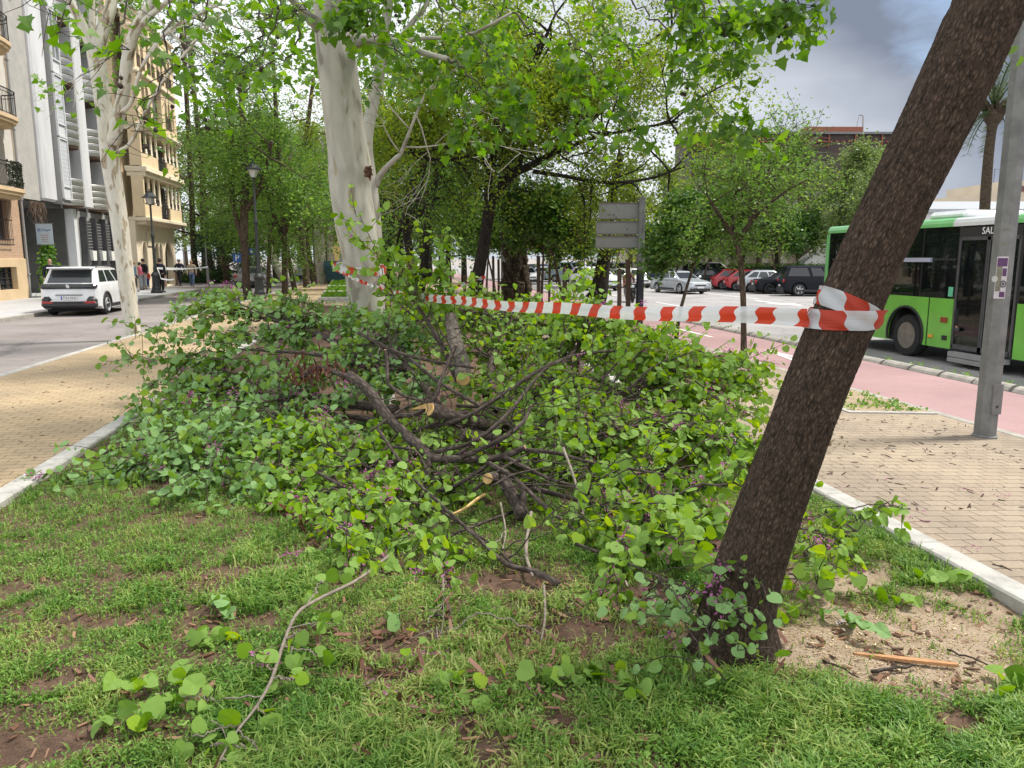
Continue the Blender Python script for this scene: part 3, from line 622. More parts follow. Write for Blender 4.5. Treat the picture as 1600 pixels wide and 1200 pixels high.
for (za, zb) in LV:
    for y in (51.6, 52.75, 53.9, 55.05, 57.15, 58.1, 59.05, 60.0):
        c = MB(); c.lathe([(.13, za + 1.05), (.13, za + 1.15), (.1, za + 1.18), (.09, zb - .55), (.13, zb - .5), (.16, zb - .4), (.16, zb - .36)], (XB - .12, y, 0), 10); c.build("column", M['cream_trim'], bC, smooth=True, sharp=50)
    railing(bC, [(XB - .1, 55.15), (XB - .1, 57.05)], za + .22, 1.0, .11)
    for y0_, y1_ in ((51.7, 52.65), (52.85, 53.8), (54.0, 54.95), (57.25, 58.0), (58.2, 58.95), (59.15, 59.9)): railing(bC, [(XB - .1, y0_), (XB - .1, y1_)], za + 1.05, .38, .12)
    for y0_, y1_ in ((52.0, 53.2), (53.7, 54.7), (55.4, 56.8), (57.4, 58.4), (58.8, 59.7)): window(bC, XC + .08, y0_, y1_, za + .3, zb - .6, M['timber'], M['window_mid'], "window", 1, 0, .1)
holes3 = [(52.3, 52.95, 10.4, 12.3, .35), (53.15, 53.8, 10.4, 12.3, .35), (54.5, 56.6, 10.05, 12.6), (57.4, 57.95, 10.4, 12.2, .3), (58.15, 58.7, 10.4, 12.2, .3), (59.1, 59.6, 10.4, 12.2, .3)]
holes4 = [(y, y + .55, 13.2, 15.0) for y in (51.8, 52.7, 53.9, 54.8, 56.0, 56.9, 58.0, 58.8)]
mb = MB(); facade(mb, XB + .02, Y0c, Y1c, 9.87, 16.3, holes3 + holes4, .4)
for yy, s in ((Y0c, 1), (Y1c, -1)): mb.quad((XB + .02, yy, 9.87), (XB - .65, yy, 9.87), (XB - .65, yy, 16.3), (XB + .02, yy, 16.3))
mb.quad((XB + .02, Y0c, 16.3), (XB + .02, Y1c, 16.3), (XB - 8, Y1c, 16.3), (XB - 8, Y0c, 16.3)); mb.build("upper_wall", M['cream'], bC)
for h in holes3 + holes4: window(bC, XB + .02, h[0], h[1], h[2], h[3], M['timber'], M['window_mid'], "window", 1 if h[1] - h[0] > 1 else 0, 1, .36, .05)
for h in (holes3[0], holes3[1], holes3[3], holes3[4]): railing(bC, [(XB + .06, h[0]), (XB + .06, h[1])], h[2], .8, .1)
for h in holes4: railing(bC, [(XB + .06, h[0]), (XB + .06, h[1])], h[2], .7, .1)
for z in (12.85, 15.4, 16.35): trim.box((XB - .05, (Y0c + Y1c) / 2, z), (.5, Y1c - Y0c + .25, .18), bev=.04)
trim.box((XB + .0, (Y0c + Y1c) / 2, 9.75), (.5, Y1c - Y0c + .3, .2), bev=.04); trim.build("cornice", M['cream_trim'], bC)
mb = MB(); facade(mb, XC - 3.0, 55, Y1c - .5, 16.3, 19.2, []); mb.box((XC - 5.5, 56.5, 17.8), (4.8, 7.2, 2.9)); mb.box((XC - 5.4, 56.5, 19.3), (5.2, 7.6, .2)); mb.build("attic", M['cream'], bC)
for z in (4.2, 7.2, 9.95, 12.95):                       # end balconies
    mb = MB(); mb.box((XC - .9, Y1c + .45, z), (2.6, .9, .18)); bal = mb.build("end_balcony", M['cream_trim'], bC)
    railing(bal, [(XC - 2.1, Y1c + .85), (XC + .33, Y1c + .85), (XC + .33, Y1c + .03)], z + .09, 1.2, .1)
    if z > 5:
        mb = MB(); n = 8
        for i in range(n):
            for (u0, u1) in ((i / n, (i + 1) / n),):
                ya = Y1c + .05 + .75 * u0; yb = Y1c + .05 + .75 * u1; zd = lambda u: z + 2.35 - .55 * u ** 1.5
                mb.quad((XC + .38, ya, zd(u0)), (XC + .38, yb, zd(u1)), (XC - 2, yb, zd(u1)), (XC - 2, ya, zd(u0)))
                mb.quad((XC + .38, ya, zd(u0)), (XC + .38, yb, zd(u1)), (XC + .38, yb, zd(u1) - .3), (XC + .38, ya, zd(u0) - .3))
        mb.build("awning", M['awning'], bal)

# ---------------------------------------------------------------- across the car park
def face_box(name, label, px0, px1, py0, py1, dist, depth, mat, cat="building"):
    """a building whose front spans those photo points at that distance; returns its root and a local frame (origin bottom-left, u along, height)"""
    a = DP(px0, 404, dist); c = DP(px1, 404, dist); zt = DP((px0 + px1) / 2, py0, dist)[2]; zb = DP((px0 + px1) / 2, py1, dist)[2]
    t = thing(name, (float(a[0]), float(a[1]), 0), label, cat); d = Vector((c[0] - a[0], c[1] - a[1], 0)); t.rotation_euler.z = math.atan2(d.y, d.x)
    return t, d.length, zb, zt
t, L, zb, zt = face_box("office_building", "low dark brown building with slatted roof edge behind the trees", 1075, 1425, 206, 420, 78, 20, None)
M['brown_clad'] = pm("dark_brown_cladding", (0.055, 0.033, 0.032), 0.7, var=.2, ns=.5); M['rust'] = pm("rust_panel", (0.26, 0.09, 0.055), .8, var=.15)
hol = []
mb = MB(); mb.box((L / 2, 4, (zt - .3) / 2), (L, 8, zt - .3)); mb.build("wall", M['brown_clad'], t)
mb = MB(); mb.box((L / 2, 3.9, zt - .15), (L + .3, 8.6, .2)); mb.build("roof", pm("grey_roof_edge", (.16, .16, .16), .6), t)
mb = MB()
for i in range(34): mb.box((.4 + i * .62, -.12, zt - .95), (.3, .5, .1), ry=.0)
for i in range(3): mb.box((L * .3, -.1 - .1 * i, zt - .6 - i * .35), (L * .6, .06, .06))
for i in range(9): mb.box((.3 + i * 2.6, -.12, zt - .85), (.12, .12, 1.3))
mb.build("slatted_canopy", M['rust'], t)
mb = MB(); mb.box((L * .645, 4, zt + .35), (L * .25, 5, .75)); mb.build("rooftop_box", M['rust'], t)
for i in range(7):
    f = MB(); x = L * .1 + i * L * .125
    for dx in (-1.35, 1.35): f.box((x + dx, -.04, zt * .5), (.1, .1, 2.6))
    for dz in (-1.35, 1.35): f.box((x, -.04, zt * .5 + dz), (2.8, .1, .1))
    w = f.build("window", M['metal_dark'], t); MB().box((x, -.02, zt * .5), (2.6, .05, 2.6)).build("pane", M['window_mid'], w)
f = MB(); x = L * .945
for dx in (-.95, .95): f.box((x + dx, -.04, zt * .64), (.1, .1, 5.2))
w = f.build("window", M['metal_dark'], t); MB().box((x, -.02, zt * .64), (1.8, .05, 5.2)).build("pane", glassmat("blue_grey_glass", (.12, .16, .2), 0, .05), w)
mb = MB(); mb.tube([(L * .8, 3, zt), (L * .795, 3, zt + 2.0), (L * .79, 3, zt + 2.1), (L * .775, 3, zt + 2.1)], .07, 6); mb.tube([(L * .765, 3, zt), (L * .775, 3, zt + 1.9)], .03, 5); mb.build("roof_mast", M['conc_grey'], t)
t, L, zb, zt = face_box("apartment_building", "distant beige terraced building with dark balcony bands at the right edge", 1425, 1760, 278, 400, 115, 20, None)
M['beige'] = pm("beige_render", (.5, .43, .33), .8, var=.08, ns=.4); M['band'] = pm("dark_red_band", (.13, .06, .055), .7)
mb = MB()
for (u0, u1, z0, z1, dy) in ((0, L, -.5, zt * .62, 0), (L * .22, L, zt * .62, zt * .82, 2), (L * .48, L, zt * .82, zt, 4)): mb.box(((u0 + u1) / 2, 8 + dy, (z0 + z1) / 2), (u1 - u0, 16, z1 - z0))
mb.build("wall", M['beige'], t)
mb = MB(); mb.box((L * .62, 1.98 + 4 - 4, zt * .71), (L * .7, .2, zt * .07)); mb.box((L * .74, 3.95, zt * .91), (L * .5, .2, zt * .06)); mb.box((L * .5, -.05, zt * .5), (L * .95, .2, zt * .07)); mb.build("balcony_band", M['band'], t)
mb = MB(); mb.tube([(L * .5, 8, zt), (L * .5, 8, zt + 2.2)], .05, 5); mb.box((L * .5 + .4, 8, zt + 2.1), (1.2, .05, .05)); mb.build("antenna", M['metal_dark'], t)
for i in range(8):
    x = L * .32 + i * L * .075; f = MB(); f.box((x, 1.86, zt * .71), (L * .05, .12, zt * .05)); f.build("window", M['window_mid'], t)
t, L, zb, zt = face_box("pavilion", "low white pavilion with grey sheet roof behind the bus", 1440, 1700, 322, 410, 62, 14, None)
mb = MB(); mb.box((L / 2, 6, zt / 2 - .3), (L, 12, zt - .3)); mb.build("wall", M['frame_white'], t)
mb = MB(); mb.prism([(-.5, zt - .5), (-.5, zt - .25), (9, zt + 1.0), (14, zt + 1.0), (14, zt - .5)], -.6, L + .6, 'X'); mb.build("roof", pm("grey_sheet_roof", (.36, .38, .4), .5, var=.1), t)
mb = MB(); mb.box((L * .26, -.02, zt * .72), (1.0, .1, .7)); mb.box((L * .1, -.06, zt * .75), (.12, .12, 2.2)); mb.build("wall_box", M['timber'], t)
t, L, zb, zt = face_box("park_building", "low beige stone building with pillars behind the parked cars", 985, 1300, 383, 425, 72, 10, None)
mb = MB(); mb.box((L / 2, 6, zt / 2 - .4), (L, 8, zt + .6)); mb.build("wall", M['beige'], t)
for i in range(11): mb = MB(); mb.box((.5 + i * (L - 1) / 10, 1.5, zt / 2 - .4), (.55, .5, zt + .5)); mb.build("pillar", pm("pale_stone", (.5, .46, .38), .8) if i == 0 else bpy.data.materials["pale_stone"], t)
mb = MB(); mb.box((L / 2, 5, zt + .1), (L + .8, 9.5, .3)); mb.build("roof", pm("brown_flat_roof", (.16, .11, .09), .8), t)
t, L, zb, zt = face_box("apartment_building", "pale yellow building at the far end of the avenue", 495, 545, 352, 425, 130, 12, None)
mb = MB(); mb.box((L / 2, 6, zt / 2), (L, 12, zt)); mb.build("wall", pm("yellow_render", (.62, .45, .17), .85, var=.08), t)
for i in range(3):
    for j in range(2): MB().box((.8 + i * 1.7, -.03, 1.6 + j * 2.8), (.8, .12, 1.5)).build("window", M['window_mid'], t)
# white canvas canopy by the hedge
t = thing("shade_sail", tuple(DP(1275, 405, 56)), "white pointed shade sail beside the hedge", "canopy"); t.location.z = 0; zc = float(DP(1290, 378, 56)[2])
mb = MB(); mb.add([(-1.3, 0, 1.1), (1.1, .3, zc), (1.1, 1.2, zc + .02), (-1.3, 1.4, 1.12), (1.0, 0.1, 1.0)], [(0, 1, 2, 3), (0, 4, 1)]); mb.add([(-1.3, 0.02, 1.05), (1.1, .32, zc - .05), (1.1, 1.22, zc - .03), (-1.3, 1.42, 1.07)], [(3, 2, 1, 0)]); mb.build("canvas", pm("white_canvas", (.75, .75, .73), .8, var=.04), t)
M['blue_post'] = pm("blue_post", (.03, .1, .25), .5)
for x, z in ((1.15, zc + .1), (-1.3, 1.15)): mb = MB(); mb.tube([(x, .7, -.5), (x, .7, z)], .05, 8); mb.build("post", M['blue_post'], t)
# ================================================================== vehicles
def paint(name, col, metal=0.0):
    m, nt, b = newmat(name); b.inputs["Base Color"].default_value = (*col, 1); b.inputs["Metallic"].default_value = metal; b.inputs["Roughness"].default_value = 0.32
    dk = max(col) < .1; b.inputs["Specular IOR Level"].default_value = .12 if dk else .5; b.inputs["Coat Weight"].default_value = 0.06 if dk else 0.6; b.inputs["Coat Roughness"].default_value = 0.06
    v = coords(nt); n1 = N(nt, "ShaderNodeTexNoise", Scale=3.0, Detail=6.0); nt.links.new(v, n1.inputs["Vector"])
    rp = ramp(nt, [(0.3, tuple(c * .88 for c in col)), (0.7, tuple(min(1, c * 1.06) for c in col))]); nt.links.new(n1.outputs["Fac"], rp.inputs["Fac"]); nt.links.new(rp.outputs["Color"], b.inputs["Base Color"]); return m
M['tyre'] = pm("tyre_rubber", (0.02, 0.02, 0.021), 0.85, var=.3, ns=10, bmp=.2)
M['alloy'] = pm("alloy_rim", (0.55, 0.55, 0.56), 0.35, metal=.15, var=.08)
M['hub_dark'] = pm("wheel_gap", (0.015, 0.015, 0.015), 0.7)
M['trim_black'] = pm("black_plastic", (0.025, 0.025, 0.027), 0.55, var=.2)
M['car_glass'] = glassmat("car_glass", (0.02, 0.024, 0.027), 0.12, 0.03)
M['lamp_red'] = pm("tail_lamp", (0.35, 0.02, 0.02), 0.2, var=.2); M['lamp_clear'] = pm("head_lamp", (0.6, 0.62, 0.64), 0.15, metal=.3, var=.1)
M['plate'] = pm("number_plate", (0.72, 0.72, 0.7), 0.5, var=.03); M['plate_txt'] = pm("plate_lettering", (0.02, 0.02, 0.03), .5); M['plate_blue'] = pm("plate_band", (0.02, 0.08, 0.4), .5)
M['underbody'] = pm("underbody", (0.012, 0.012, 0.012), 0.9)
M['cabin'] = pm("dark_cabin", (0.03, 0.03, 0.032), .8)

def make_wheel(parent, x, y, r, w, side, rim=None, spokes=5, rim_frac=.66):
    """wheel whose outer face looks towards side (+1/-1 in local y)"""
    mb = MB(); R_ = r; k = rim_frac
    mb.lathe([(R_ * k, -w / 2), (R_ * .9, -w / 2), (R_ * .98, -w / 2 + .03), (R_, -w * .2), (R_, w * .2), (R_ * .98, w / 2 - .03), (R_ * .9, w / 2), (R_ * k, w / 2)], (x, y, r), 26, 'Y', False)
    wh = mb.build("wheel", M['tyre'], parent, smooth=True, sharp=35)
    mb = MB(); yo = y + side * w / 2
    mb.lathe([(0.001, 0), (R_ * k, 0), (R_ * k, .02)], (x, yo - side * .07, r), 20, 'Y'); mb.build("brake_drum", M['hub_dark'], wh)
    mb = MB(); n = 24
    mb.lathe([(R_ * k, -.035), (R_ * k, .005), (R_ * (k - .07), .005), (R_ * (k - .07), -.035)], (x, yo, r), n, 'Y', False)
    for i in range(spokes):
        a = 2 * pi * i / spokes + .3; c, s = cos(a), sin(a); px, pz = -s, c
        w0, w1 = R_ * .1, R_ * .075; ri, ro = R_ * .08, R_ * (k - .05); P = []
        for yy in (yo - side * .02, yo - side * .001):
            P += [(x + c * ri + px * w0, yy, r + s * ri + pz * w0), (x + c * ro + px * w1, yy, r + s * ro + pz * w1), (x + c * ro - px * w1, yy, r + s * ro - pz * w1), (x + c * ri - px * w0, yy, r + s * ri - pz * w0)]
        mb.add(P, [(0, 1, 2, 3), (7, 6, 5, 4), (0, 4, 5, 1), (2, 6, 7, 3), (1, 5, 6, 2)])
    mb.lathe([(R_ * .14, -.02), (R_ * .14, .004), (.001, .004)] if side > 0 else [(.001, -.004), (R_ * .14, -.004), (R_ * .14, .02)], (x, yo, r), 12, 'Y')
    mb.build("rim", rim or M['alloy'], wh); return wh

CAR = {  # L W H wheelbase r hood belt  x: tail-glass base, roof rear, roof front, windscreen base (from the rear end)
    'hatch': (4.1, 1.76, 1.47, 2.55, .31, .92, .98, .12, .75, 2.25, 3.05), 'suv': (4.64, 1.86, 1.66, 2.84, .36, 1.08, 1.12, .12, .5, 2.6, 3.5), 'sedan': (4.65, 1.8, 1.43, 2.7, .32, .9, .97, .75, 1.35, 2.55, 3.4),
    'estate': (4.75, 1.82, 1.46, 2.8, .33, .9, .98, .15, .6, 2.6, 3.5), 'van': (5.1, 1.92, 1.95, 3.1, .34, 1.12, 1.15, .1, .28, 3.5, 4.35), 'coupe': (4.6, 1.84, 1.38, 2.7, .33, .9, .96, .45, 1.45, 2.5, 3.4), 'pickup': (5.2, 1.85, 1.8, 3.15, .38, 1.1, 1.14, .12, .3, 3.0, 3.75)}
def make_car(kind, label, cat, loc, rz, pmat, group=None, name="parked_car", rim=None, spokes=5, lower=None, plate=None, detail=True, rails=False):
    L, W, H, wb, r, hood, belt, xb, xr, xw, xs = CAR[kind]
    t = thing(name, loc, label, cat, rz, group); ox = -L / 2; HW = W / 2
    ax = (L - wb) * .47; wx = (ax, ax + wb); gz = r * .62; ra = r * 1.2
    top = [(0.02, gz + .12), (0.0, .55), (.03, belt * .78), (max(.08, xb * .35), belt * .97)]
    if xb > .5: top += [(xb * .5, belt * .99), (xb, belt)]
    else: top += [(xb + .15, belt)]
    top += [(L * .5, belt - .005), (xs - .1, belt - .02), (xs + .25, hood), (L - .42, hood * .93), (L - .14, hood * .82), (L - .03, hood * .66), (L, .46), (L - .04, gz + .06)]
    bot = []
    for cx in reversed(wx):
        bot += [(cx + ra * cos(a), max(gz, r + ra * sin(a))) for a in np.linspace(-.35, pi + .35, 13)]
        if cx == wx[1]: bot += []
    prof = top + [(p[0], p[1]) for p in bot]; n = len(prof); nt_ = len(top)
    slices = []
    for f, ins, dz in ((-1, 1, .10), (-.97, .55, .045), (-.88, .15, .012), (-.5, 0, 0), (.5, 0, 0), (.88, .15, .012), (.97, .55, .045), (1, 1, .10)):
        P = []
        for i, (x, z) in enumerate(prof):
            if i < nt_:
                e = min(x, L - x); pull = ins * .16 * max(0, 1 - e / .6); xx = x + (pull if x < L / 2 else -pull)
                zz = z - dz * (1 if z > .75 else .3) * (1 if z > .6 else 0)
            else: xx, zz = x, z
            P.append((ox + xx, f * HW, zz))
        slices.append(P)
    V = [p for s in slices for p in s]; F = []
    for k in range(len(slices) - 1):
        for i in range(n): j = (i + 1) % n; F.append((k * n + i, (k + 1) * n + i, (k + 1) * n + j, k * n + j))
    F.append(tuple(range(n))); F.append(tuple(range(len(slices) * n - 1, (len(slices) - 1) * n - 1, -1)))
    mb = MB(); mb.add(V, F)
    # cabin: rings from the belt line up to the roof
    def ring(z, x0, x1, hw, rc):
        P = []
        for (cx, cy, a0) in ((x1 - rc, hw - rc * .6, 0), (x0 + rc, hw - rc * .6, pi / 2), (x0 + rc, -hw + rc * .6, pi), (x1 - rc, -hw + rc * .6, 1.5 * pi)):
            for a in np.linspace(a0, a0 + pi / 2, 4): P.append((ox + cx + rc * cos(a), cy + rc * .6 * sin(a), z))
        return P
    hb, hr = HW - .05, HW * .74; zr = H - .05
    rings = [ring(belt - .06, xb, xs, hb, .18), ring(zr - .03, xr, xw, hr, .16), ring(zr + .025, xr + .1, xw - .08, hr - .07, .16), ring(H, xr + .35, xw - .4, hr - .25, .14)]
    if kind in ('van', 'suv', 'pickup'): rings[1] = ring(zr - .03, xr, xw, hr * 1.08, .14)
    V = [p for q in rings for p in q]; m_ = 16; F = []
    for k in range(3):
        for i in range(m_): j = (i + 1) % m_; F.append((k * m_ + i, k * m_ + j, (k + 1) * m_ + j, (k + 1) * m_ + i))
    F.append(tuple(range(3 * m_, 4 * m_))); mb.add(V, F)
    mb.build("body", pmat, t, smooth=True, sharp=32)
    if kind in ('van', 'suv', 'pickup'): hr = hr * 1.08
    # glass
    def lerp(a, b, u): return tuple(a[i] + (b[i] - a[i]) * u for i in range(3))
    zb_, zt_ = belt - .06, zr - .03
    def side_pt(u, v, s, off=.006):
        b0 = (ox + xb + .05, s * hb, zb_); b1 = (ox + xs - .05, s * hb, zb_); t0 = (ox + xr + .05, s * hr, zt_); t1 = (ox + xw - .02, s * hr, zt_)
        p = lerp(lerp(b0, b1, u), lerp(t0, t1, u), v); return (p[0], p[1] + s * off, p[2] + .002)
    cuts = {'van': [(.04, .31), (.335, .62), (.66, .97)], 'coupe': [(.18, .5), (.54, .93)], 'pickup': [(.03, .4), (.45, .68), (.71, .95)]}.get(kind, [(.06, .3), (.33, .6), (.635, .95)])
    for s in (-1, 1):
        for (u0, u1) in cuts:
            g = MB(); g.quad(side_pt(u0, .16, s), side_pt(u1, .16, s), side_pt(u1 - .005, .92, s), side_pt(u0 + .012, .92, s)); g.build("window", M['car_glass'], t)
    def end_pt(front, u, v, off=.008):
        xa, xc = (xs, xw) if front else (xb, xr); b = (ox + xa, (u * 2 - 1) * (hb - .1), zb_); c = (ox + xc, (u * 2 - 1) * (hr - .08), zt_); p = lerp(b, c, v); return (p[0] + (off if front else -off), p[1], p[2] + .004)
    for fr in (True, False):
        g = MB(); g.quad(*[end_pt(fr, u, v) for u, v in ((.04, .12), (.96, .12), (.97, .94), (.03, .94))]); g.build("windscreen" if fr else "rear_window", M['car_glass'], t)
    # under side, bumpers, lamps, plates
    lo = lower or M['trim_black']
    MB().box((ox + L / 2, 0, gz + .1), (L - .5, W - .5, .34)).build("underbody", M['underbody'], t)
    mb = MB(); mb.box((ox + .05, 0, gz + .13), (.16, W - .16, .3), bev=.05); mb.build("rear_bumper", lo, t); mb = MB(); mb.box((ox + L - .05, 0, gz + .1), (.14, W - .3, .24), bev=.05); mb.build("front_bumper", lo, t)
    mb = MB(); mb.box((ox + L - .04, 0, hood * .62), (.1, W * .45, .1), bev=.02); mb.build("front_grille", M['trim_black'], t)
    for s in (-1, 1):
        MB().box((ox + L - .17, s * (HW - .26), hood * .76), (.2, .36, .13), rz=-s * .35, bev=.04).build("headlight", M['lamp_clear'], t)
        MB().box((ox + .09, s * (HW - .15), belt * .8), (.14, .22, .2), rz=s * .25, bev=.04).build("tail_light", M['lamp_red'], t)
        mb = MB(); mb.box((ox + xs - .28, s * (HW + .05), belt + .06), (.12, .2, .13), bev=.04); mb.build("mirror", lo if kind == 'suv' else pmat, t)
        if detail:
            mb = MB(); mb.box((ox + (xb + xs) / 2 - .05, s * (HW - .012), gz + .1), (wb - 2.4 * r, .05, .12)); mb.build("sill", lo, t)
            for xx in ((xb + xs) * .42, (xb + xs) * .68): MB().box((ox + xx, s * (HW - .02), belt - .18), (.18, .05, .035), bev=.01).build("door_handle", pmat, t)
    for q in (0, 1):
        f = MB(); f.box((ox + (-.012 if q == 0 else L + .01), 0, .62 if q == 0 else .42), (.02, .5, .11)); p = f.build("number_plate", M['plate'], t)
        if plate and q == 0:
            f = MB(); put_text(f, plate, .1, (ox - .024, -.02, .617), (0, -1, 0), (0, 0, 1)); f.build("lettering", M['plate_txt'], p); MB().box((ox - .02, .23, .62), (.012, .04, .11)).build("country_band", M['plate_blue'], p)
    for cx in wx:
        for s in (-1, 1): make_wheel(t, ox + cx, s * (HW - .11), r, .21, s, rim, spokes)
    if rails:
        for s in (-1, 1): mb = MB(); mb.tube([(ox + xr + .2, s * (hr - .06), H - .03), (ox + xr + .35, s * (hr - .06), H + .03), (ox + xw - .45, s * (hr - .06), H + .03), (ox + xw - .3, s * (hr - .06), H - .03)], .018, 6); mb.build("roof_rail", M['trim_black'], t)
    return t
P_white = paint("white_paint", (0.72, 0.73, 0.74)); P_silver = paint("silver_paint", (0.42, 0.44, 0.47), .35); P_black = paint("black_paint", (0.012, 0.013, 0.018)); P_navy = paint("navy_paint", (0.02, 0.025, 0.06))
P_red = paint("red_paint", (0.42, 0.016, 0.025)); P_grey = paint("grey_paint", (0.2, 0.19, 0.19), .4); P_dark = paint("dark_green_grey_paint", (0.025, 0.035, 0.04)); P_blue = paint("pale_blue_paint", (0.3, 0.38, 0.42))

# ---- the white SUV at the left kerb, seen from behind
suv = make_car('suv', "white SUV with black rear lamp band parked by the left pavement", "car", (-10.66, 30.5, -.22), R(91), P_white, plate="7753 MNL", name="parked_car", spokes=5, rails=True)
L, W, H, wb, r, hood, belt, xb, xr, xw, xs = CAR['suv']; ox = -L / 2
for c in kids(suv):
    if c.name.startswith(("tail_light", "rear_bumper")): bpy.data.objects.remove(c)
mb = MB(); mb.box((ox + .06, 0, 1.01), (.22, W - .1, .17), bev=.05); band = mb.build("lamp_band", M['car_glass'], suv)
for s in (-1, 1):
    MB().box((ox + .07, s * .72, 1.015), (.225, .3, .1), bev=.03).build("tail_light", pm("smoked_lamp", (.09, .05, .05), .15), suv)
    mb = MB(); mb.box((ox + .04, s * .7, .52), (.24, .34, .3), bev=.1); mb.build("bumper_corner", M['trim_black'], suv)
    MB().box((ox - .085, s * .66, .47), (.03, .34, .075), bev=.01).build("reflector", M['lamp_red'], suv)
mb = MB(); mb.box((ox + .05, 0, .4), (.3, W - .12, .24), bev=.08); mb.build("rear_bumper", M['trim_black'], suv)
mb = MB(); mb.box((ox - .11, .0, .525), (.03, 1.1, .03)); mb.build("chrome_strip", M['alloy'], suv)
mb = MB(); mb.box((ox - .0, 0, .72), (.06, .85, .05), bev=.02); mb.build("plate_recess", M['conc_grey'], suv)
mb = MB(); mb.prism([(-.06, 1.0), (-.02, 1.07), (.03, 1.08), (.06, 1.03), (.03, 1.0), (.05, .95), (0, .97), (-.04, .94)], ox - .06, ox - .045, 'X'); mb.build("emblem", M['alloy'], suv)
mb = MB(); mb.box((ox + .42, 0, 1.62), (.5, 1.4, .05), bev=.02); mb.build("roof_spoiler", P_white, suv)
for cx in ((L - wb) * .47, (L - wb) * .47 + wb):
    for s in (-1, 1): mb = MB(); mb.tube([(ox + cx + r * 1.22 * cos(a), s * (W / 2 + .0), r + r * 1.22 * sin(a)) for a in np.linspace(-.1, pi + .1, 14)], .035, 6); mb.build("wheel_arch", M['trim_black'], suv)

# ---- grey car further up on the left, and a pale one far beyond
make_car('sedan', "grey saloon seen from behind near the blue parking sign", "car", (-9.0, 55.6, -.22), R(88), P_grey, name="parked_car")
p = G(915, 417 + 21, -.22)
make_car('hatch', "pale hatchback far up the left road between two dark trunks", "car", (-7.2, 73, -.22), R(90), P_silver, name="parked_car", detail=False)
# ---- across the avenue: rear wheel seen at a photo point, the car pointing away to the right (+X)
def park(px, py, kind, label, pmat, cat="car", group="cars in the right-hand car park", dx=0, **kw):
    g = G(px, py, -.5); L, W, H, wb, r = CAR[kind][:5]; axr = (L - wb) * .47
    return make_car(kind, label, cat, (float(g[0]) + L / 2 - axr + dx, float(g[1]) + W / 2 - .1, -.5), R(kw.pop('rz', -17)), pmat, group, **kw)
pk = park(1259, 463.5, 'pickup', "black pickup with canopy and six-spoke wheels, beside the bus", P_black, "pickup", spokes=6)
park(1211, 460, 'coupe', "low black saloon with dark wheels beside the black pickup", P_black, rim=M['trim_black'])
park(1182, 457.5, 'hatch', "silver hatchback between the red car and the black saloon", P_silver)
park(1158, 455, 'hatch', "nearer red hatchback beside the silver hatchback", P_red)
park(1136, 453, 'hatch', "farther red hatchback beside the dark estate car", P_red)
park(1102, 451, 'estate', "dark estate car to the left of the red cars", P_dark)
park(1083, 447, 'van', "long dark van with silver roof behind the estate car", P_grey, "van")
park(1012, 448, 'sedan', "navy saloon behind the post of the grey sign", P_navy)
park(1040, 444, 'estate', "silver estate car behind the moving silver car", P_silver)
park(962, 448, 'estate', "dark grey estate car behind the white crossover", P_grey, dx=-1)
park(938, 443, 'van', "silver people carrier behind the white crossover", P_silver, "van", detail=False)
park(905, 441, 'suv', "dark car parked behind the white crossover's roof", P_dark, detail=False)
park(872, 441, 'van', "pale blue van in the far row of the car park", P_blue, "van", detail=False)
park(846, 440, 'estate', "silver estate car in the far row beside the pale blue van", P_silver, detail=False)
park(832, 438, 'suv', "dark small car at the far end of the car park", P_navy, detail=False)
park(1063, 443, 'hatch', "small white hatchback peeping out behind the long dark van", P_white, detail=False)
park(992, 442, 'sedan', "pale silver saloon in the far row above the scooter rider", P_silver, detail=False)
park(888, 438, 'hatch', "white hatchback at the far end beside the pale blue van", P_white, detail=False)
# ---- moving towards us on the road
def drive(px, py, kind, label, pmat, rz=-90, **kw):
    g = G(px, py, -.5); return make_car(kind, label, "car", (float(g[0]), float(g[1]) , -.5), R(rz), pmat, "cars driving towards the camera", name="moving_car", **kw)
drive(1062, 457.5, 'sedan', "silver saloon driving towards the camera on the right road", P_silver, -78)
drive(930, 453, 'suv', "white crossover coming down the road behind the dark trunk", P_white, -75, rails=False)
drive(985, 449, 'hatch', "white hatchback behind the scooter rider and the sign post", P_white, -78)
drive(822, 442, 'hatch', "small white hatchback far up the road beside the palm trunk", P_white, -85, detail=False)
drive(650, 437, 'hatch', "white car far up the road between the dark trunks", P_white, -90, detail=False)

# ---- the green bus
M['bus_green'] = paint("bus_green", (0.16, 0.48, 0.055)); M['bus_roof_green'] = paint("bus_roof_green", (0.2, 0.56, 0.2)); M['bus_white'] = paint("bus_white", (0.72, 0.74, 0.74))
M['bus_glass'] = glassmat("tinted_bus_glass", (0.008, 0.01, 0.011), 0.34, 0.02); M['rubber'] = pm("black_rubber", (.02, .02, .02), .6)
bus = thing("city_bus", (11.72, 13.2, -.5), "green and white city bus with tinted windows on the right road", "bus")
# local frame: x 0..2.5 away from the kerb side, y rear at +6.1, front at -6.1
YR, YF = 6.15, -6.1; wy, wyf = 2.75, -3.2
def arc_hole(y0, y1, cy, ra, zc, z0, z1):
    """side skin outline with a wheel arch, as a polygon in (y, z)"""
    P = [(y0, z0)]
    if cy is not None:
        P += [(cy - ra, z0)] + [(cy - ra * cos(a), zc + ra * sin(a)) for a in np.linspace(0, pi, 16)] + [(cy + ra, z0)]
    return P + [(y1, z0), (y1, z1), (y0, z1)]
def panel(y0, y1, cy=None, z0=.33, z1=1.38, x=0.0, name="side_panel", mat=None):
    mb = MB(); mb.prism(arc_hole(y0, y1, cy, .62, .52, z0, z1), x, x + .05, 'X'); return mb.build(name, mat or M['bus_green'], bus)
doors = [(-.32, 1.22), (-5.6, -4.3)]
panel(2.02 + .01, YR - .02, wy); panel(1.27, 2.0, None)
panel(-4.26, -.39, wyf, name="side_panel")
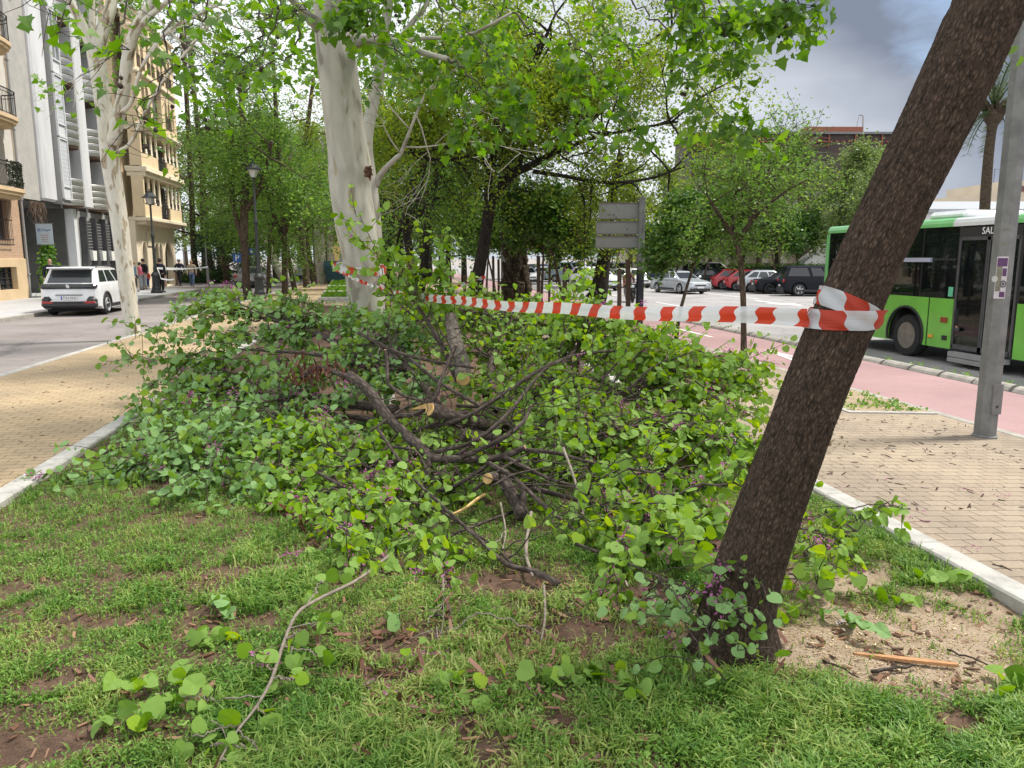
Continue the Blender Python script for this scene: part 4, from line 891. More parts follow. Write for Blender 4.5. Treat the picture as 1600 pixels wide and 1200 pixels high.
for (a, c, cy) in ((YF + .02, YR - .02, None),): panel(a, c, None, x=2.45)
mb = MB(); mb.box((1.25, YR - .02, .86), (2.5, .06, 1.06), bev=.02); mb.build("rear_panel", M['bus_green'], bus)
mb = MB(); mb.box((1.25, YF + .02, .86), (2.5, .06, 1.06), bev=.02); mb.build("front_panel", M['bus_green'], bus)
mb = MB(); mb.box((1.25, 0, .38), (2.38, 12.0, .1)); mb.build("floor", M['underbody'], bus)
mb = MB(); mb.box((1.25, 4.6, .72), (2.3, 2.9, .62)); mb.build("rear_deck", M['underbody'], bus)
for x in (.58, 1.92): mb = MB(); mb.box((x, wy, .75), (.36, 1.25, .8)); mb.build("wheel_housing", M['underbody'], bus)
# window bands
def pane(y0, y1, z0, z1, x=.012, nm="window"):
    mb = MB(); mb.box((x, (y0 + y1) / 2, (z0 + z1) / 2), (.02, y1 - y0 - .03, z1 - z0)); return mb.build(nm, M['bus_glass'], bus)
for y0, y1 in ((1.27, 2.35), (2.35, 4.0), (4.0, YR - .1), (-2.3, -.39), (-4.26, -2.3)): pane(y0, y1, 1.39, 2.88)
for y0, y1 in ((YF + .1, -4), (-4, -2), (-2, 0), (0, 2), (2, 4), (4, YR - .1)): pane(y0, y1, 1.39, 2.88, 2.49)
mb = MB(); mb.box((1.25, YR - .0, 2.15), (2.2, .03, 1.4)); mb.build("rear_window", M['bus_glass'], bus); mb = MB(); mb.box((1.25, YF, 1.95), (2.3, .03, 1.8)); mb.build("windscreen", M['bus_glass'], bus)
for x in (.03, 2.46):
    for y in (YF + .06, YR - .05): mb = MB(); mb.box((x, y, 2.1), (.1, .12, 1.5)); mb.build("corner_post", M['bus_roof_green'], bus)
for y in (-2.3, 2.35, 4.0, -4.28, -.37, 1.25):
    for x in (.035, 2.46): mb = MB(); mb.box((x, y, 2.13), (.06, .08, 1.5)); mb.build("window_post", M['rubber'], bus)
mb = MB(); mb.box((.004, 1.8, 2.2), (.03, 1.0, .04)); mb.box((.004, 3.15, 2.2), (.03, 1.5, .04)); mb.box((.004, 5.0, 2.2), (.03, 1.7, .04)); mb.build("window_rail", M['rubber'], bus)
mb = MB(); mb.box((-.03, 2.62, 2.19), (.06, 1.2, .09)); mb.build("open_vent", pm("pale_vent_glass", (.42, .44, .55), .15, var=.05), bus)
for (a, c) in doors:
    f = MB(); mid = (a + c) / 2
    for y in (a, mid - .02, mid + .02, c): f.box((.02, y, 1.5), (.06, .05, 2.3))
    f.box((.02, mid, 2.62), (.06, c - a, .07)); f.box((.02, mid, .4), (.06, c - a, .1)); d = f.build("door", M['metal_dark'], bus)
    for (p, q) in ((a + .03, mid - .04), (mid + .04, c - .03)): mb = MB(); mb.box((.015, (p + q) / 2, 1.52), (.02, q - p, 2.14)); mb.build("pane", M['bus_glass'], d)
    mb = MB(); mb.box((.02, mid, 2.75), (.05, c - a + .06, .2)); mb.build("door_header", M['rubber'], d)
    mb = MB(); mb.box((-.02, mid, .25), (.2, c - a - .1, .1)); mb.box((-.04, mid + .1, .14), (.2, c - a - .35, .09)); mb.build("step", M['conc_grey'], d)
mb = MB(); put_text(mb, "SALIDA", .19, (-.008, .35, 2.76), (0, -1, 0), (0, 0, 1)); mb.build("lettering", pm("white_lettering", (.8, .8, .8), .5, var=.02), bus)
# roof
prof = [(0.0, 2.88), (0.0, 2.95), (.03, 3.02), (.1, 3.06), (2.4, 3.06), (2.47, 3.02), (2.5, 2.95), (2.5, 2.88)]
for (a, c, mt) in ((1.49, YR, M['bus_roof_green']), (-.17, 1.49, M['bus_white']), (YF, -.17, M['bus_roof_green'])): mb = MB(); mb.prism(prof, a + .001, c - .001, 'Y'); mb.build("roof", mt, bus)
mb = MB(); mb.box((1.0, 2.05, 3.13), (1.5, 1.15, .2), bev=.08); mb.build("roof_unit", M['bus_white'], bus); mb = MB(); mb.box((1.3, -2.5, 3.13), (1.6, 2.0, .18), bev=.08); mb.build("roof_unit", M['bus_white'], bus)
# wheels: steel, dusty
M['bus_rim'] = pm("dusty_steel_rim", (.2, .17, .145), .7, var=.25, ns=6)
for y in (wy, wyf):
    for x, s in ((.2, -1), (2.3, 1)):
        mb = MB(); w = .3; xo = x; rr = .48
        mb.lathe([(rr * .62, -w / 2), (rr * .93, -w / 2), (rr * .99, -w / 2 + .04), (rr, 0), (rr * .99, w / 2 - .04), (rr * .93, w / 2), (rr * .62, w / 2)], (xo, y, rr), 34, 'X', False); wh = mb.build("wheel", M['tyre'], bus, smooth=True, sharp=35)
        q = -1 if s < 0 else 1
        mb = MB(); mb.lathe([(.001, q * .02), (.09, q * .02), (.12, 0), (.2, -q * .02), (.26, q * .13), (.3, q * .14), (.3, q * .15)][::q], (xo, y, rr), 28, 'X')
        rim = mb.build("rim", M['bus_rim'], wh, smooth=True, sharp=40); mb = MB()
        for i in range(8): a = 2 * pi * i / 8; mb.sphere((xo + q * .02, y + .165 * cos(a), rr + .165 * sin(a)), .032, 8)
        mb.build("wheel_nuts", M['hub_dark'], wh)
for cy in (wy, wyf):
    mb = MB(); mb.tube([(-.004, cy - .62 * cos(a), .52 + .62 * sin(a)) for a in np.linspace(-.25, pi + .25, 20)], .03, 6); mb.build("arch_lip", M['rubber'], bus)
mb = MB(); mb.box((-.012, 1.5, .93), (.03, .2, .12), bev=.01); mb.build("side_lamp", pm("brown_lamp", (.25, .05, .015), .3), bus); mb = MB(); mb.box((-.012, 1.87, .55), (.03, .14, .07), bev=.01); mb.build("marker_lamp", pm("amber_lamp", (.7, .3, .03), .3), bus)
mb = MB(); mb.box((-.012, 3.6, .8), (.03, .12, .07), bev=.01); mb.build("marker_lamp", bpy.data.materials["brown_lamp"], bus)
mb = MB(); mb.box((-.006, 1.45, .55), (.02, .14, .1)); mb.build("lock_plate", M['rubber'], bus); mb = MB(); mb.box((.0, 2.0, .86), (.012, .014, 1.04)); mb.build("panel_gap", M['underbody'], bus)
mb = MB(); mb.box((-.006, 1.38, 1.53), (.01, .13, .2)); mb.build("sticker", pm("green_sticker", (.12, .5, .3), .5), bus)
M['seat'] = pm("bus_seat", (.05, .11, .07), .8, var=.3)
for i, y in enumerate((1.35, 2.15, 3.0, 3.8, 4.7, -1.0, -1.9, -2.8, -3.6)):
    for x in (.35, 1.95):
        mb = MB(); mb.box((x, y, .95 + .25 * (y > 1)), (.5, .45, .1), bev=.03); mb.box((x, y + .22, 1.32 + .25 * (y > 1)), (.5, .08, .75), bev=.03); mb.build("seat", M['seat'], bus)
mb = MB()
for y in (-.3, 1.0, 2.4, -2.6): mb.tube([(.55, y, .4), (.55, y, 2.85)], .02, 6)
mb.tube([(.55, -4, 2.5), (.55, 4.5, 2.5)], .02, 6); mb.build("hand_rail", pm("rail_metal", (.4, .42, .4), .3, metal=.8), bus)
mb = MB(); mb.box((1.25, 0, 2.87), (2.4, 12, .02)); mb.build("ceiling", M['cabin'], bus)
# ================================================================== street furniture
M['lamp_iron'] = pm("lamp_post_iron", (0.022, 0.026, 0.026), 0.5, var=.3, ns=8); M['lamp_glass'] = pm("frosted_lamp_glass", (0.55, 0.55, 0.52), 0.25, var=.05)
M['galv'] = pm("galvanised_steel", (0.17, 0.172, 0.168), 0.6, metal=.2, var=.3, ns=5, bmp=.15, bs=60)
M['sign_blue'] = pm("sign_blue", (0.015, 0.10, 0.34), 0.45, var=.06); M['sign_white'] = pm("sign_white", (.75, .76, .76), .45, var=.03)
def street_lamp(loc, h, label, sc=1.0):
    t = thing("street_lamp", loc, label, "street lamp", group="black cast iron street lamps")
    mb = MB(); mb.lathe([(.30, 0), (.30, .12), (.24, .16), (.23, .3), (.2, .36), (.19, .85), (.24, .92), (.22, 1.0), (.12, 1.12)], n=8); mb.build("pedestal", M['lamp_iron'], t)
    mb = MB(); mb.lathe([(.1, 1.1), (.1, 1.35), (.075, 1.42), (.07, h * .55), (.1, h * .555), (.1, h * .575), (.06, h * .585), (.05, h - .75), (.09, h - .72), (.05, h - .68)], n=12); mb.build("pole", M['lamp_iron'], t, smooth=True, sharp=40)
    mb = MB()
    for s in (-1, 1): mb.tube([(s * .05, 0, h - .72), (s * .3, 0, h - .62), (s * .3, 0, h - .45)], .018, 6)
    mb.build("bracket", M['lamp_iron'], t)
    mb = MB(); mb.lathe([(.1, h - .68), (.27, h - .34)], n=6); mb.build("lantern_glass", M['lamp_glass'], t)
    mb = MB(); mb.lathe([(.42, h - .36), (.42, h - .32), (.3, h - .27), (.2, h - .12), (.1, h - .08), (.1, h - .02), (.03, h), (.03, h + .1), (.001, h + .12)], n=8); mb.build("lantern_hood", M['lamp_iron'], t); return t
g = G(245, 458, -.1); street_lamp((g[0], g[1], -.1), 5.3, "black iron street lamp on the pavement in front of the yellow building")
g = G(406, 466, -.06); street_lamp((g[0], g[1], -.06), 6.0, "black iron street lamp between the thin trees at the left road")
g = DP(609, 404, 35); street_lamp((g[0], g[1], -.05), 5.8, "black iron street lamp just right of the pale plane trunk")
g = DP(491, 404, 58); street_lamp((g[0], g[1], -.05), 5.4, "farther black iron street lamp beside a thick pale trunk")
for px, py in ((333, 380), (287, 388), (355, 390)):
    g = DP(px, py, 70); t = thing("park_lamp", (g[0], g[1], -.2), "slim park lamp with pale globe in the park behind the palms", "park lamp", group="pale globe lamps in the park")
    mb = MB(); mb.lathe([(.06, 0), (.05, g[2] - .1)], n=8); mb.build("pole", M['conc_grey'], t); mb = MB(); mb.sphere((0, 0, g[2] + .1), .2, 12); mb.build("globe", M['lamp_glass'], t, smooth=True)

# tall grey lighting pole on the right paving
g = G(1538, 684, -.19)
t = thing("lighting_pole", (g[0], g[1], -.19), "tall galvanised octagonal lighting pole with stickers on the right paving", "pole")
yawp = math.atan2(-g[1], -g[0]) - pi / 8
mb = MB(); mb.lathe([(.128, 0), (.128, .03), (.115, .04), (.1, 9)], n=8); mb.M = Matrix.Rotation(yawp, 4, 'Z'); o = mb.build("shaft", M['galv'], t); o.rotation_euler.z = yawp
fr = Vector((-g[0], -g[1], 0)).normalized(); sd = Vector((-fr.y, fr.x, 0))     # towards the camera, and to its left
def pole_pt(u, z, off): return fr * (.1155 * cos(pi / 8) - .0016 * z + off) + sd * u + Vector((0, 0, z))
def plaque(name, u0, u1, z0, z1, off, mat, th=.003, parent=t):
    P = [pole_pt(u0, z0, off), pole_pt(u1, z0, off), pole_pt(u1, z1, off), pole_pt(u0, z1, off)]; Q = [p - fr * th for p in P]
    m_ = MB(); m_.add(P + Q, [(3, 2, 1, 0), (4, 5, 6, 7), (0, 1, 5, 4), (1, 2, 6, 5), (2, 3, 7, 6), (3, 0, 4, 7)]); return m_.build(name, mat, parent)
fr0, sd0 = fr, sd
fr = (fr0 * cos(pi / 4) + sd0 * sin(pi / 4)); sd = Vector((-fr.y, fr.x, 0))
h_ = plaque("access_hatch", -.06, .06, .28, .6, .015, M['galv'], .015); plaque("hatch_bolt", -.012, .012, .35, .375, .022, M['trim_black'], .008, h_)
fr, sd = fr0, sd0
st = plaque("sticker", -.046, .054, 1.5, 1.93, .005, pm("sticker_paper", (.5, .47, .5), .7, var=.15, ns=20))
M['purple'] = pm("purple_print", (.10, .04, .12), .7, var=.3, ns=40); M['worn'] = pm("torn_paper", (.19, .18, .14), .9, var=.3, ns=30)
plaque("print_band", -.04, .048, 1.83, 1.915, .0068, M['purple'], .001, st); plaque("print_band", -.0, .048, 1.515, 1.57, .0068, M['purple'], .001, st); plaque("print_band", .012, .048, 1.73, 1.81, .0068, M['purple'], .001, st)
plaque("torn_patch", -.04, .008, 1.575, 1.83, .0072, M['worn'], .001, st)
mb = MB()
for r0, r1 in ((.028, .02), (.013, .004)):
    for i in range(16):
        a, c = 2 * pi * i / 16, 2 * pi * (i + 1) / 16; mb.quad(*[pole_pt(.026 + rr * cos(x), 1.65 + rr * 1.3 * sin(x), .0078) for rr, x in ((r0, a), (r0, c), (r1, c), (r1, a))])
mb.build("ring_print", M['plate_txt'], st)
mb = MB(); mb.add([pole_pt(-.05 + .027 * cos(a), 1.7 + .027 * 1.25 * sin(a), .009) for a in np.linspace(0, 2 * pi, 16, endpoint=False)], [tuple(range(16))]); mb.build("round_sticker", pm("pale_sticker", (.45, .45, .43), .7, var=.1), t)
for z, u in ((1.02, .0), (2.05, -.02), (2.2, .01)): plaque("tape_scrap", u - .04, u + .04, z, z + .012, .004, M['worn'], .001)

# grey direction-sign boards seen from behind
def sign_boards(name, label, px_post, py_base, zb, dist_w, boards, mat, rim, dark_to=None, side=-1, py_top=250):
    g = G(px_post, py_base, zb) if py_base else DP(px_post, 404, dist_w); dist = g[0] * sin(YAW) + g[1] * cos(YAW)
    t = thing(name, (g[0], g[1], zb), label, "road sign"); t.rotation_euler.z = -YAW - .05; k = dist / FPX; top = float(DP(px_post, py_top, dist)[2]) - zb
    mb = MB(); mb.lathe([(.09, dark_to or 0), (.085, top)], n=12); mb.build("post", M['galv'], t)
    if dark_to: mb = MB(); mb.lathe([(.1, 0), (.1, dark_to + .01)], n=12); mb.build("post_base", pm("dark_blue_post_base", (.01, .014, .025), .5), t)
    for (w, py0, py1, xo) in boards:
        z1 = float(DP(px_post, py0, dist)[2]) - zb; z0 = float(DP(px_post, py1, dist)[2]) - zb; cx = side * (w * k / 2 + .02) + xo * k
        mb = MB(); mb.box((cx, .14, (z0 + z1) / 2), (w * k, .05, z1 - z0), bev=.03); p = mb.build("sign_board", mat, t)
        mb = MB()
        for zz in (z0 + .01, z1 - .01): mb.box((cx, .105, zz), (w * k - .06, .03, .022))
        mb.build("board_rim", rim, p)
    return t
M['board_back'] = pm("grey_board_back", (.21, .21, .2), .6, var=.08, ns=3); M['board_rim'] = pm("board_rim", (.16, .13, .11), .6)
sign_boards("direction_sign", "stack of grey direction boards seen from behind on a dark-footed post", 998, 521, -.2, 0, [(68, 368, 388, 0), (68, 345, 366, 0), (66, 316, 342, 2)], M['board_back'], M['board_rim'], 1.62, -1, 308)
M['board_tan'] = pm("tan_board_back", (.34, .2, .1), .6, var=.1, ns=3)
sign_boards("direction_sign", "stack of brown direction boards behind the dark forked tree", 786, None, -.2, 32, [(52, 376, 390, 60), (38, 362, 374, 46), (38, 346, 359, 46), (48, 318, 334, 60), (48, 298, 314, 58)], M['board_tan'], M['board_rim'], None, 1 - 2, 240)
# parking sign and a second blue sign by the left road
for px, py, d, txt, lab in ((371, 403, 52, "P", "blue parking sign with a white letter P beside the grey saloon"), (395, 393, 55, "", "blue information sign with a white panel beyond the parking sign")):
    g = DP(px, py, d); t = thing("road_sign", (g[0], g[1], -.1), lab, "road sign"); t.rotation_euler.z = -.05
    mb = MB(); mb.lathe([(.035, 0), (.035, g[2] + .3)], n=8); mb.build("post", M['galv'], t)
    mb = MB(); mb.box((0, -.06, g[2] + .1), (.55 if txt else .45, .03, .55 if txt else .45), bev=.012); b_ = mb.build("sign_plate", M['sign_blue'], t)
    mb = MB()
    if txt: put_text(mb, "P", .55, (0.0, -.079, g[2] + .08), (1, 0, 0), (0, 0, 1))
    else: mb.box((0, -.078, g[2] + .1), (.28, .006, .2))
    mb.build("lettering" if txt else "white_panel", M['sign_white'], b_)
# the small banner sign on the passage wall
t = thing("banner_sign", (-16.35, 40.1, 2.86), "pale blue banner sign hanging at the passage beside the brick building", "sign")
mb = MB(); mb.box((.05, .95, 0), (.03, 1.9, .03)); mb.box((.4, 0, .5), (.85, .03, .03)); mb.box((.4, 0, -.49), (.85, .03, .03)); mb.v = mb.v[8:]; mb.f = [tuple(i - 8 for i in f) for f in mb.f[6:]]; mb.m = mb.m[6:]; mb.build("bracket", M['galv'], t)
mb = MB(); mb.box((.42, 0, 0), (.72, .02, .95)); cl = mb.build("banner", pm("pale_blue_banner", (.42, .5, .56), .7, var=.14, ns=2), t)
mb = MB(); put_text(mb, "@ Inagen", .16, (.42, -.014, .2), (1, 0, 0), (0, 0, 1)); mb.build("lettering", pm("banner_blue", (.02, .13, .33), .6), cl)
mb = MB()
for i, w in enumerate((.36, .3, .3, .24)): mb.box((.42, -.012, -.05 - i * .1), (w, .004, .035))
mb.build("small_print", pm("banner_brown", (.35, .25, .22), .7), cl)
# litter containers, stone edging and turf bank up the avenue
g = G(530, 443, -.05)
t = thing("waste_container", (g[0], g[1], -.05), "dark teal waste container on the far left path", "container"); M['teal'] = pm("teal_plastic", (.015, .07, .09), .5, var=.2)
mb = MB(); mb.add([(-.8, -.5, .2), (.8, -.5, .2), (.8, .5, .2), (-.8, .5, .2), (-.95, -.6, 1.25), (.95, -.6, 1.25), (.95, .6, 1.25), (-.95, .6, 1.25)], [(3, 2, 1, 0), (0, 1, 5, 4), (1, 2, 6, 5), (2, 3, 7, 6), (3, 0, 4, 7)]); mb.build("bin_body", M['teal'], t)
mb = MB(); mb.prism([(-.65, 1.24), (.65, 1.24), (.6, 1.4), (.2, 1.6), (-.2, 1.6), (-.6, 1.4)], -1, 1, 'X'); mb.build("lid", M['teal'], t)
for x in (-.7, .7):
    for y in (-.45, .45): mb = MB(); mb.lathe([(.001, -.03), (.1, -.03), (.1, .03), (.001, .03)], (x, y, .1), 10, 'Y'); mb.build("wheel", M['tyre'], t)
mb = MB(); mb.box((.3, -.625, .9), (.4, .01, .4)); mb.build("sticker", M['sign_white'], t)
mb = MB()
for i in range(3): mb.box((-.55, 33.0 + i * 2.6, .02 + i * .16), (4.5, .34, .22), bev=.02)
for i in range(3): mb.box((-2.75, 34.4 + i * 2.6, .0 + i * .16), (.2, 2.4, .2), bev=.02)
tag(mb.build("garden_edging", M['granite']), kind="structure")
# white barrier tape between the lamp and a low post, plus the pole beside it
g = G(327, 450, -.1); t = thing("barrier_post", (g[0], g[1], -.1), "thin metal post holding the white barrier tape by the left kerb", "post")
mb = MB(); mb.lathe([(.045, 0), (.04, 1.25), (.055, 1.26), (.055, 1.32)], n=8); mb.build("shaft", M['galv'], t); mb = MB(); mb.lathe([(.12, 0), (.12, .02)], n=10); mb.build("foot", M['galv'], t)
ga = G(245, 458, -.1); A = Vector((ga[0] + .13, ga[1] - .1, 1.22)); Bp = Vector((g[0], g[1], 1.2)); mb = MB(); n = 14; prev = None
for i in range(n + 1):
    u = i / n; p = A.lerp(Bp, u); p.z -= .3 * u * (1 - u); a = 0.5 + .4 * sin(u * 7); q = Vector((0, .05 * cos(a), .06 * sin(a) + .02)); cur = (p - q, p + q)
    if prev: mb.quad(prev[0], cur[0], cur[1], prev[1]); mb.quad(*[x + Vector((0, .003, 0)) for x in (prev[1], cur[1], cur[0], prev[0])])
    prev = cur
pp = A.copy()
for (dx, dz) in ((.1, -.25), (.16, -.55), (.5, -.62), (.8, -.6)): c = A + Vector((dx, 0, dz)); mb.quad(pp - Vector((0, .03, .03)), c - Vector((0, .03, .04)), c + Vector((0, .03, .04)), pp + Vector((0, .03, .03))); pp = c
tag(mb.build("barrier_tape", pm("white_tape", (.7, .71, .72), .5, var=.1)), "white barrier tape strung from the street lamp to a thin post", "barrier tape")
g = DP(322, 404, 56); t = thing("sign_pole", (g[0], g[1], -.1), "slim pale grey pole beyond the barrier post", "pole"); mb = MB(); mb.lathe([(.06, 0), (.055, 2.9), (.001, 2.95)], n=8); mb.build("shaft", M['galv'], t)

# ================================================================== people
M['skin'] = pm("skin", (.48, .29, .2), .55, var=.06); M['shoe'] = pm("shoes", (.06, .05, .05), .6); M['hair_dark'] = pm("dark_hair", (.03, .02, .015), .7, var=.3); M['hair_blond'] = pm("light_brown_hair", (.32, .2, .1), .7, var=.25)
def cloth(n, c): return pm(n, c, .85, var=.15, ns=9, bmp=.15, bs=60)
def skin_mesh(name, joints, edges, mat, parent, sub=1):
    """one continuous surface grown round a skeleton: joints = [(x, y, z, rx, ry)]"""
    me = bpy.data.meshes.new(name); me.from_pydata([j[:3] for j in joints], edges, [])
    o = bpy.data.objects.new(name, me); COL.objects.link(o)
    md = o.modifiers.new("skin", 'SKIN'); md.use_smooth_shade = True
    if not me.skin_vertices: me.skin_vertices.new() if hasattr(me.skin_vertices, "new") else None
    bpy.context.view_layer.update()
    sv = me.skin_vertices[0].data
    for i, j in enumerate(joints): sv[i].radius = (j[3], j[4] if len(j) > 4 else j[3]); sv[i].use_root = i == 0
    o.modifiers.new("subdivision", 'SUBSURF').levels = sub; o.modifiers[-1].render_levels = sub
    dg = bpy.context.evaluated_depsgraph_get(); ev = o.evaluated_get(dg); m2 = bpy.data.meshes.new_from_object(ev, depsgraph=dg)
    bpy.data.objects.remove(o); m2.name = name; m2.materials.clear(); m2.materials.append(mat)
    o = bpy.data.objects.new(name, m2); COL.objects.link(o); o.parent = parent; return o
def person(label, loc, rz, h, top, legs, hair=None, pose="stand", step=0.0, arm=0.0, cap=None, cat="person", group=None, hold=None, skin_top=.0):
    t = thing("person", loc, label, cat, rz, group); s = h
    sw = .115; hipw = .055
    if pose == "sit": pel = .28; kn = [(-.07, .25, .27), (.07, .25, .27)]; an = [(-.07, .26, .05), (.07, .26, .05)]
    else: pel = .52; kn = [(-.055, step * .14 + .02, .28), (.055, -step * .1 + .02, .285)]; an = [(-.055, step * .2, .045), (.055, -step * .24, .06 if step else .045)]
    ch = pel + .2; sh = pel + .3; nk = pel + .335; hd = pel + .40
    el = [(-.155, -step * .06 - .01 + arm * .04, sh - .17), (.155, step * .06 - .01 + arm * .04, sh - .17)]; wr = [(-.155 + abs(arm) * .05, -step * .1 + .04 + arm * .17, sh - .31 + arm * .12), (.155 - abs(arm) * .05, step * .1 + .04 + arm * .17, sh - .31 + arm * .12)]
    J = [(0, 0, pel, .075, .055), (0, 0, ch, .075, .055), (0, 0, sh, .06, .045), (0, 0.005, nk, .032, .032), (0, .015, hd, .048, .056), (0, .012, hd + .055, .045, .052), (0, .01, hd + .085, .022, .026)]
    E = [(0, 1), (1, 2), (2, 3), (3, 4), (4, 5), (5, 6)]
    for k, sg in ((0, -1), (1, 1)):
        b_ = len(J); J += [(sg * sw, 0, sh - .01, .034), (*el[k], .026), (*wr[k], .017), (wr[k][0], wr[k][1] + .012, wr[k][2] - .035, .02, .012), (wr[k][0] - sg * .004, wr[k][1] + .02, wr[k][2] - .075, .013, .008)]
        E += [(2, b_), (b_, b_ + 1), (b_ + 1, b_ + 2), (b_ + 2, b_ + 3), (b_ + 3, b_ + 4)]
        b_ = len(J); J += [(sg * hipw, 0, pel - .03, .05), (*kn[k], .034), (*an[k], .024), (an[k][0], an[k][1] + .07, .018, .024, .016)]
        E += [(0, b_), (b_, b_ + 1), (b_ + 1, b_ + 2), (b_ + 2, b_ + 3)]
    J = [tuple(v * s for v in j) for j in J]; skin_mesh("body", J, E, M['skin'], t)
    def grow(i, d): j = J[i]; return (*j[:3], j[3] + d * s, (j[4] if len(j) > 4 else j[3]) + d * s)
    low = (0, 0, (pel - .04) * s, .095 * s, .075 * s)
    jj = [grow(1, .02), grow(2, .034), low] + [grow(7, .024), grow(8, .016), grow(9, .012)] + [grow(16, .024), grow(17, .016), grow(18, .012)] + [(0, 0, (nk - .004) * s, .05 * s, .045 * s)]
    skin_mesh("jacket", jj, [(0, 1), (0, 2), (1, 3), (3, 4), (4, 5), (1, 6), (6, 7), (7, 8), (1, 9)], top, t)
    jj = [(0, 0, pel * s, .085 * s, .066 * s), grow(12, .016), grow(13, .016), grow(14, .014), grow(21, .016), grow(22, .016), grow(23, .014)]
    skin_mesh("trousers", jj, [(0, 1), (1, 2), (2, 3), (0, 4), (4, 5), (5, 6)], legs, t)
    for k in (0, 1): mb = MB(); mb.box((an[k][0] * s, (an[k][1] + .035) * s, .022 * s + (an[k][2] - .045) * s), (.055 * s, .15 * s, .044 * s), bev=.015); mb.build("shoe", M['shoe'], t)
    mb = MB()
    for sg in (-1, 1): mb.sphere((sg * .017 * s, (.012 + .052) * s, (hd + .028) * s), .0055 * s, 6)
    mb.build("eyes", M['plate_txt'], t)
    mb = MB(); mb.add([(0, .083 * s, (hd + .008) * s), (-.008 * s, .066 * s, (hd + .004) * s), (.008 * s, .066 * s, (hd + .004) * s), (0, .066 * s, (hd + .035) * s)], [(0, 1, 3), (0, 3, 2), (0, 2, 1)]); mb.build("nose", M['skin'], t)
    for sg in (-1, 1): mb = MB(); mb.sphere((sg * .047 * s, .01 * s, (hd + .02) * s), .013 * s, 6, (.5, 1, 1.3)); mb.build("ear", M['skin'], t)
    if hair:
        mb = MB(); n = 12
        for i in range(5):
            for j in range(n):
                def Q(a, c): th = 2 * pi * c / n; ph = .03 + a * .42; back = .5 - .5 * sin(th); ph *= (.72 + .5 * back); return (.056 * s * sin(ph) * cos(th), (.008 + .064 * sin(ph) * sin(th)) * s, (hd + .03 + .068 * cos(ph)) * s)
                mb.quad(Q(i, j), Q(i, j + 1), Q(i + 1, j + 1), Q(i + 1, j))
        mb.build("hair", hair, t, smooth=True)
    if cap:
        mb = MB(); mb.lathe([(.06 * s, 0), (.058 * s, .02 * s), (.04 * s, .05 * s), (.001, .058 * s)], (0, .01 * s, (hd + .045) * s), 12); mb.box((0, .085 * s, (hd + .048) * s), (.08 * s, .07 * s, .008 * s)); mb.build("cap", cap, t)
    return t
def at(px, py, z=-.1): g = G(px, py, z); return (float(g[0]), float(g[1]), z)
c_navy = cloth("navy_cloth", (.015, .018, .035)); c_black = cloth("black_cloth", (.012, .012, .014)); c_jean = cloth("denim", (.07, .11, .19)); c_red = cloth("red_cloth", (.5, .03, .04)); c_pink = cloth("pink_cloth", (.6, .14, .2)); c_blue = cloth("slate_blue_cloth", (.06, .12, .17)); c_beige = cloth("beige_cloth", (.38, .3, .22)); c_grey = cloth("grey_cloth", (.3, .31, .32)); c_brown = cloth("brown_cloth", (.1, .07, .05))
g = DP(77, 404, 36.5); person("bald man in a dark jacket behind the white SUV", (g[0], g[1], -.1), R(200), 1.8, c_navy, c_black)
person("woman in a slate blue jacket standing left of the child in red", at(212, 456), R(-80), 1.68, c_blue, c_black, M['hair_blond'])
person("person in a pink jacket between the woman in blue and the man in black", at(220.5, 453), R(-60), 1.6, c_pink, c_grey, M['hair_dark'], arm=.4)
person("man in a black jacket and cap behind the child in red", at(226.5, 452), R(150), 1.78, c_black, c_grey, M['hair_dark'], cap=c_black)
person("small child in a red hooded jacket and blue trousers", at(231.5, 451), R(160), 1.12, c_red, cloth("child_blue", (.03, .04, .16)), None, cap=c_red, cat="child")
person("man in a dark coat standing beside the street lamp", at(252.5, 457), R(-20), 1.82, c_navy, c_black, M['hair_dark'])
person("man in a navy jacket and grey cap walking past the hedge", at(282, 447), R(170), 1.76, c_navy, c_black, M['hair_dark'], step=.6, cap=c_grey)
person("woman with light hair, beige jacket and jeans walking behind the man in the grey cap", at(301, 448), R(185), 1.68, c_beige, c_jean, M['hair_blond'], step=.5)
ps = person("seated bus passenger in a grey top behind the tinted window", (11.72 + .42, 13.2 + 1.42, -.5 + .72), R(140), 1.72, c_grey, c_black, M['hair_dark'], pose="sit", arm=.6)
# scooter rider behind the young stakes
g = G(984, 466, -.3); sx, sy = float(g[0]), float(g[1])
t = thing("motor_scooter", (sx, sy, -.5), "dark motor scooter ridden past the grey sign post", "scooter", R(-95))
for x in (-.62, .62):
    mb = MB(); mb.lathe([(.14, -.05), (.22, -.05), (.25, 0), (.22, .05), (.14, .05)], (x, 0, .25), 18, 'Y'); w = mb.build("wheel", M['tyre'], t, smooth=True); mb = MB(); mb.lathe([(.001, -.02), (.15, -.02), (.15, .02), (.001, .02)], (x, 0, .25), 14, 'Y'); mb.build("rim", M['alloy'], w)
mb = MB(); mb.prism([(-.75, .45), (-.7, .75), (-.05, .72), (0, .35), (.32, .33), (.42, .95), (.5, .95), (.6, .5), (.45, .22), (-.3, .2)], -.17, .17, 'Y'); mb.build("body", P_black, t)
mb = MB(); mb.box((-.4, 0, .78), (.65, .28, .1), bev=.04); mb.build("seat", M['trim_black'], t); mb = MB(); mb.tube([(.42, -.33, 1.05), (.45, 0, 1.0), (.42, .33, 1.05)], .02, 8); mb.build("handlebar", M['trim_black'], t)
mb = MB(); mb.box((.53, 0, .82), (.08, .2, .14), bev=.03); mb.build("headlight", M['lamp_clear'], t); mb = MB(); mb.box((-.75, 0, .95), (.35, .4, .32), bev=.04); mb.build("top_box", pm("tan_box", (.5, .25, .13), .6), t)
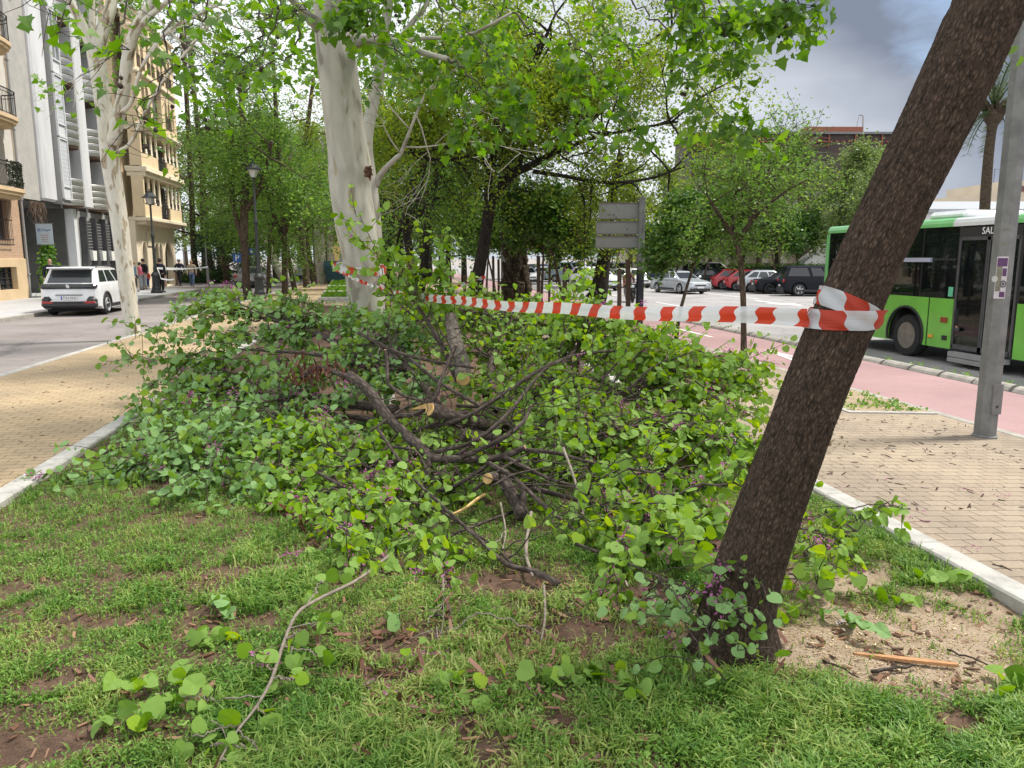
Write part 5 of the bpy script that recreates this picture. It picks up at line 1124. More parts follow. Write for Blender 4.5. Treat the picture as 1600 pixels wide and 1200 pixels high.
rd = person("scooter rider in dark red with a white helmet", (sx + .02, sy + .3, -.5 + .36), R(175), 1.75, cloth("maroon_cloth", (.1, .025, .03)), c_black, None, pose="sit", arm=.7)
mb = MB(); mb.sphere((0, .02, .28 * 1.75 + .43 * 1.75 + .02), .14, 12); mb.build("helmet", P_white, rd, smooth=True)
# ================================================================== trees
M['bark_plane'] = barkmat("pale_plane_bark", [(0.36, 0.345, 0.30), (0.47, 0.45, 0.395)], 3.0, 6.0, 0.35, 0.02, 0.8, ([(0.0, (.42, .40, .36)), (0.38, (.55, .53, .48)), (0.41, (.80, .79, .76)), (0.5, (.95, .94, .91)), (0.6, (1, 1, 1)), (0.63, (.86, .80, .68)), (0.66, (.66, .60, .5))], False, 4.6))
M['bark_plane_spot'] = barkmat("flaking_plane_bark", [(0.50, 0.48, 0.41), (0.58, 0.55, 0.47)], 2.0, 8.0, 0.3, 0.02, 0.85, ([(0.0, (.35, .27, .2)), (0.34, (.62, .55, .46)), (0.42, (1, 1, 1)), (0.6, (.95, .92, .86)), (0.66, (.62, .6, .52))], True, 5.5))
M['bark_black'] = barkmat("black_bark", [(0.008, 0.007, 0.006), (0.022, 0.018, 0.015), (0.04, 0.033, 0.027)], 4.0, 22.0, 0.8, 0.03)
M['bark_brown'] = barkmat("brown_bark", [(0.03, 0.022, 0.016), (0.07, 0.05, 0.036), (0.12, 0.09, 0.065)], 4.0, 22.0, 0.8, 0.03)
M['bark_twig'] = pm("twig_bark", (0.055, 0.042, 0.034), 0.85, var=.35, ns=12)
M['leaf_plane'] = leafmat("plane_leaf", [(.05, .14, .014), (.10, .225, .02), (.175, .31, .035)], (.11, .20, .06), .5)
M['leaf_light'] = leafmat("light_spring_leaf", [(.048, .12, .02), (.098, .198, .034), (.175, .285, .06)], None, .5)
M['leaf_yellow'] = leafmat("yellow_green_leaf", [(.08, .15, .018), (.155, .24, .026), (.26, .32, .042)], None, .5)
M['leaf_dark'] = leafmat("dark_glossy_leaf", [(.022, .065, .012), (.045, .115, .018), (.10, .19, .035)], None, .3, rough=.32, spec=.5)
M['leaf_grey'] = leafmat("grey_green_leaf", [(.075, .125, .035), (.13, .195, .055), (.21, .275, .085)], None, .42)
M['leaf_cedar'] = leafmat("cedar_needle", [(.02, .05, .02), (.04, .085, .035), (.07, .13, .055)], None, .2)
M['pods'] = pm("brown_seed_pods", (.075, .03, .02), .7, var=.4, ns=8)
T_RH = (np.array([(0, 0, 0), (.45, .3, .06), (1, 0, -.04), (.45, -.3, .06)]), np.array([(0, 2, 1), (0, 3, 2)]))
def _fan(outline, zf):
    V = [(.42, 0, 0)] + [(x, y, zf(x, y)) for x, y in outline]; n = len(outline)
    return np.array(V), np.array([(0, i + 1, (i + 1) % n + 1) for i in range(n)])
_pl = [(0, 0), (.02, .2), (-.08, .42), (.18, .36), (.30, .56), (.46, .33), (.62, .26), (1.0, 0.0)]
T_PLANE = _fan(_pl + [(x, -y) for x, y in reversed(_pl[1:-1])], lambda x, y: .10 * abs(y) - .08 * x * x)
_ht = [(0, 0), (-.09, .17), (-.04, .36), (.13, .5), (.36, .54), (.6, .45), (.8, .27), (.93, .1), (.98, 0)]
T_HEART = _fan(_ht + [(x, -y) for x, y in reversed(_ht[1:-1])], lambda x, y: .22 * abs(y) - .16 * x * x + .03 * sin(9 * x))
T_HEART2 = _fan(_ht + [(x, -y) for x, y in reversed(_ht[1:-1])], lambda x, y: -.30 * y * y - .12 * (x - .4) ** 2)
T_OVAL = (np.array([(0, 0, 0), (.3, .2, .04), (.7, .17, .03), (1, 0, -.05), (.7, -.17, .03), (.3, -.2, .04)]), np.array([(0, 3, 2), (0, 2, 1), (0, 5, 4), (0, 4, 3)]))
def unit(a): return a / np.maximum(np.linalg.norm(a, axis=-1, keepdims=True), 1e-9)
def leaf_arrays(pos, tip, nrm, size, tmpl):
    a = unit(tip); b = unit(np.cross(nrm, a)); c = np.cross(a, b); TV, TF = tmpl; k = len(TV)
    if k > 6: c = c * np.random.RandomState(len(pos)).uniform(-.7, 2.2, len(pos))[:, None]      # each leaf folds and cups differently
    V = pos[:, None, :] + size[:, None, None] * (TV[None, :, 0, None] * a[:, None, :] + TV[None, :, 1, None] * b[:, None, :] + TV[None, :, 2, None] * c[:, None, :])
    F = TF[None] + (np.arange(len(pos)) * k)[:, None, None]
    return V.reshape(-1, 3), F.reshape(-1, TF.shape[1]), k
def leaves(name, pos, size, tmpl, mat, parent, rng, droop=.5, tilt=.9, var=None, tips=None):
    """many single leaves as one foliage mesh; each leaf its own turn, tilt and shade number"""
    n = len(pos); pos = np.asarray(pos, float)
    h = rng.normal(size=(n, 3)); h[:, 2] *= .4; tip = unit(h); tip[:, 2] -= droop * rng.uniform(.3, 1.4, n)
    if tips is not None: tip = unit(tip * .6 + tips)
    nr = rng.normal(size=(n, 3)) * tilt; nr[:, 2] += 1.0
    V, F, k = leaf_arrays(pos, tip, nr, np.broadcast_to(size, (n,)), tmpl)
    v = np.clip(rng.normal(.5, .22, n), 0, 1) if var is None else var
    return np_mesh(name, V, [F], mat, parent, attrs={"var": ('FLOAT', np.repeat(v, k))})
class Tree:
    def __init__(s, seed): s.mb = MB(); s.rng = np.random.RandomState(seed); s.a = []; s.tips = []
    def limb(s, pts, rad, n=8, cap=True): s.mb.tube(pts, rad, n, cap)
    def grow(s, p, d, L, r, lvl, prm):
        rng = s.rng; nseg = prm.get('seg', (7, 6, 5, 4))[lvl]; pts = [np.array(p, float)]; dd = unit(np.array(d, float))
        for i in range(nseg):
            dd = unit(dd + rng.normal(size=3) * prm.get('wob', .16) + np.array([0, 0, prm.get('up', (.06, .03, 0, -.03))[lvl]])); pts.append(pts[-1] + dd * L / nseg)
        rad = np.linspace(r, max(r * .35, .004), nseg + 1); s.limb(pts, list(rad), (8, 6, 4, 3)[lvl], lvl < 2)
        pts = np.array(pts); mx = prm['levels']
        if lvl >= mx - 1:
            t = rng.uniform(.15 if lvl == mx else .5, 1, prm['anch'] if lvl == mx else max(1, prm['anch'] // 3)) * nseg
            for u in t: i = min(int(u), nseg - 1); s.a.append(pts[i] + (pts[i + 1] - pts[i]) * (u - i)); s.tips.append(dd)
        if lvl < mx:
            k = prm['n'][lvl]
            for j in range(k):
                u = (prm.get('start', .3) + (1 - prm.get('start', .3)) * (j + rng.rand()) / k) * nseg; i = min(int(u), nseg - 1); q = pts[i] + (pts[i + 1] - pts[i]) * (u - i)
                t = unit(pts[i + 1] - pts[i]); o = rng.normal(size=3); o = unit(o - t * o.dot(t)); ang = R(rng.uniform(*prm.get('ang', (28, 62))))
                s.grow(q, t * cos(ang) + o * sin(ang), L * rng.uniform(*prm.get('ratio', (.45, .7))), max(.004, r * (1 - .6 * u / nseg) * .55), lvl + 1, prm)
    def finish(s, name, label, cat, loc, bark, leafm, size, per, spread, group=None, tmpl=T_RH, droop=.4, pods=0, rz=0):
        t = thing(name, tuple(loc), label, cat, rz, group)
        s.mb.build("trunk", bark, t, smooth=True, rest=True)
        a = np.array(s.a); rng = s.rng; pos = np.repeat(a, per, 0); pos = pos + rng.normal(size=pos.shape) * spread
        # clumps: neighbouring sprays share a shade
        va = np.clip(rng.normal(.5, .2, len(a)), 0, 1); v = np.clip(np.repeat(va, per) + rng.normal(0, .13, len(pos)), 0, 1)
        leaves("crown", pos, size * rng.uniform(.6, 1.3, len(pos)), tmpl, leafm, t, rng, droop, var=v)
        if pods:
            q = a[rng.randint(0, len(a), pods)] + rng.normal(size=(pods, 3)) * .12
            q = np.repeat(q, 7, 0) + rng.normal(size=(pods * 7, 3)) * .06
            leaves("seed_pods", q, np.full(len(q), .13) * rng.uniform(.7, 1.2, len(q)), (np.array([(0, 0, 0), (.5, .1, .02), (1, 0, 0), (.5, -.1, .02)]), T_RH[1]), M['pods'], t, rng, 1.6)["kind"] = "stuff"
        return t
def px_path(rows):
    """[(px, py, width px, distance)] -> points and radii"""
    P = []; r_ = []
    for (px, py, w, d) in rows: P.append(DP(px, py, d)); r_.append(w / 2 * d / FPX)
    return np.array(P), r_
def fine(P, rad, sub=6): q = smooth_path([(*p, r) for p, r in zip(P, rad)], sub); return [tuple(x[:3]) for x in q], [max(.004, x[3]) for x in q]
def rel(P, o): return [np.array(p) - o for p in P]

# ---- the big pale plane tree in the planter
o1 = DP(578, 634, 9.0); o1[2] = 0.0
P, rr = px_path([(585, 655, 88, 9), (582, 630, 74, 9), (579, 600, 64, 9), (574, 540, 58, 9), (571, 480, 56, 9), (568, 440, 55, 9), (564, 400, 57, 9), (556, 350, 62, 9), (548, 300, 61, 9), (548, 270, 65, 9), (546, 250, 62, 9), (539, 200, 58, 9), (533, 150, 57, 9), (527, 100, 57, 9), (521, 50, 53, 9), (523, 20, 60, 9), (526, -5, 68, 9), (524, -60, 62, 9)])
T1 = Tree(11); pts, rad = fine(rel(P, o1), rr, 8)
k_ = MB(); k_.tube(pts, rad, 40); T1.mb = k_
rs = np.random.RandomState(5); Vn = np.array(T1.mb.v); Rn = np.array(T1.mb.rest)      # swellings and dents of the trunk
b_ = 1 + .10 * (fbm(Rn[:, 0] * 5 + 9, Rn[:, 2] * 1.6 + Rn[:, 1] * 5, 21) - .5) + .05 * (fbm(Rn[:, 0] * 14 + 9, Rn[:, 2] * 5 + Rn[:, 1] * 14, 22) - .5)
ax_ = np.repeat(np.array(pts), 40, 0); Vn[:len(ax_)] = ax_ + (Vn[:len(ax_)] - ax_) * b_[:len(ax_), None]; T1.mb.v = [tuple(v) for v in Vn]
top = np.array(pts[-1])
def T1limb(rows, n=10):
    P, r_ = px_path(rows); p, q = fine(rel(P, o1), r_, 5); T1.limb(p, q, n); return p
LM = [T1limb([(516, -40, 50, 9), (470, -140, 40, 8.6), (380, -230, 30, 7.8), (240, -260, 20, 6.8), (90, -240, 12, 6.2)]), T1limb([(520, -40, 46, 9), (590, -160, 38, 9), (720, -260, 30, 8.6), (900, -300, 20, 8.2), (1120, -260, 13, 7.8), (1300, -200, 8, 7.6)]),
      T1limb([(518, -50, 40, 9), (520, -220, 32, 9.5), (560, -420, 24, 10), (600, -600, 16, 10.5)]), T1limb([(545, 66, 26, 9), (580, 62, 15, 8.9), (622, 67, 12, 8.7), (660, 82, 9, 8.4), (700, 92, 7, 8.2)]), T1limb([(500, 42, 22, 8.9), (470, 14, 12, 8.6), (430, -30, 9, 8.2), (380, -90, 8, 7.8)]),
      T1limb([(622, 67, 8, 8.7), (660, 60, 6, 8.6), (730, 55, 5, 8.4), (800, 20, 4, 8.3)], 6), T1limb([(519, -40, 40, 9), (640, -200, 30, 10), (800, -330, 20, 11), (980, -360, 12, 12)])]
# hanging twigs: (start, middle..., end) in photo points with distances; leaves towards the end
HANG = [[(90, -200, 6.2), (60, -60, 6.0), (72, 22, 5.8)], [(240, -250, 6.6), (215, -60, 6.1), (190, 60, 5.9), (172, 82, 5.8)], [(240, -250, 6.6), (265, -20, 6.4), (262, 80, 6.2), (240, 150, 6.1), (205, 205, 6.0)], [(380, -220, 7.6), (330, -10, 7.4), (280, 60, 7.2), (230, 160, 7.0), (180, 240, 6.9)],
        [(380, -90, 7.8), (410, 40, 7.6), (380, 80, 7.5), (300, 108, 7.3), (262, 140, 7.2)], [(430, -30, 8.2), (400, 80, 8), (360, 130, 7.9), (320, 170, 7.8)], [(470, 14, 8.6), (462, 70, 8.4), (430, 100, 8.3), (380, 95, 8.2), (335, 92, 8.1)], [(380, -220, 7.6), (440, -40, 7.3), (420, 60, 7.2), (385, 105, 7.1)],
        [(560, -200, 9), (580, 30, 8.6), (620, 70, 8.4), (660, 125, 8.2)], [(720, -260, 8.6), (700, -20, 8.2), (740, 60, 8.0), (790, 120, 7.8), (830, 170, 7.7)], [(700, 92, 8.2), (740, 120, 8.0), (780, 170, 7.9), (800, 180, 7.8)], [(900, -300, 8.2), (860, -40, 7.8), (900, 60, 7.6), (960, 150, 7.4), (985, 175, 7.3)],
        [(900, -300, 8.2), (960, -60, 7.9), (1010, 20, 7.7), (1060, 80, 7.6), (1085, 130, 7.5), (1140, 190, 7.4), (1180, 215, 7.4)], [(1120, -260, 7.8), (1060, -60, 7.7), (1040, 25, 7.6), (1080, 12, 7.5), (1150, 20, 7.4), (1210, 40, 7.3)], [(1120, -260, 7.8), (1120, -30, 7.6), (1160, 20, 7.5), (1230, 0, 7.4), (1278, 14, 7.3)],
        [(1300, -200, 7.6), (1240, -40, 7.4), (1220, -10, 7.4), (1240, 30, 7.3)], [(800, 20, 8.3), (850, 60, 8.1), (880, 120, 8.0), (900, 230, 7.9)], [(720, -260, 8.6), (660, -60, 8.2), (600, 0, 8.0), (560, 20, 7.9)], [(516, -60, 8.6), (540, -20, 8.0), (560, 15, 7.9), (535, 22, 7.9)],
        [(980, -360, 11), (930, -40, 9.4), (950, 50, 9.2), (1000, 90, 9)], [(800, -330, 10), (790, -30, 9), (770, 60, 8.8), (750, 100, 8.7)], [(900, -300, 8.2), (1010, -90, 7.2), (1040, -10, 7.0), (1095, 60, 6.9), (1110, 105, 6.9)], [(640, -200, 9.6), (680, -20, 8.9), (690, 60, 8.7), (720, 150, 8.6), (735, 210, 8.5)],
        [(240, -250, 6.6), (150, -60, 6.3), (110, 10, 6.2), (80, 60, 6.1)], [(380, -230, 7.7), (300, -60, 7.2), (310, 20, 7.1), (330, 40, 7.0)], [(470, -140, 8.4), (480, -20, 7.8), (450, 30, 7.7), (400, 20, 7.6)], [(1120, -260, 7.8), (1090, -60, 7.2), (1085, 0, 7.1), (1130, 50, 7.0), (1150, 85, 7.0)]]
TRUNK1 = T1.mb; T1.mb = MB(); lp = []; lt = []; balls = []; rg = T1.rng
for hpts in HANG:
    P = [DP(a, b, d) - o1 for a, b, d in hpts]; q = smooth_path([tuple(p) for p in P], 7); n = len(q)
    q[1:-1] += rg.normal(size=(n - 2, 3)) * .025
    T1.limb([tuple(p) for p in q], list(np.linspace(.011, .003, n)), 5, False)
    for i in range(int(n * .45), n):
        if rg.rand() < .85:
            d = unit(rg.normal(size=3) * np.array([1, 1, .6]) - np.array([0, 0, .25])); L = rg.uniform(.12, .45); e = q[i] + d * L; T1.limb([tuple(q[i]), tuple(q[i] + d * L * .5 + rg.normal(size=3) * .02), tuple(e)], [.004, .003, .002], 3, False)
            for k in range(rg.randint(1, 4) if hpts[-1][0] < 300 else rg.randint(3, 6) if hpts[-1][0] < 420 else rg.randint(9, 16)): lp.append(q[i] + d * L * rg.uniform(.3, 1.05) + rg.normal(size=3) * .07); lt.append(d)
        if rg.rand() < .13:
            L = rg.uniform(.08, .22); c = q[i] - np.array([0, 0, L]); T1.limb([tuple(q[i]), tuple(c)], [.002, .002], 3, False)
            for k in range(rg.randint(1, 4)): balls.append((c + rg.normal(size=3) * .02 - np.array([0, 0, .03 * k]), rg.uniform(.014, .021)))
for L_ in LM[:3] + LM[6:]:                       # the crown above the frame: it shades the ground and closes the view from beside
    P = np.array(L_)
    for j in range(12): i = rg.randint(len(P) // 3, len(P)); d = unit(rg.normal(size=3) + np.array([0, 0, 1.1])); T1.grow(P[i], d, rg.uniform(1.0, 2.0), .014, 2, dict(levels=3, n=(0, 0, 3, 0), anch=3))
t1 = thing("plane_tree", tuple(o1), "thick pale plane tree with smooth mottled trunk rising from the branch pile", "tree")
TRUNK1.build("trunk", M['bark_plane'], t1, smooth=True, rest=True); T1.mb.build("twigs", M['bark_twig'], t1, smooth=True)
lp = np.array(lp); leaves("crown", lp, rg.uniform(.05, .125, len(lp)), T_PLANE, M['leaf_plane'], t1, rg, .7, .8, tips=np.array(lt) * .5)
a = np.array(T1.a); pos = np.repeat(a, 3, 0) + rg.normal(size=(len(a) * 3, 3)) * .22; hi = pos[(pos + o1)[:, 2] > 4.6]; leaves("upper_crown", hi, rg.uniform(.09, .18, len(hi)), T_PLANE, M['leaf_plane'], t1, rg, .5)
M['ball'] = pm("plane_seed_ball", (.05, .035, .025), .9, var=.3, ns=30, bmp=.6, bs=200)
for c, r in balls[:90]: mb = MB(); mb.sphere(c, r, 8); mb.build("seed_ball", M['ball'], t1, smooth=True)
# knots and the torn scar
def on_T1(px, py): return DP(px, py, 8.68) - o1
kn = MB(); c = on_T1(575, 270)
for i in range(26): d = unit(rg.normal(size=3)); p = c + np.array([d[0] * .035, abs(d[1]) * -.03 - .0, d[2] * .055]); kn.tube([tuple(p), tuple(p + np.array([rg.normal() * .02, -.02 - rg.rand() * .025, rg.normal() * .03]))], [.02, .008], 5)
kn.build("broken_knot", pm("torn_brown_wood", (.10, .05, .028), .9, var=.6, ns=30, bmp=.5), t1)
kn = MB(); c = on_T1(541, 164); kn.tube([tuple(c + np.array([0, .02, -.08])), tuple(c + np.array([.003, -.0, -.02])), tuple(c + np.array([0, -.0, .03])), tuple(c + np.array([0, .02, .08]))], [.006, .026, .024, .005], 10); kn.build("branch_scar", M['bark_plane'], t1, smooth=True, rest=True)

# ---- second, thinner plane right behind it
o = DP(588, 500, 14); o[2] = 0
T = Tree(12); P, r_ = px_path([(591, 545, 28, 14), (590, 480, 24, 14), (588, 400, 22, 14), (583, 330, 21, 14), (578, 285, 22, 14), (572, 220, 20, 14), (585, 150, 17, 14.3), (600, 60, 15, 14.6), (612, -40, 13, 15)]); p, q = fine(rel(P, o), r_); T.limb(p, q, 14)
for rows in ([(585, 290, 13, 14), (598, 268, 9, 14), (618, 248, 7.5, 13.8), (628, 236, 6, 13.8), (650, 180, 4, 13.6), (690, 90, 2.5, 13.5)], [(600, 60, 12, 14.6), (560, -40, 9, 14.5), (520, -120, 7, 14)], [(600, 100, 10, 14.5), (640, 40, 8, 14.6), (664, 10, 7, 14.7), (700, -60, 6, 15)]):
    P, r_ = px_path(rows); p, q = fine(rel(P, o), r_); T.limb(p, q, 9)
    for j in range(7): i = T.rng.randint(len(p) // 2, len(p)); T.grow(p[i], T.rng.normal(size=3) + np.array([0, 0, .6]), 1.7, .014, 1, dict(levels=3, n=(0, 4, 3, 0), anch=4))
T.a = [a for a in T.a if (a + o)[2] > 4.3]
T.finish("plane_tree", "thinner pale plane tree close behind the thick pale trunk", "tree", o, M['bark_plane'], M['leaf_plane'], .12, 4, .16, tmpl=T_PLANE)

# ---- left plane tree by the road kerb
o = G(209, 536, -.06)
T = Tree(13); P, r_ = px_path([(211, 548, 31, 18.4), (209, 533, 26, 18.4), (205, 500, 23, 18.4), (199, 450, 24, 18.4), (193, 400, 24, 18.4), (187, 350, 25, 18.4), (180, 300, 25, 18.4), (172, 250, 26, 18.4), (167, 200, 25, 18.4), (160, 150, 24, 18.4), (153, 105, 24, 18.4), (149, 80, 24, 18.4), (147, 55, 22, 18.4)])
p, q = fine(rel(P, o), r_); T.limb(p, q, 22)
LB = []
for rows in ([(177, 225, 20, 18.3), (186, 178, 18, 18.2), (194, 140, 17, 18.1), (198, 100, 17, 18), (206, 62, 16, 17.9), (220, 30, 14, 17.8), (240, 0, 12, 17.7), (268, -50, 10, 17.6)], [(150, 85, 20, 18.4), (138, 60, 16, 18.3), (124, 30, 13, 18.2), (108, 0, 12, 18), (85, -50, 10, 18)], [(150, 80, 20, 18.4), (160, 50, 18, 18.5), (172, 15, 16, 18.6), (180, -40, 14, 18.8)],
             [(145, 60, 14, 18.4), (144, 30, 9, 18.4), (143, 0, 8, 18.4), (130, -60, 6, 18.4)], [(214, 45, 10, 17.9), (240, 20, 8, 17.6), (280, -10, 6, 17.4), (340, -40, 5, 17.2)], [(186, 178, 7, 18.2), (205, 160, 6, 17.9), (222, 105, 5, 17.6), (262, 50, 5, 17.4), (345, 5, 4, 17)], [(182, 238, 6, 18.3), (206, 220, 5, 18), (240, 150, 4.5, 17.6), (300, 70, 4, 17.2), (345, 20, 4, 17)]):
    P, r_ = px_path(rows); p, q = fine(rel(P, o), r_, 5); T.limb(p, q, 10); LB.append(p)
for p in LB:
    for j in range(5): i = T.rng.randint(len(p) // 2, len(p)); T.grow(p[i], T.rng.normal(size=3) + np.array([.2, 0, .25]), 1.6, .022, 1, dict(levels=3, n=(0, 3, 3, 0), anch=2))
T.finish("plane_tree", "slim flaking plane tree at the left road kerb in front of the white SUV", "tree", o, M['bark_plane_spot'], M['leaf_plane'], .15, 2, .15, tmpl=T_PLANE)

# ---- the dark forked tree with the wide yellow-green crown
o = DP(741, 470, 22); o[2] = 0
T = Tree(14); P, r_ = px_path([(738, 500, 30, 22), (740, 470, 25, 22), (744, 445, 22, 22), (751, 410, 19, 22), (757, 375, 18, 22), (762, 345, 18, 22), (765, 318, 20, 22)]); p, q = fine(rel(P, o), r_); T.limb(p, q, 14)
prm = dict(levels=3, n=(5, 4, 4, 0), anch=7, ang=(30, 65), up=(.05, .02, 0, -.04), ratio=(.5, .72))
for rows, ends in (([(763, 325, 14, 22), (763, 290, 13, 22), (766, 262, 12, 22), (773, 235, 10, 22), (778, 190, 8, 22), (800, 140, 6, 22)], 1), ([(764, 322, 14, 22), (780, 296, 14, 22), (800, 274, 13, 21.9), (830, 258, 11, 21.8), (862, 240, 9, 21.7), (900, 210, 7, 21.6), (950, 165, 5, 21.5)], 1), ([(764, 265, 8, 22), (748, 240, 7, 22), (725, 210, 6, 22.2), (690, 170, 5, 22.5), (650, 140, 4, 22.7)], 1), ([(835, 268, 7, 21.8), (880, 275, 6, 21), (940, 285, 5, 20.4), (1010, 280, 4, 20), (1070, 260, 3, 19.8)], 1), ([(810, 262, 8, 22), (830, 200, 7, 23), (870, 140, 5, 23.6), (900, 80, 4, 24)], 1), ([(865, 240, 6, 21.7), (930, 215, 5, 21), (1000, 200, 4, 20.4), (1060, 190, 3, 20)], 1), ([(778, 200, 6, 22), (740, 140, 5, 21), (720, 80, 4, 20.5)], 1), ([(773, 235, 6, 22), (800, 170, 6, 20), (840, 90, 5, 19), (860, 40, 4, 18.6)], 1), ([(900, 210, 6, 21.6), (960, 120, 5, 22), (1010, 70, 4, 22), (1050, 40, 3, 22)], 1), ([(748, 240, 5, 22), (690, 250, 5, 21), (640, 240, 4, 20.6)], 1)):
    P, r_ = px_path(rows); p, q = fine(rel(P, o), r_, 5); T.limb(p, q, 9)
    for j in range(10): i = T.rng.randint(int(len(p) * .35), len(p)); T.grow(p[i], T.rng.normal(size=3) + np.array([0, 0, .15]), T.rng.uniform(1.3, 2.3), .03, 1, prm)
ok_ = [k for k, a in enumerate(T.a) if (a + o)[2] > (4.7 if abs(a[0] - .4) < 2.3 else 2.75) or T.rng.rand() < .12]; T.a = [T.a[k] for k in ok_]
T.finish("forked_tree", "dark forked tree with a wide yellow-green crown and brown seed pods", "tree", o, M['bark_black'], M['leaf_yellow'], .095, 8, .2, droop=.5, pods=420)
# other dark leaning trunks beside it
for k, (rows, lab) in enumerate((([(655, 455, 18, 29), (663, 420, 14, 29), (666, 370, 13, 29), (672, 320, 14, 29), (682, 270, 13, 29), (690, 210, 11, 29), (700, 140, 8, 29)], "dark leaning tree just left of the forked tree"),
        ([(640, 470, 18, 27), (645, 430, 14, 27), (640, 395, 13, 27), (634, 350, 12, 27), (640, 300, 11, 26.6), (655, 265, 10, 26.2), (680, 235, 8, 26)], "dark crooked tree behind the iron street lamp"),
        ([(606, 470, 14, 33), (608, 400, 13, 33), (612, 330, 12, 33), (622, 280, 11, 33), (645, 230, 9, 33), (660, 170, 7, 33)], "dark tree half hidden by the pale plane trunk"))):
    P, r_ = px_path(rows); o = P[0].copy(); o[2] = 0; T = Tree(30 + k); p, q = fine(rel(P, o), r_, 5); T.limb(p, q, 10)
    for j in range(11): i = T.rng.randint(int(len(p) * .45), len(p)); T.grow(p[i], T.rng.normal(size=3) * np.array([1, 1, .7]) + np.array([0, 0, .35]), T.rng.uniform(2.2, 3.6), .06, 1, dict(levels=3, n=(0, 5, 4, 0), anch=8))
    T.finish("leaning_tree", lab, "tree", o, M['bark_black'], M['leaf_light'], .13, 4, .26, pods=60)

# ---- slender trees along the left kerb of the path
def slim(seed, rows, forks, lab, leafm=None, crown=1.0, size=.14, n1=6, bark=None):
    P, r_ = px_path(rows); o = P[0].copy(); o[2] = -.06; T = Tree(seed); p, q = fine(rel(P, o), r_, 5); T.limb(p, q, 10); allp = [(p, q, .5)]
    for f in forks: P, r_ = px_path(f); p, q = fine(rel(P, o), r_, 5); T.limb(p, q, 8); allp.append((p, q, .3))
    for p, q, s0 in allp:
        for j in range(n1): i = T.rng.randint(int(len(p) * s0), len(p)); T.grow(p[i], T.rng.normal(size=3) * np.array([1, 1, .6]) + np.array([0, 0, .5]), T.rng.uniform(1.6, 3.0) * crown, .05, 1, dict(levels=3, n=(0, 5, 4, 0), anch=6))
    T.finish("slender_tree", lab, "tree", o, bark or M['bark_brown'], leafm or M['leaf_light'], size, 6, .34)
slim(41, [(388, 470, 16, 37), (385, 440, 12, 37), (383, 400, 12, 37), (381, 350, 12, 37), (383, 300, 11, 37), (382, 240, 10, 37), (378, 170, 8, 37), (372, 90, 6, 37)], [[(380, 375, 9, 37), (366, 330, 8, 37), (361, 280, 8, 37), (363, 220, 7, 37), (350, 130, 5, 37)], [(384, 330, 8, 37), (402, 300, 7, 36.8), (416, 262, 6, 36.5), (424, 220, 5, 36)]], "forked brown slender tree left of the iron street lamp")
slim(42, [(446, 465, 12, 39), (445, 430, 9, 39), (444, 370, 9, 39), (440, 300, 9, 39), (434, 230, 8, 39), (430, 150, 6, 39), (425, 60, 5, 39)], [[(444, 380, 7, 39), (430, 340, 6, 39), (416, 290, 5, 39), (405, 220, 4, 39)], [(444, 370, 6, 39), (455, 335, 5, 39), (468, 280, 4, 39)]], "upright slender tree with a narrow vase of limbs beside the path")
slim(43, [(462, 462, 9, 44), (456, 430, 8, 44), (450, 400, 8, 44), (446, 370, 7, 44)], [[(446, 372, 6, 44), (436, 300, 5, 44), (440, 220, 4, 44)]], "thin tree leaning left behind the upright slender tree", n1=4)
slim(44, [(480, 455, 12, 48), (477, 420, 10, 48), (472, 370, 10, 48), (468, 320, 9, 48), (470, 260, 8, 48), (480, 200, 7, 48), (490, 120, 5, 48)], [[(471, 350, 6, 48), (462, 310, 5, 48), (450, 240, 4, 48)]], "dark slender tree leaning slightly left in the row beside the path", M['leaf_yellow'], 1.2)
slim(45, [(492, 450, 10, 54), (485, 410, 8, 54), (478, 370, 8, 54), (474, 330, 7, 54)], [[(474, 335, 6, 54), (476, 260, 5, 54), (490, 190, 4, 54)]], "dark slender tree crossing behind its neighbour in the row", M['leaf_light'], 1.2, n1=5)
slim(46, [(420, 462, 8, 42), (420, 410, 6, 42), (424, 350, 6, 42), (426, 270, 5, 42), (424, 180, 4, 42)], [], "very thin young tree between the iron lamp and the slender trees", n1=5, crown=.8)
for k, (rows, f, lab) in enumerate((([(504, 448, 20, 56), (500, 400, 17, 56), (498, 350, 16, 56), (500, 290, 13, 56), (505, 200, 9, 56)], [[(498, 350, 9, 56), (484, 310, 8, 56), (470, 250, 6, 56)], [(500, 340, 9, 56), (520, 300, 7, 56), (535, 240, 5, 56)]], "pale thick plane tree at the end of the slender row"),
        ([(452, 445, 18, 62), (432, 415, 13, 62), (414, 370, 12, 62), (402, 330, 11, 62), (396, 270, 8, 62)], [[(414, 375, 8, 62), (410, 330, 7, 62), (425, 260, 6, 62)]], "pale plane tree leaning far to the left over the road"), ([(520, 446, 11, 66), (516, 400, 9, 66), (515, 350, 9, 66), (520, 280, 7, 66)], [[(515, 370, 6, 66), (530, 320, 5, 66), (545, 260, 4, 66)]], "distant pale plane tree left of the yellow building"))):
    slim(50 + k, rows, f, lab, M['leaf_light'], 1.7, .2, 6, M['bark_plane_spot'])

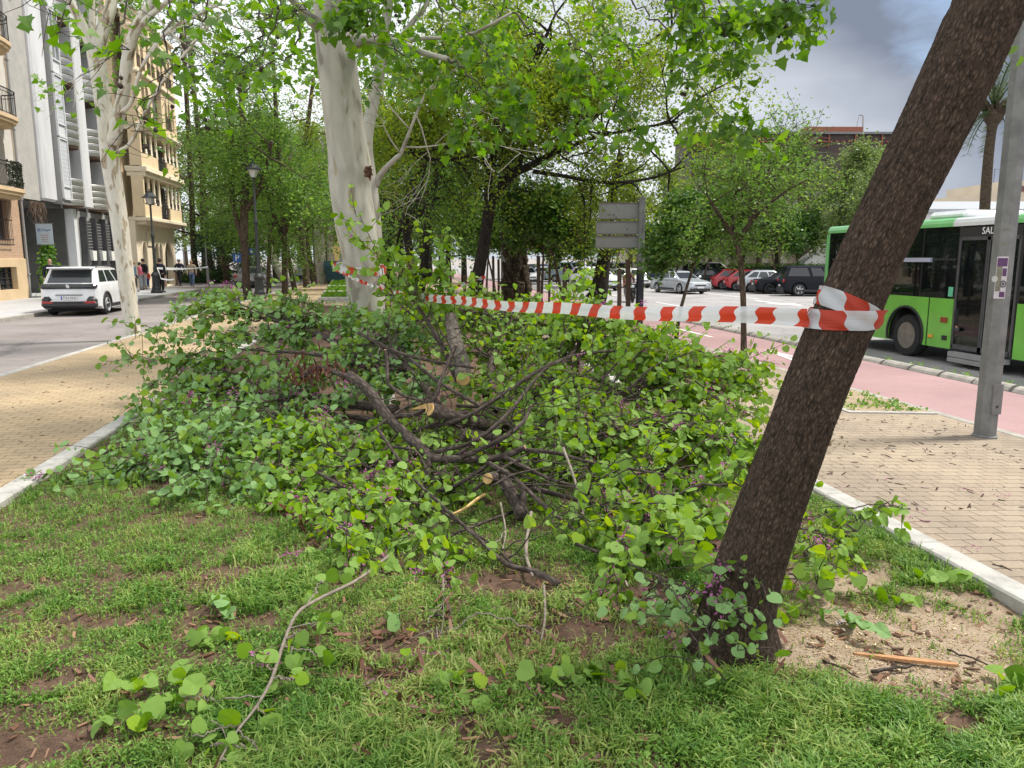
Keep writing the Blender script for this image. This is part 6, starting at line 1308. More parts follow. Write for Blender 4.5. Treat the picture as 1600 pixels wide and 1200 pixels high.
# ---- prototypes copied for the park and the square
def proto(seed, H, trunk_h, r, spreadf, leafm, bark, size, per, n=9, shape='round', sp=.25):
    T = Tree(seed); rng = T.rng; pts = [np.array([0, 0, 0.])]; d = np.array([rng.normal() * .04, rng.normal() * .04, 1.])
    for i in range(7): d = unit(d + rng.normal(size=3) * .05); pts.append(pts[-1] + d * H * .8 / 7)
    T.limb(pts, list(np.linspace(r, r * .25, 8)), 9)
    for j in range(n):
        u = trunk_h + (1 - trunk_h) * (j + rng.rand()) / n; i = min(int(u * 7), 6); q = pts[i] + (pts[i + 1] - pts[i]) * (u * 7 - i); a = rng.rand() * 2 * pi
        el = {'round': rng.uniform(.1, .9), 'poplar': rng.uniform(.9, 1.6), 'flat': rng.uniform(-.15, .2)}[shape]; fac = {'round': 1.1 - abs(u - .6) * .8, 'poplar': 1.1 - .4 * u, 'flat': 1.25 - u}[shape]
        T.grow(q, np.array([cos(a), sin(a), el]), H * spreadf * fac * rng.uniform(.8, 1.15), r * .35, 1, dict(levels=3, n=(0, 5, 4, 0), anch=7, up=(.05, .03, .0, -.02) if shape != 'flat' else (0, 0, 0, 0)))
    return T, (bark, leafm, size, per, sp)
def plant(px, d, name, label, group, z=-.2, first=None, sc=1.0, rz=0.0, src=None, py=404, ch=None):
    p = DP(px, py, d)
    if src is None: t = first[0].finish(name, label, "tree", (p[0], p[1], z), *first[1], group=group)
    else: t = copy_tree(src); tag(t, label, "tree", group); t.location = (p[0], p[1], z)
    t.scale = (sc, sc, sc); t.rotation_euler.z = rz; return t
rz_ = np.random.RandomState(77)
A = proto(61, 15, .25, .3, .28, M['leaf_grey'], M['bark_brown'], .30, 3, 11)
src = None
for i, (px, d, sc) in enumerate(((318, 62, .95), (352, 70, 1.0), (400, 78, 1.1), (430, 66, .85), (470, 80, 1.1), (508, 88, 1.1), (545, 75, 1.0), (290, 92, 1.0), (345, 100, 1.2), (560, 95, 1.2), (600, 70, 1.0), (500, 120, 1.5), (430, 115, 1.4), (610, 110, 1.3))):
    src_ = plant(px, d, "park_tree", "light green broadleaf tree in the park beyond the yellow building", "broadleaf trees in the park up the avenue", first=A, sc=sc, rz=rz_.rand() * 6, src=src); src = src or src_
Bq = proto(62, 9, .25, .22, .34, M['leaf_dark'], M['bark_black'], .2, 3, 10); src = None
for i, (px, d, sc) in enumerate(((628, 45, .95), (660, 52, 1.0), (700, 44, .9), (725, 58, 1.1), (672, 68, 1.2), (590, 58, .9), (745, 76, 1.2), (690, 84, 1.4))):
    src_ = plant(px, d, "dark_tree", "dark green tree in the shade of the avenue behind the leaning trunks", "dark trees along the avenue", first=Bq, sc=sc, rz=rz_.rand() * 6, src=src); src = src or src_
M['leaf_orange'] = leafmat("orange_leaf", [(.03, .085, .014), (.06, .145, .02), (.13, .24, .04)], None, .3, rough=.35, spec=.5)
Cq = proto(63, 3.7, .66, .05, .22, M['leaf_orange'], M['bark_brown'], .13, 8, 18, sp=.15)
g = G(1056, 533, -.18); src = plant(1056, 17.4, "orange_tree", "young orange tree with a dense dark round crown at the bike lane", "orange trees along the bike lane and car park", z=-.2, first=Cq)
src.location = (g[0], g[1], -.2); src.scale = (1.02, 1.02, .98); src.rotation_euler.z = 3.3
for i, (px, d, sc, lab) in enumerate(((882, 24.5, 1.2, "dark round orange tree left of the grey direction boards"), (846, 27, 1.15, "dark round orange tree right of the brown direction boards"), (775, 33, 1.2, "orange tree behind the dark forked trunk"), (760, 40, 1.3, "orange tree farther up the bike lane"))):
    plant(px, d, "orange_tree", lab, "orange trees along the bike lane and car park", z=-.2, sc=sc, rz=rz_.rand() * 6, src=src)
for i, (px, d, sc) in enumerate(((930, 62, 1.5), (958, 66, 1.5), (905, 60, 1.4), (1010, 64, 1.5), (1100, 58, 1.5), (1150, 57, 1.5), (1215, 54, 1.75), (1250, 56, 1.6), (870, 68, 1.6), (845, 72, 1.6), (1065, 62, 1.5), (820, 85, 1.8))):
    plant(px, d, "orange_tree", "round dark orange tree in the row behind the parked cars", "round trees behind the parked cars", z=-.5, sc=sc, rz=rz_.rand() * 6, src=src)
Dq = proto(64, 11, .22, .2, .2, M['leaf_grey'], M['bark_brown'], .24, 3, 12, 'poplar'); src = None
for i, (px, d, sc) in enumerate(((1300, 56, 1.02), (1330, 62, 1.05), (1160, 60, .95), (1215, 58, .9), (1260, 66, 1.0), (1110, 64, .95), (1060, 66, 1.0), (985, 70, 1.1), (1185, 72, 1.1), (1352, 50, .85))):
    src_ = plant(px, d, "pale_tree", "pale grey-green tree in front of the dark brown building", "pale trees in front of the brown building", z=-.5, first=Dq, sc=sc, rz=rz_.rand() * 6, src=src); src = src or src_
E_ = proto(65, 8, .12, .25, .42, M['leaf_cedar'], M['bark_brown'], .22, 4, 13, 'flat', .18); src = plant(352, 60, "cedar_tree", "dark cedar with layered branches behind the parking sign", "cedars in the park", first=E_, sc=.75); plant(385, 66, "cedar_tree", "second dark cedar between the street lamp and the slender trees", "cedars in the park", src=src, sc=.8, rz=2)
# the open-crowned young tree at the bike lane
o = G(1161, 563, -.18); T = Tree(66); P, r_ = px_path([(1162, 575, 12, 13.9), (1162, 520, 9, 13.9), (1161, 460, 9, 13.9), (1157, 410, 9, 13.9), (1151, 380, 11, 13.9)]); p, q = fine(rel(P, o), r_, 5); T.limb(p, q, 10)
for rows in ([(1151, 382, 7, 13.9), (1138, 355, 6, 13.8), (1120, 330, 5, 13.7), (1105, 305, 3, 13.6)], [(1151, 380, 7, 13.9), (1145, 340, 5, 14), (1150, 300, 4, 14.1), (1160, 255, 3, 14.2)], [(1152, 380, 8, 13.9), (1172, 350, 6, 13.9), (1200, 320, 5, 13.9), (1235, 295, 4, 13.9), (1262, 280, 3, 13.9)], [(1155, 375, 6, 13.9), (1180, 330, 5, 13.6), (1195, 290, 4, 13.4), (1205, 250, 3, 13.3)], [(1140, 357, 5, 13.8), (1165, 320, 4, 14.4), (1215, 275, 3, 14.6), (1235, 250, 3, 14.7)]):
    P, r_ = px_path(rows); p, q = fine(rel(P, o), r_, 4); T.limb(p, q, 7)
    for j in range(8): i = T.rng.randint(int(len(p) * .35), len(p)); T.grow(p[i], T.rng.normal(size=3) + np.array([0, 0, .25]), T.rng.uniform(.5, .95), .012, 1, dict(levels=3, n=(0, 4, 3, 0), anch=5))
T.finish("young_tree", "thin open-crowned young tree at the bike lane seen through the striped tape", "tree", o, M['bark_brown'], M['leaf_light'], .06, 4, .08)
# stakes
M['stake'] = pm("dark_wood_stake", (.07, .045, .03), .9, var=.3)
for i, (px, py0, py1, d, w) in enumerate(((966, 420, 528, 19.5, 7), (980, 405, 521, 19.8, 8), (841, 400, 480, 24, 6), (858, 385, 470, 25, 4), (880, 415, 492, 23, 5), (884, 440, 490, 22.5, 4), (771, 400, 480, 28, 4), (779, 405, 475, 30, 4), (726, 430, 470, 30, 5))):
    p = DP(px, py1, d); z0 = -.12; a = DP(px, py0, d); t = thing("tree_stake", (p[0], p[1], z0), "dark wooden stake standing at the bike lane verge", "stake", group="wooden tree stakes at the bike lane verge")
    mb = MB(); h = a[2] - z0; mb.tube([(0, 0, 0), (.01, 0, h * .5), (.0 + rz_.normal() * .03, 0, h)], [w * d / FPX / 2] * 3, 7); mb.build("stake", M['stake'], t)
# ---- palms
M['bark_palm'] = barkmat("palm_bark", [(.035, .026, .018), (.075, .056, .038), (.12, .09, .06)], .6, 9.0, 1.0, .08)
M['frond'] = leafmat("palm_frond", [(.05, .085, .03), (.09, .13, .05), (.16, .18, .07)], None, .25)
def palm(seed, rows, lab, nfr, L, stubs=True, head=True):
    P, r_ = px_path(rows); o = P[0].copy(); o[2] = -.3; T = Tree(seed); rng = T.rng; p, q = fine(rel(P, o), r_, 8); T.limb(p, q, 12)
    t = thing("palm_tree", tuple(o), lab, "palm"); top = np.array(p[-1]); r0 = q[-1]
    if stubs:
        for i in range(1, len(p)):
            if i > len(p) * .86 or stubs == 'all':
                for j in range(9): a = rng.rand() * 2 * pi; s = np.array([cos(a), sin(a), 0]); b0 = np.array(p[i]) + s * q[i] * .8 + np.array([0, 0, rng.uniform(-.1, .1)]); T.limb([b0, b0 + s * q[i] * .45 + np.array([0, 0, q[i] * .8])], [q[i] * .24, q[i] * .16], 5)
    T.mb.build("trunk", M['bark_palm'], t, smooth=True, rest=True)
    pos = []; tips = []; mbr = MB()
    for k in range(nfr if head else 0):
        a = 2 * pi * k / nfr * 2.618; el = rng.uniform(-.2, 1.45); d = np.array([cos(a) * cos(el), sin(a) * cos(el), sin(el)]); q_ = top.copy(); pr = [q_.copy()]
        for j in range(9): d = unit(d + np.array([0, 0, -.14 * (1.3 if el < .6 else .8)])); q_ = q_ + d * L / 9; pr.append(q_.copy())
        mbr.tube(pr, list(np.linspace(.045, .008, 10)), 4, False)
        for j in range(2, 10):
            for s_ in range(7):
                u = rng.rand(); b0 = pr[j - 1] + (pr[j] - pr[j - 1]) * u; dd = unit(pr[j] - pr[j - 1]); sd_ = unit(np.cross(dd, [0, 0, 1.])) * (1 if s_ % 2 else -1); pos.append(b0); tips.append(dd * .7 + sd_ * .9 + np.array([0, 0, .25]))
    if head:
        mbr.build("frond_ribs", M['frond'], t); mbr = None
        pos = np.array(pos); n = len(pos); V, F, k = leaf_arrays(pos, np.array(tips), rng.normal(size=(n, 3)) * .4 + np.array([0, 0, 1.]), rng.uniform(.3, .5, n) * L / 2.6, (np.array([(0, 0, 0), (.4, .045, 0), (1, 0, -.05), (.4, -.045, 0)]), T_RH[1]))
        np_mesh("crown", V, [F], M['frond'], t, attrs={"var": ('FLOAT', np.repeat(rng.rand(n), k))})
    return t
palm(71, [(1536, 420, 17, 38), (1538, 340, 15, 38), (1541, 290, 15, 38), (1545, 240, 14, 38), (1550, 200, 14, 38), (1552, 186, 26, 38), (1553, 172, 24, 38)], "tall palm behind the bus beside the grey lighting pole", 34, 2.6)
palm(72, [(1254, 420, 16, 62), (1254, 320, 14, 62), (1255, 262, 18, 62), (1255, 250, 22, 62)], "palm with a fan of grey fronds in front of the brown building", 36, 3.2)
palm(73, [(309, 432, 12, 60), (303, 400, 9, 60), (299, 300, 8, 60), (294, 200, 7, 60), (288, 90, 7, 60), (284, 40, 9, 60)], "tall thin palm trunk next to the yellow building's corner", 26, 2.6)
palm(74, [(334, 434, 12, 64), (327, 400, 9, 64), (318, 300, 8, 64), (310, 210, 7, 64), (300, 110, 7, 64), (296, 70, 9, 64)], "second tall thin palm trunk farther from the yellow building", 26, 2.6)
palm(75, [(806, 470, 40, 29), (806, 440, 33, 29), (804, 400, 30, 29), (800, 370, 28, 29), (797, 340, 26, 29), (795, 250, 24, 29)], "stout palm trunk with woven leaf stubs under the brown boards", 24, 2.6, 'all')
P, r_ = px_path([(930, 470, 34, 27), (936, 455, 28, 27), (942, 415, 22, 27), (947, 385, 19, 27), (952, 340, 17, 27), (960, 290, 14, 27), (970, 240, 10, 27)]); o = P[0].copy(); o[2] = -.15; T = Tree(76); p, q = fine(rel(P, o), r_, 5); T.limb(p, q, 12)
for j in range(12): i = T.rng.randint(int(len(p) * .6), len(p)); T.grow(p[i], T.rng.normal(size=3) + np.array([0, 0, .3]), T.rng.uniform(1.2, 2.4), .05, 1, dict(levels=3, n=(0, 4, 4, 0), anch=6))
T.finish("leaning_tree", "dark stout trunk leaning right behind the grey direction boards", "tree", o, M['bark_black'], M['leaf_yellow'], .12, 2, .16, pods=40)
# ---- hedges and wall creeper
def hedge(name, label, c, d, rz, n, leafm, size, cat="hedge"):
    t = thing(name, tuple(c), label, cat, rz); rng = np.random.RandomState(n); mb = MB(); mb.box((0, 0, d[2] * .48), (d[0] * .88, d[1] * .8, d[2] * .9), bev=.12); mb.build("stems", M['leaf_cedar'], t)
    f = rng.randint(0, 5, n); u = rng.uniform(-.5, .5, n); v = rng.uniform(0, 1, n); pos = np.zeros((n, 3))
    for i in range(n):
        if f[i] < 2: pos[i] = (u[i] * d[0], (-.5 if f[i] == 0 else .5) * d[1], v[i] * d[2])
        elif f[i] < 4: pos[i] = (u[i] * d[0], (v[i] - .5) * d[1], d[2])
        else: pos[i] = ((-.5 if v[i] < .5 else .5) * d[0], u[i] * d[1], rng.rand() * d[2])
    pos += rng.normal(size=pos.shape) * np.array([.08, .08, .09]); pos[:, 2] = np.maximum(pos[:, 2], .03)
    leaves("foliage", pos, size * rng.uniform(.6, 1.3, n), T_OVAL, leafm, t, rng, .2); return t
a = DP(1140, 404, 57); c = DP(1330, 404, 53); mid = (a + c) / 2; hedge("clipped_hedge", "clipped bright green hedge behind the parked black pickup", (mid[0], mid[1], -.5), (np.linalg.norm(c - a), 1.2, 1.75), math.atan2(c[1] - a[1], c[0] - a[0]), 5000, M['leaf_light'], .13)
a = DP(318, 404, 62); hedge("low_hedge", "low green hedge behind the walking couple", (a[0], a[1], -.2), (4.2, 1.6, .85), -.1, 2600, M['leaf_light'], .13)
t = thing("wall_creeper", (-16.35, 40.6, -.1), "green climbing plant at the corner of the passage beneath the banner", "climbing plant"); rng = np.random.RandomState(9); mb = MB()
for k in range(6): y = rng.uniform(-.3, .5); mb.tube([(0, y, 0), (.05, y + rng.normal() * .1, 1.0), (.08, y + rng.normal() * .2, 2.2)], [.03, .02, .01], 5)
mb.build("stems", M['bark_twig'], t); n = 900; z = rng.rand(n) ** .8 * 2.6; pos = np.stack([.08 + rng.rand(n) * .35, .05 + rng.normal(size=n) * (.25 + .15 * (z < 1.9)), z], -1); leaves("foliage", pos, rng.uniform(.09, .19, n), T_HEART, M['leaf_plane'], t, rng, .8)
t = thing("hanging_creeper", (-16.5, 40.75, 4.3), "dry brown creeper hanging from the slab at the passage entrance", "climbing plant"); mb = MB()
for k in range(40): x = rng.uniform(-.1, .25); y = rng.uniform(-.5, .7); L = rng.uniform(.4, 1.3); mb.tube([(x, y, .1), (x + rng.normal() * .08, y + rng.normal() * .1, -L * .5), (x + rng.normal() * .1, y + rng.normal() * .14, -L)], [.02, .014, .006], 4, False)
mb.build("dry_stems", pm("dry_stems", (.2, .14, .1), .9, var=.3), t)
# turf bank behind the stone edging
rng = np.random.RandomState(15); n = 9000; pos = np.stack([rng.uniform(-2.7, 1.6, n), rng.uniform(33.2, 41, n), np.zeros(n)], -1); pos[:, 2] = .05 + .08 * (pos[:, 1] - 33.2) / 1.3
tag(leaves("turf_grass", pos, rng.uniform(.1, .2, n), T_RH, M['leaf_plane'], None, rng, -1.0), kind="stuff")
mb = MB(); mb.prism([(33.1, -.1), (33.1, .03), (41, .5), (41, -.1)], -2.7, 1.6, 'X'); tag(mb.build("turf_bank", M['soil']), kind="structure")
# ================================================================== the leaning trunk with the striped tape
def bark_tube(pts, rad, n, amp, seed, fx=30, fs=15, flare=None):
    V, RS, _ = tube_rings([Vector(p) for p in pts], rad, n); V = np.array([tuple(v) for v in V]); RS = np.array(RS); k = len(pts)
    ax = np.repeat(np.array([tuple(p) for p in pts]), n, 0); rr = np.repeat(np.array(rad), n)
    th = np.tile(np.arange(n) * 2 * pi / n, k); s = RS[:, 2]
    u1 = np.where(th < pi, th, 2 * pi - th) * .16                       # mirrored round the back: no seam
    f = fbm(u1 * fx * 2.2 + 3 * fbm(u1 * 9, s * 3, seed + 5), s * fs + 2.0 * (th > pi), seed, 4); ridge = 1 - np.abs(f - .5) * 3.2
    big = fbm(np.cos(th) * 1.3 + 5, np.sin(th) * 1.3 + s * 1.1 + 5, seed + 9, 3) - .5
    d = amp * ridge + big * rr * .16
    if flare is not None: d = d + flare(th, s)
    V = ax + (V - ax) * (1 + d / rr)[:, None]; ii = np.arange(k * n).reshape(k, n)
    F = np.stack([ii[:-1], np.roll(ii[:-1], -1, 1), np.roll(ii[1:], -1, 1), ii[1:]], -1).reshape(-1, 4)
    return V, F, RS
m, nt, b = newmat("rough_dark_bark"); v = coords(nt, (1, 1, .36), "rest")
n1 = N(nt, "ShaderNodeTexNoise", Scale=60.0, Detail=6.0, Roughness=.75); nt.links.new(v, n1.inputs["Vector"])
vo = N(nt, "ShaderNodeTexVoronoi", Scale=88.0, feature='DISTANCE_TO_EDGE'); wv = N(nt, "ShaderNodeVectorMath", operation='MULTIPLY_ADD'); nt.links.new(n1.outputs["Color"], wv.inputs[0]); wv.inputs[1].default_value = (.02, .02, .02); nt.links.new(v, wv.inputs[2]); nt.links.new(wv.outputs[0], vo.inputs["Vector"])
h = N(nt, "ShaderNodeMath", operation='MULTIPLY_ADD'); nt.links.new(vo.outputs["Distance"], h.inputs[0]); h.inputs[1].default_value = .9; nt.links.new(n1.outputs["Fac"], h.inputs[2])
rp = ramp(nt, [(.4, (.011, .0075, .005)), (.62, (.048, .031, .021)), (.86, (.095, .066, .047)), (1.0, (.15, .108, .08))]); nt.links.new(h.outputs[0], rp.inputs["Fac"])
n3 = N(nt, "ShaderNodeTexNoise", Scale=7.0, Detail=5.0); nt.links.new(coords(nt, (1, 1, 1), "rest"), n3.inputs["Vector"]); r3 = ramp(nt, [(.62, (0, 0, 0)), (.75, (.6, .6, .6))]); nt.links.new(n3.outputs["Fac"], r3.inputs["Fac"])
mx = N(nt, "ShaderNodeMix", data_type='RGBA'); nt.links.new(r3.outputs["Color"], mx.inputs[0]); nt.links.new(rp.outputs["Color"], mx.inputs[6]); mx.inputs[7].default_value = (.06, .044, .027, 1)
nt.links.new(mx.outputs[2], b.inputs["Base Color"]); b.inputs["Roughness"].default_value = .9; b.inputs["Specular IOR Level"].default_value = .3; bump(nt, b, h.outputs[0], .6, .010); M['bark_rough'] = m
DT = 3.22
oT = G(1150, 990, 0.0)
P, r_ = px_path([(1140, 1050, 140, DT), (1145, 1010, 120, DT), (1150, 965, 108, DT), (1167, 900, 102, DT), (1200, 800, 97, DT), (1237, 700, 93, DT), (1275, 600, 91, DT), (1317, 500, 90, DT), (1360, 400, 88, DT), (1408, 300, 90, DT), (1457, 200, 94, DT), (1505, 100, 98, DT), (1552, 0, 98, DT), (1618, -110, 92, DT), (1684, -240, 84, DT)])
q = smooth_path([(*(p - oT), r) for p, r in zip(P, r_)], 34); tp = q[:, :3]; tr = q[:, 3]
V, F, RS = bark_tube(tp, tr, 240, .0085, 91, flare=lambda th, s: .085 * np.exp(-s / .16) * (.6 + .8 * np.sin(3 * th + 1.0) ** 2))
lt_ = thing("leaning_tree", tuple(oT), "thick dark rough-barked trunk leaning right with striped tape round it", "tree")
np_mesh("trunk", V, [F], M['bark_rough'], lt_, smooth=True, attrs={"rest": ('FLOAT_VECTOR', RS)})
T = Tree(92); T.rng = np.random.RandomState(92)
for a in range(7):
    d = np.array([T.rng.normal() * .7 + .25, T.rng.normal() * .7, .9]); T.grow(tp[-1 - a * 3], d, T.rng.uniform(1.6, 2.4), .06, 1, dict(levels=3, n=(0, 5, 4, 0), anch=4, up=(0, .05, .03, 0)))
T.limb([tp[-46], tp[-46] + np.array([.22, .15, -.15]), tp[-46] + np.array([.36, .2, -.42])], [.012, .008, .004], 5)
T.mb.build("upper_limbs", M['bark_rough'], lt_, smooth=True, rest=True)
M['leaf_judas'] = leafmat("judas_leaf", [(.066, .16, .010), (.166, .31, .020), (.305, .435, .034)], (.22, .36, .08), .38, rough=.6, spec=.2)
M['leaf_judas_pale'] = leafmat("judas_leaf_pale", [(.056, .14, .014), (.138, .26, .032), (.255, .37, .07)], (.21, .36, .13), .32, rough=.55, spec=.25)
a = np.array(T.a); pos = np.repeat(a, 1, 0) + T.rng.normal(size=(len(a), 3)) * .12; pos = pos[((pos + oT)[:, 2] > 3.3) & (pos[:, 2] > 0)]
leaves("crown", pos, .08 * T.rng.uniform(.7, 1.2, len(pos)), T_HEART, M['leaf_judas'], lt_, T.rng, .7)
e = tp[-46] + np.array([.3, .18, -.3]); pos = e + T.rng.normal(size=(26, 3)) * np.array([.1, .1, .12]); leaves("foliage", pos, .055 * T.rng.uniform(.7, 1.2, 26), T_HEART, M['leaf_judas'], lt_, T.rng, .8)
i_ = int(np.argmin(np.abs(tp[:, 2] + oT[2] - .93))); dr = unit(np.array([cos(YAW), -sin(YAW), 0])); c = tp[i_] + dr * tr[i_]; mb = MB(); mb.tube([tuple(c - dr * .02), tuple(c + dr * .035 + np.array([0, 0, .008]))], [.016, .014], 9); mb.build("cut_stub", pm("pale_stub", (.3, .22, .13), .8, var=.2), lt_)

# tape material: slanted red and white stripes in tape coordinates
m, nt, b = newmat("striped_tape"); a = N(nt, "ShaderNodeAttribute"); a.attribute_name = "tape"; sp = N(nt, "ShaderNodeSeparateXYZ"); nt.links.new(a.outputs["Vector"], sp.inputs[0])
sv = N(nt, "ShaderNodeMath", operation='MULTIPLY'); nt.links.new(sp.outputs[1], sv.inputs[0]); sv.inputs[1].default_value = 6.0
sn = N(nt, "ShaderNodeMath", operation='SINE'); nt.links.new(sv.outputs[0], sn.inputs[0])
s1 = N(nt, "ShaderNodeMath", operation='MULTIPLY_ADD'); nt.links.new(sn.outputs[0], s1.inputs[0]); s1.inputs[1].default_value = .012; nt.links.new(sp.outputs[0], s1.inputs[2])
s2 = N(nt, "ShaderNodeMath", operation='MULTIPLY_ADD'); nt.links.new(sp.outputs[1], s2.inputs[0]); s2.inputs[1].default_value = .06; nt.links.new(s1.outputs[0], s2.inputs[2])
dv = N(nt, "ShaderNodeMath", operation='DIVIDE'); nt.links.new(s2.outputs[0], dv.inputs[0]); dv.inputs[1].default_value = .24
fr_ = N(nt, "ShaderNodeMath", operation='FRACT'); nt.links.new(dv.outputs[0], fr_.inputs[0])
lt2 = N(nt, "ShaderNodeMath", operation='LESS_THAN'); nt.links.new(fr_.outputs[0], lt2.inputs[0]); lt2.inputs[1].default_value = .44
mx = N(nt, "ShaderNodeMix", data_type='RGBA'); nt.links.new(lt2.outputs[0], mx.inputs[0]); mx.inputs[6].default_value = (.74, .76, .78, 1); mx.inputs[7].default_value = (.62, .055, .022, 1)
nt.links.new(mx.outputs[2], b.inputs["Base Color"]); b.inputs["Roughness"].default_value = .32; b.inputs["Specular IOR Level"].default_value = .5
t_ = N(nt, "ShaderNodeBsdfTranslucent"); nt.links.new(mx.outputs[2], t_.inputs[0]); ms = N(nt, "ShaderNodeMixShader"); ms.inputs[0].default_value = .3; nt.links.new(b.outputs[0], ms.inputs[1]); nt.links.new(t_.outputs[0], ms.inputs[2]); tr_ = N(nt, "ShaderNodeBsdfTransparent"); nt.links.new(mx.outputs[2], tr_.inputs[0]); m4 = N(nt, "ShaderNodeMixShader"); m4.inputs[0].default_value = .25; nt.links.new(ms.outputs[0], m4.inputs[1]); nt.links.new(tr_.outputs[0], m4.inputs[2]); nt.links.new(m4.outputs[0], nt.nodes["Material Output"].inputs[0])
nz = N(nt, "ShaderNodeTexNoise", Scale=14.0, Detail=4.0); nt.links.new(coords(nt, (.35, 1, 1), "tape"), nz.inputs["Vector"]); bump(nt, b, nz.outputs["Fac"], .5, .01); M['tape'] = m
def ribbon(name, centers, ups, width, u0=0.0, label=None, cat=None, curl=None, nv=7, parent=None, group=None):
    C = np.array(centers); U = unit(np.array(ups)); k = len(C); w = np.broadcast_to(width, (k,)); tg = unit(np.gradient(C, axis=0)); nr = np.cross(tg, U); L = np.concatenate([[0], np.cumsum(np.linalg.norm(np.diff(C, axis=0), axis=1))]) + u0
    V = []; A = []
    for i in range(k):
        for j in range(nv): v_ = j / (nv - 1); off = curl(i / (k - 1), v_) if curl else 0; V.append(C[i] + U[i] * (v_ - .5) * w[i] + nr[i] * off); A.append((L[i], v_, 0))
    ii = np.arange(k * nv).reshape(k, nv); F = np.stack([ii[:-1, :-1], ii[1:, :-1], ii[1:, 1:], ii[:-1, 1:]], -1).reshape(-1, 4)
    o = np_mesh(name, V, [F], M['tape'], parent, smooth=True, attrs={"tape": ('FLOAT_VECTOR', np.array(A))})
    return tag(o, label, cat, group) if label else o
TP = thing("barrier_tape", tuple(oT), "red and white striped barrier tape stretched from the leaning trunk to the pale plane tree", "barrier tape")
Aw = DP(1262, 497, DT - .05); Bw = DP(606, 455, 8.72); n = 140
cs = []; us = []; ws = []
for i in range(n):
    u = i / (n - 1); p = Aw + (Bw - Aw) * u; p[2] += -.05 * sin(pi * u) + .006 * sin(23 * u) ; tw = 0 if u < .72 else (u - .72) / .28
    ang = .12 * sin(5 * u + 1) + (tw ** 2) * 4.5; hx = np.array([cos(YAW), -sin(YAW), 0]); hy = np.array([sin(YAW), cos(YAW), 0]); U = np.array([0, 0, 1.]) * cos(ang) + hy * sin(ang) * .8 - hx * .06
    cs.append(p - oT); us.append(U); ws.append(.076 * (1 - .5 * tw))
ribbon("span", cs, us, np.array(ws), .02, curl=lambda u, v_: .006 * sin(2 * pi * v_ + 9 * u) + .006 * sin(40 * u + 3 * v_), parent=TP, nv=9)
def wrap(name, px, py, level, width, u0, gap=.009, turns=1.02, seed=0):
    """tape round the leaning trunk at a photo point: square to the trunk, or level with the ground"""
    zc = DP(px, py, DT)[2]; n = 130; C = []; U = []
    i0 = int(np.argmin(np.abs(tp[:, 2] + oT[2] - zc))); d = unit(tp[i0 + 3] - tp[i0 - 3]); x = unit(np.cross(d, [0.31, .95, .02])); y = np.cross(d, x)
    for k in range(n):
        th = 2 * pi * turns * k / (n - 1); rr = tr[i0] * 1.04 + gap + .007 * vnoise(np.array(th * 4), np.array(1.), seed); off = x * cos(th) + y * sin(th)
        C.append(tp[i0] + off * rr - d * (off[2] * rr / d[2]) * level); U.append(d)
    return ribbon(name, C, U, width, u0, curl=lambda u, v_: .004 * sin(30 * u + 8 * v_ + seed), parent=TP, nv=9)
wrap("upper_wrap", 1329, 481, -.3, .08, .05, .006, seed=3); wrap("lower_wrap", 1317, 497, 1.0, .084, .115, .013, seed=5)
# tape end at the pale plane: a flat band and a twisted strand
cT = np.array([DP(561, 419, 9.0), DP(561, 425, 9.0)]); r1 = 39 * 9 / FPX + .012; C = []; U = []
for k in range(60): th = 2 * pi * k / 59; C.append(DP(562, 419, 9.0) + np.array([cos(th) * r1, sin(th) * r1, .035 * cos(th - 2.2)])); U.append((0, 0, 1))
ribbon("band", np.array(C) - oT, U, .08, .1, parent=TP)
C = []; U = []; a = DP(536, 427, 8.68); c = DP(606, 455, 8.72)
for k in range(90): u = k / 89; p = a + (c - a) * u; p = p + np.array([0, -.09 * sin(pi * u), -.01 * sin(pi * u)]); th = u * 30; C.append(p - oT); U.append((0, sin(th), cos(th)))
ribbon("twisted_strand", C, U, .05, 0, parent=TP)
C = []; U = []
for k in range(40): u = k / 39; p = DP(690, 455, 21.4) * (1 - u) + DP(760, 432, 21.5) * u; C.append(p); U.append((0, sin(u * 14), cos(u * 14)))
ribbon("barrier_tape", C, U, .12, 0, "thin twisted striped tape tied at the foot of the dark forked tree", "barrier tape")

# ================================================================== the pile of cut branches
M['bark_cut'] = barkmat("judas_bark", [(.022, .017, .014), (.06, .046, .038), (.115, .092, .078)], 2.5, 30.0, .7, .012)
M['bark_log'] = barkmat("grey_log_bark", [(.05, .04, .032), (.12, .1, .082), (.2, .17, .14)], 2.0, 24.0, .7, .02)
M['twig_pale'] = pm("pale_twig_bark", (.22, .18, .145), .8, var=.45, ns=30)
M['cut'] = pm("fresh_cut_wood", (.56, .36, .14), .75, var=.3, ns=18); M['cut_pink'] = pm("fresh_pale_cut", (.55, .33, .2), .75, var=.15)
M['bloom'] = leafmat("magenta_blossom", [(.28, .06, .19), (.42, .12, .30), (.52, .22, .40)], None, .4); M['pod_red'] = leafmat("red_brown_pod", [(.05, .018, .014), (.10, .03, .022), (.15, .055, .035)], None, .2)
T_PET = (np.array([(0, 0, 0), (.5, .28, .1), (1, 0, .05), (.5, -.28, .1)]), T_RH[1]); T_POD = (np.array([(0, 0, 0), (.3, .09, .02), (.8, .09, -.02), (1, 0, 0), (.8, -.09, -.02), (.3, -.09, .02)]), np.array([(0, 3, 2), (0, 2, 1), (0, 5, 4), (0, 4, 3)]))
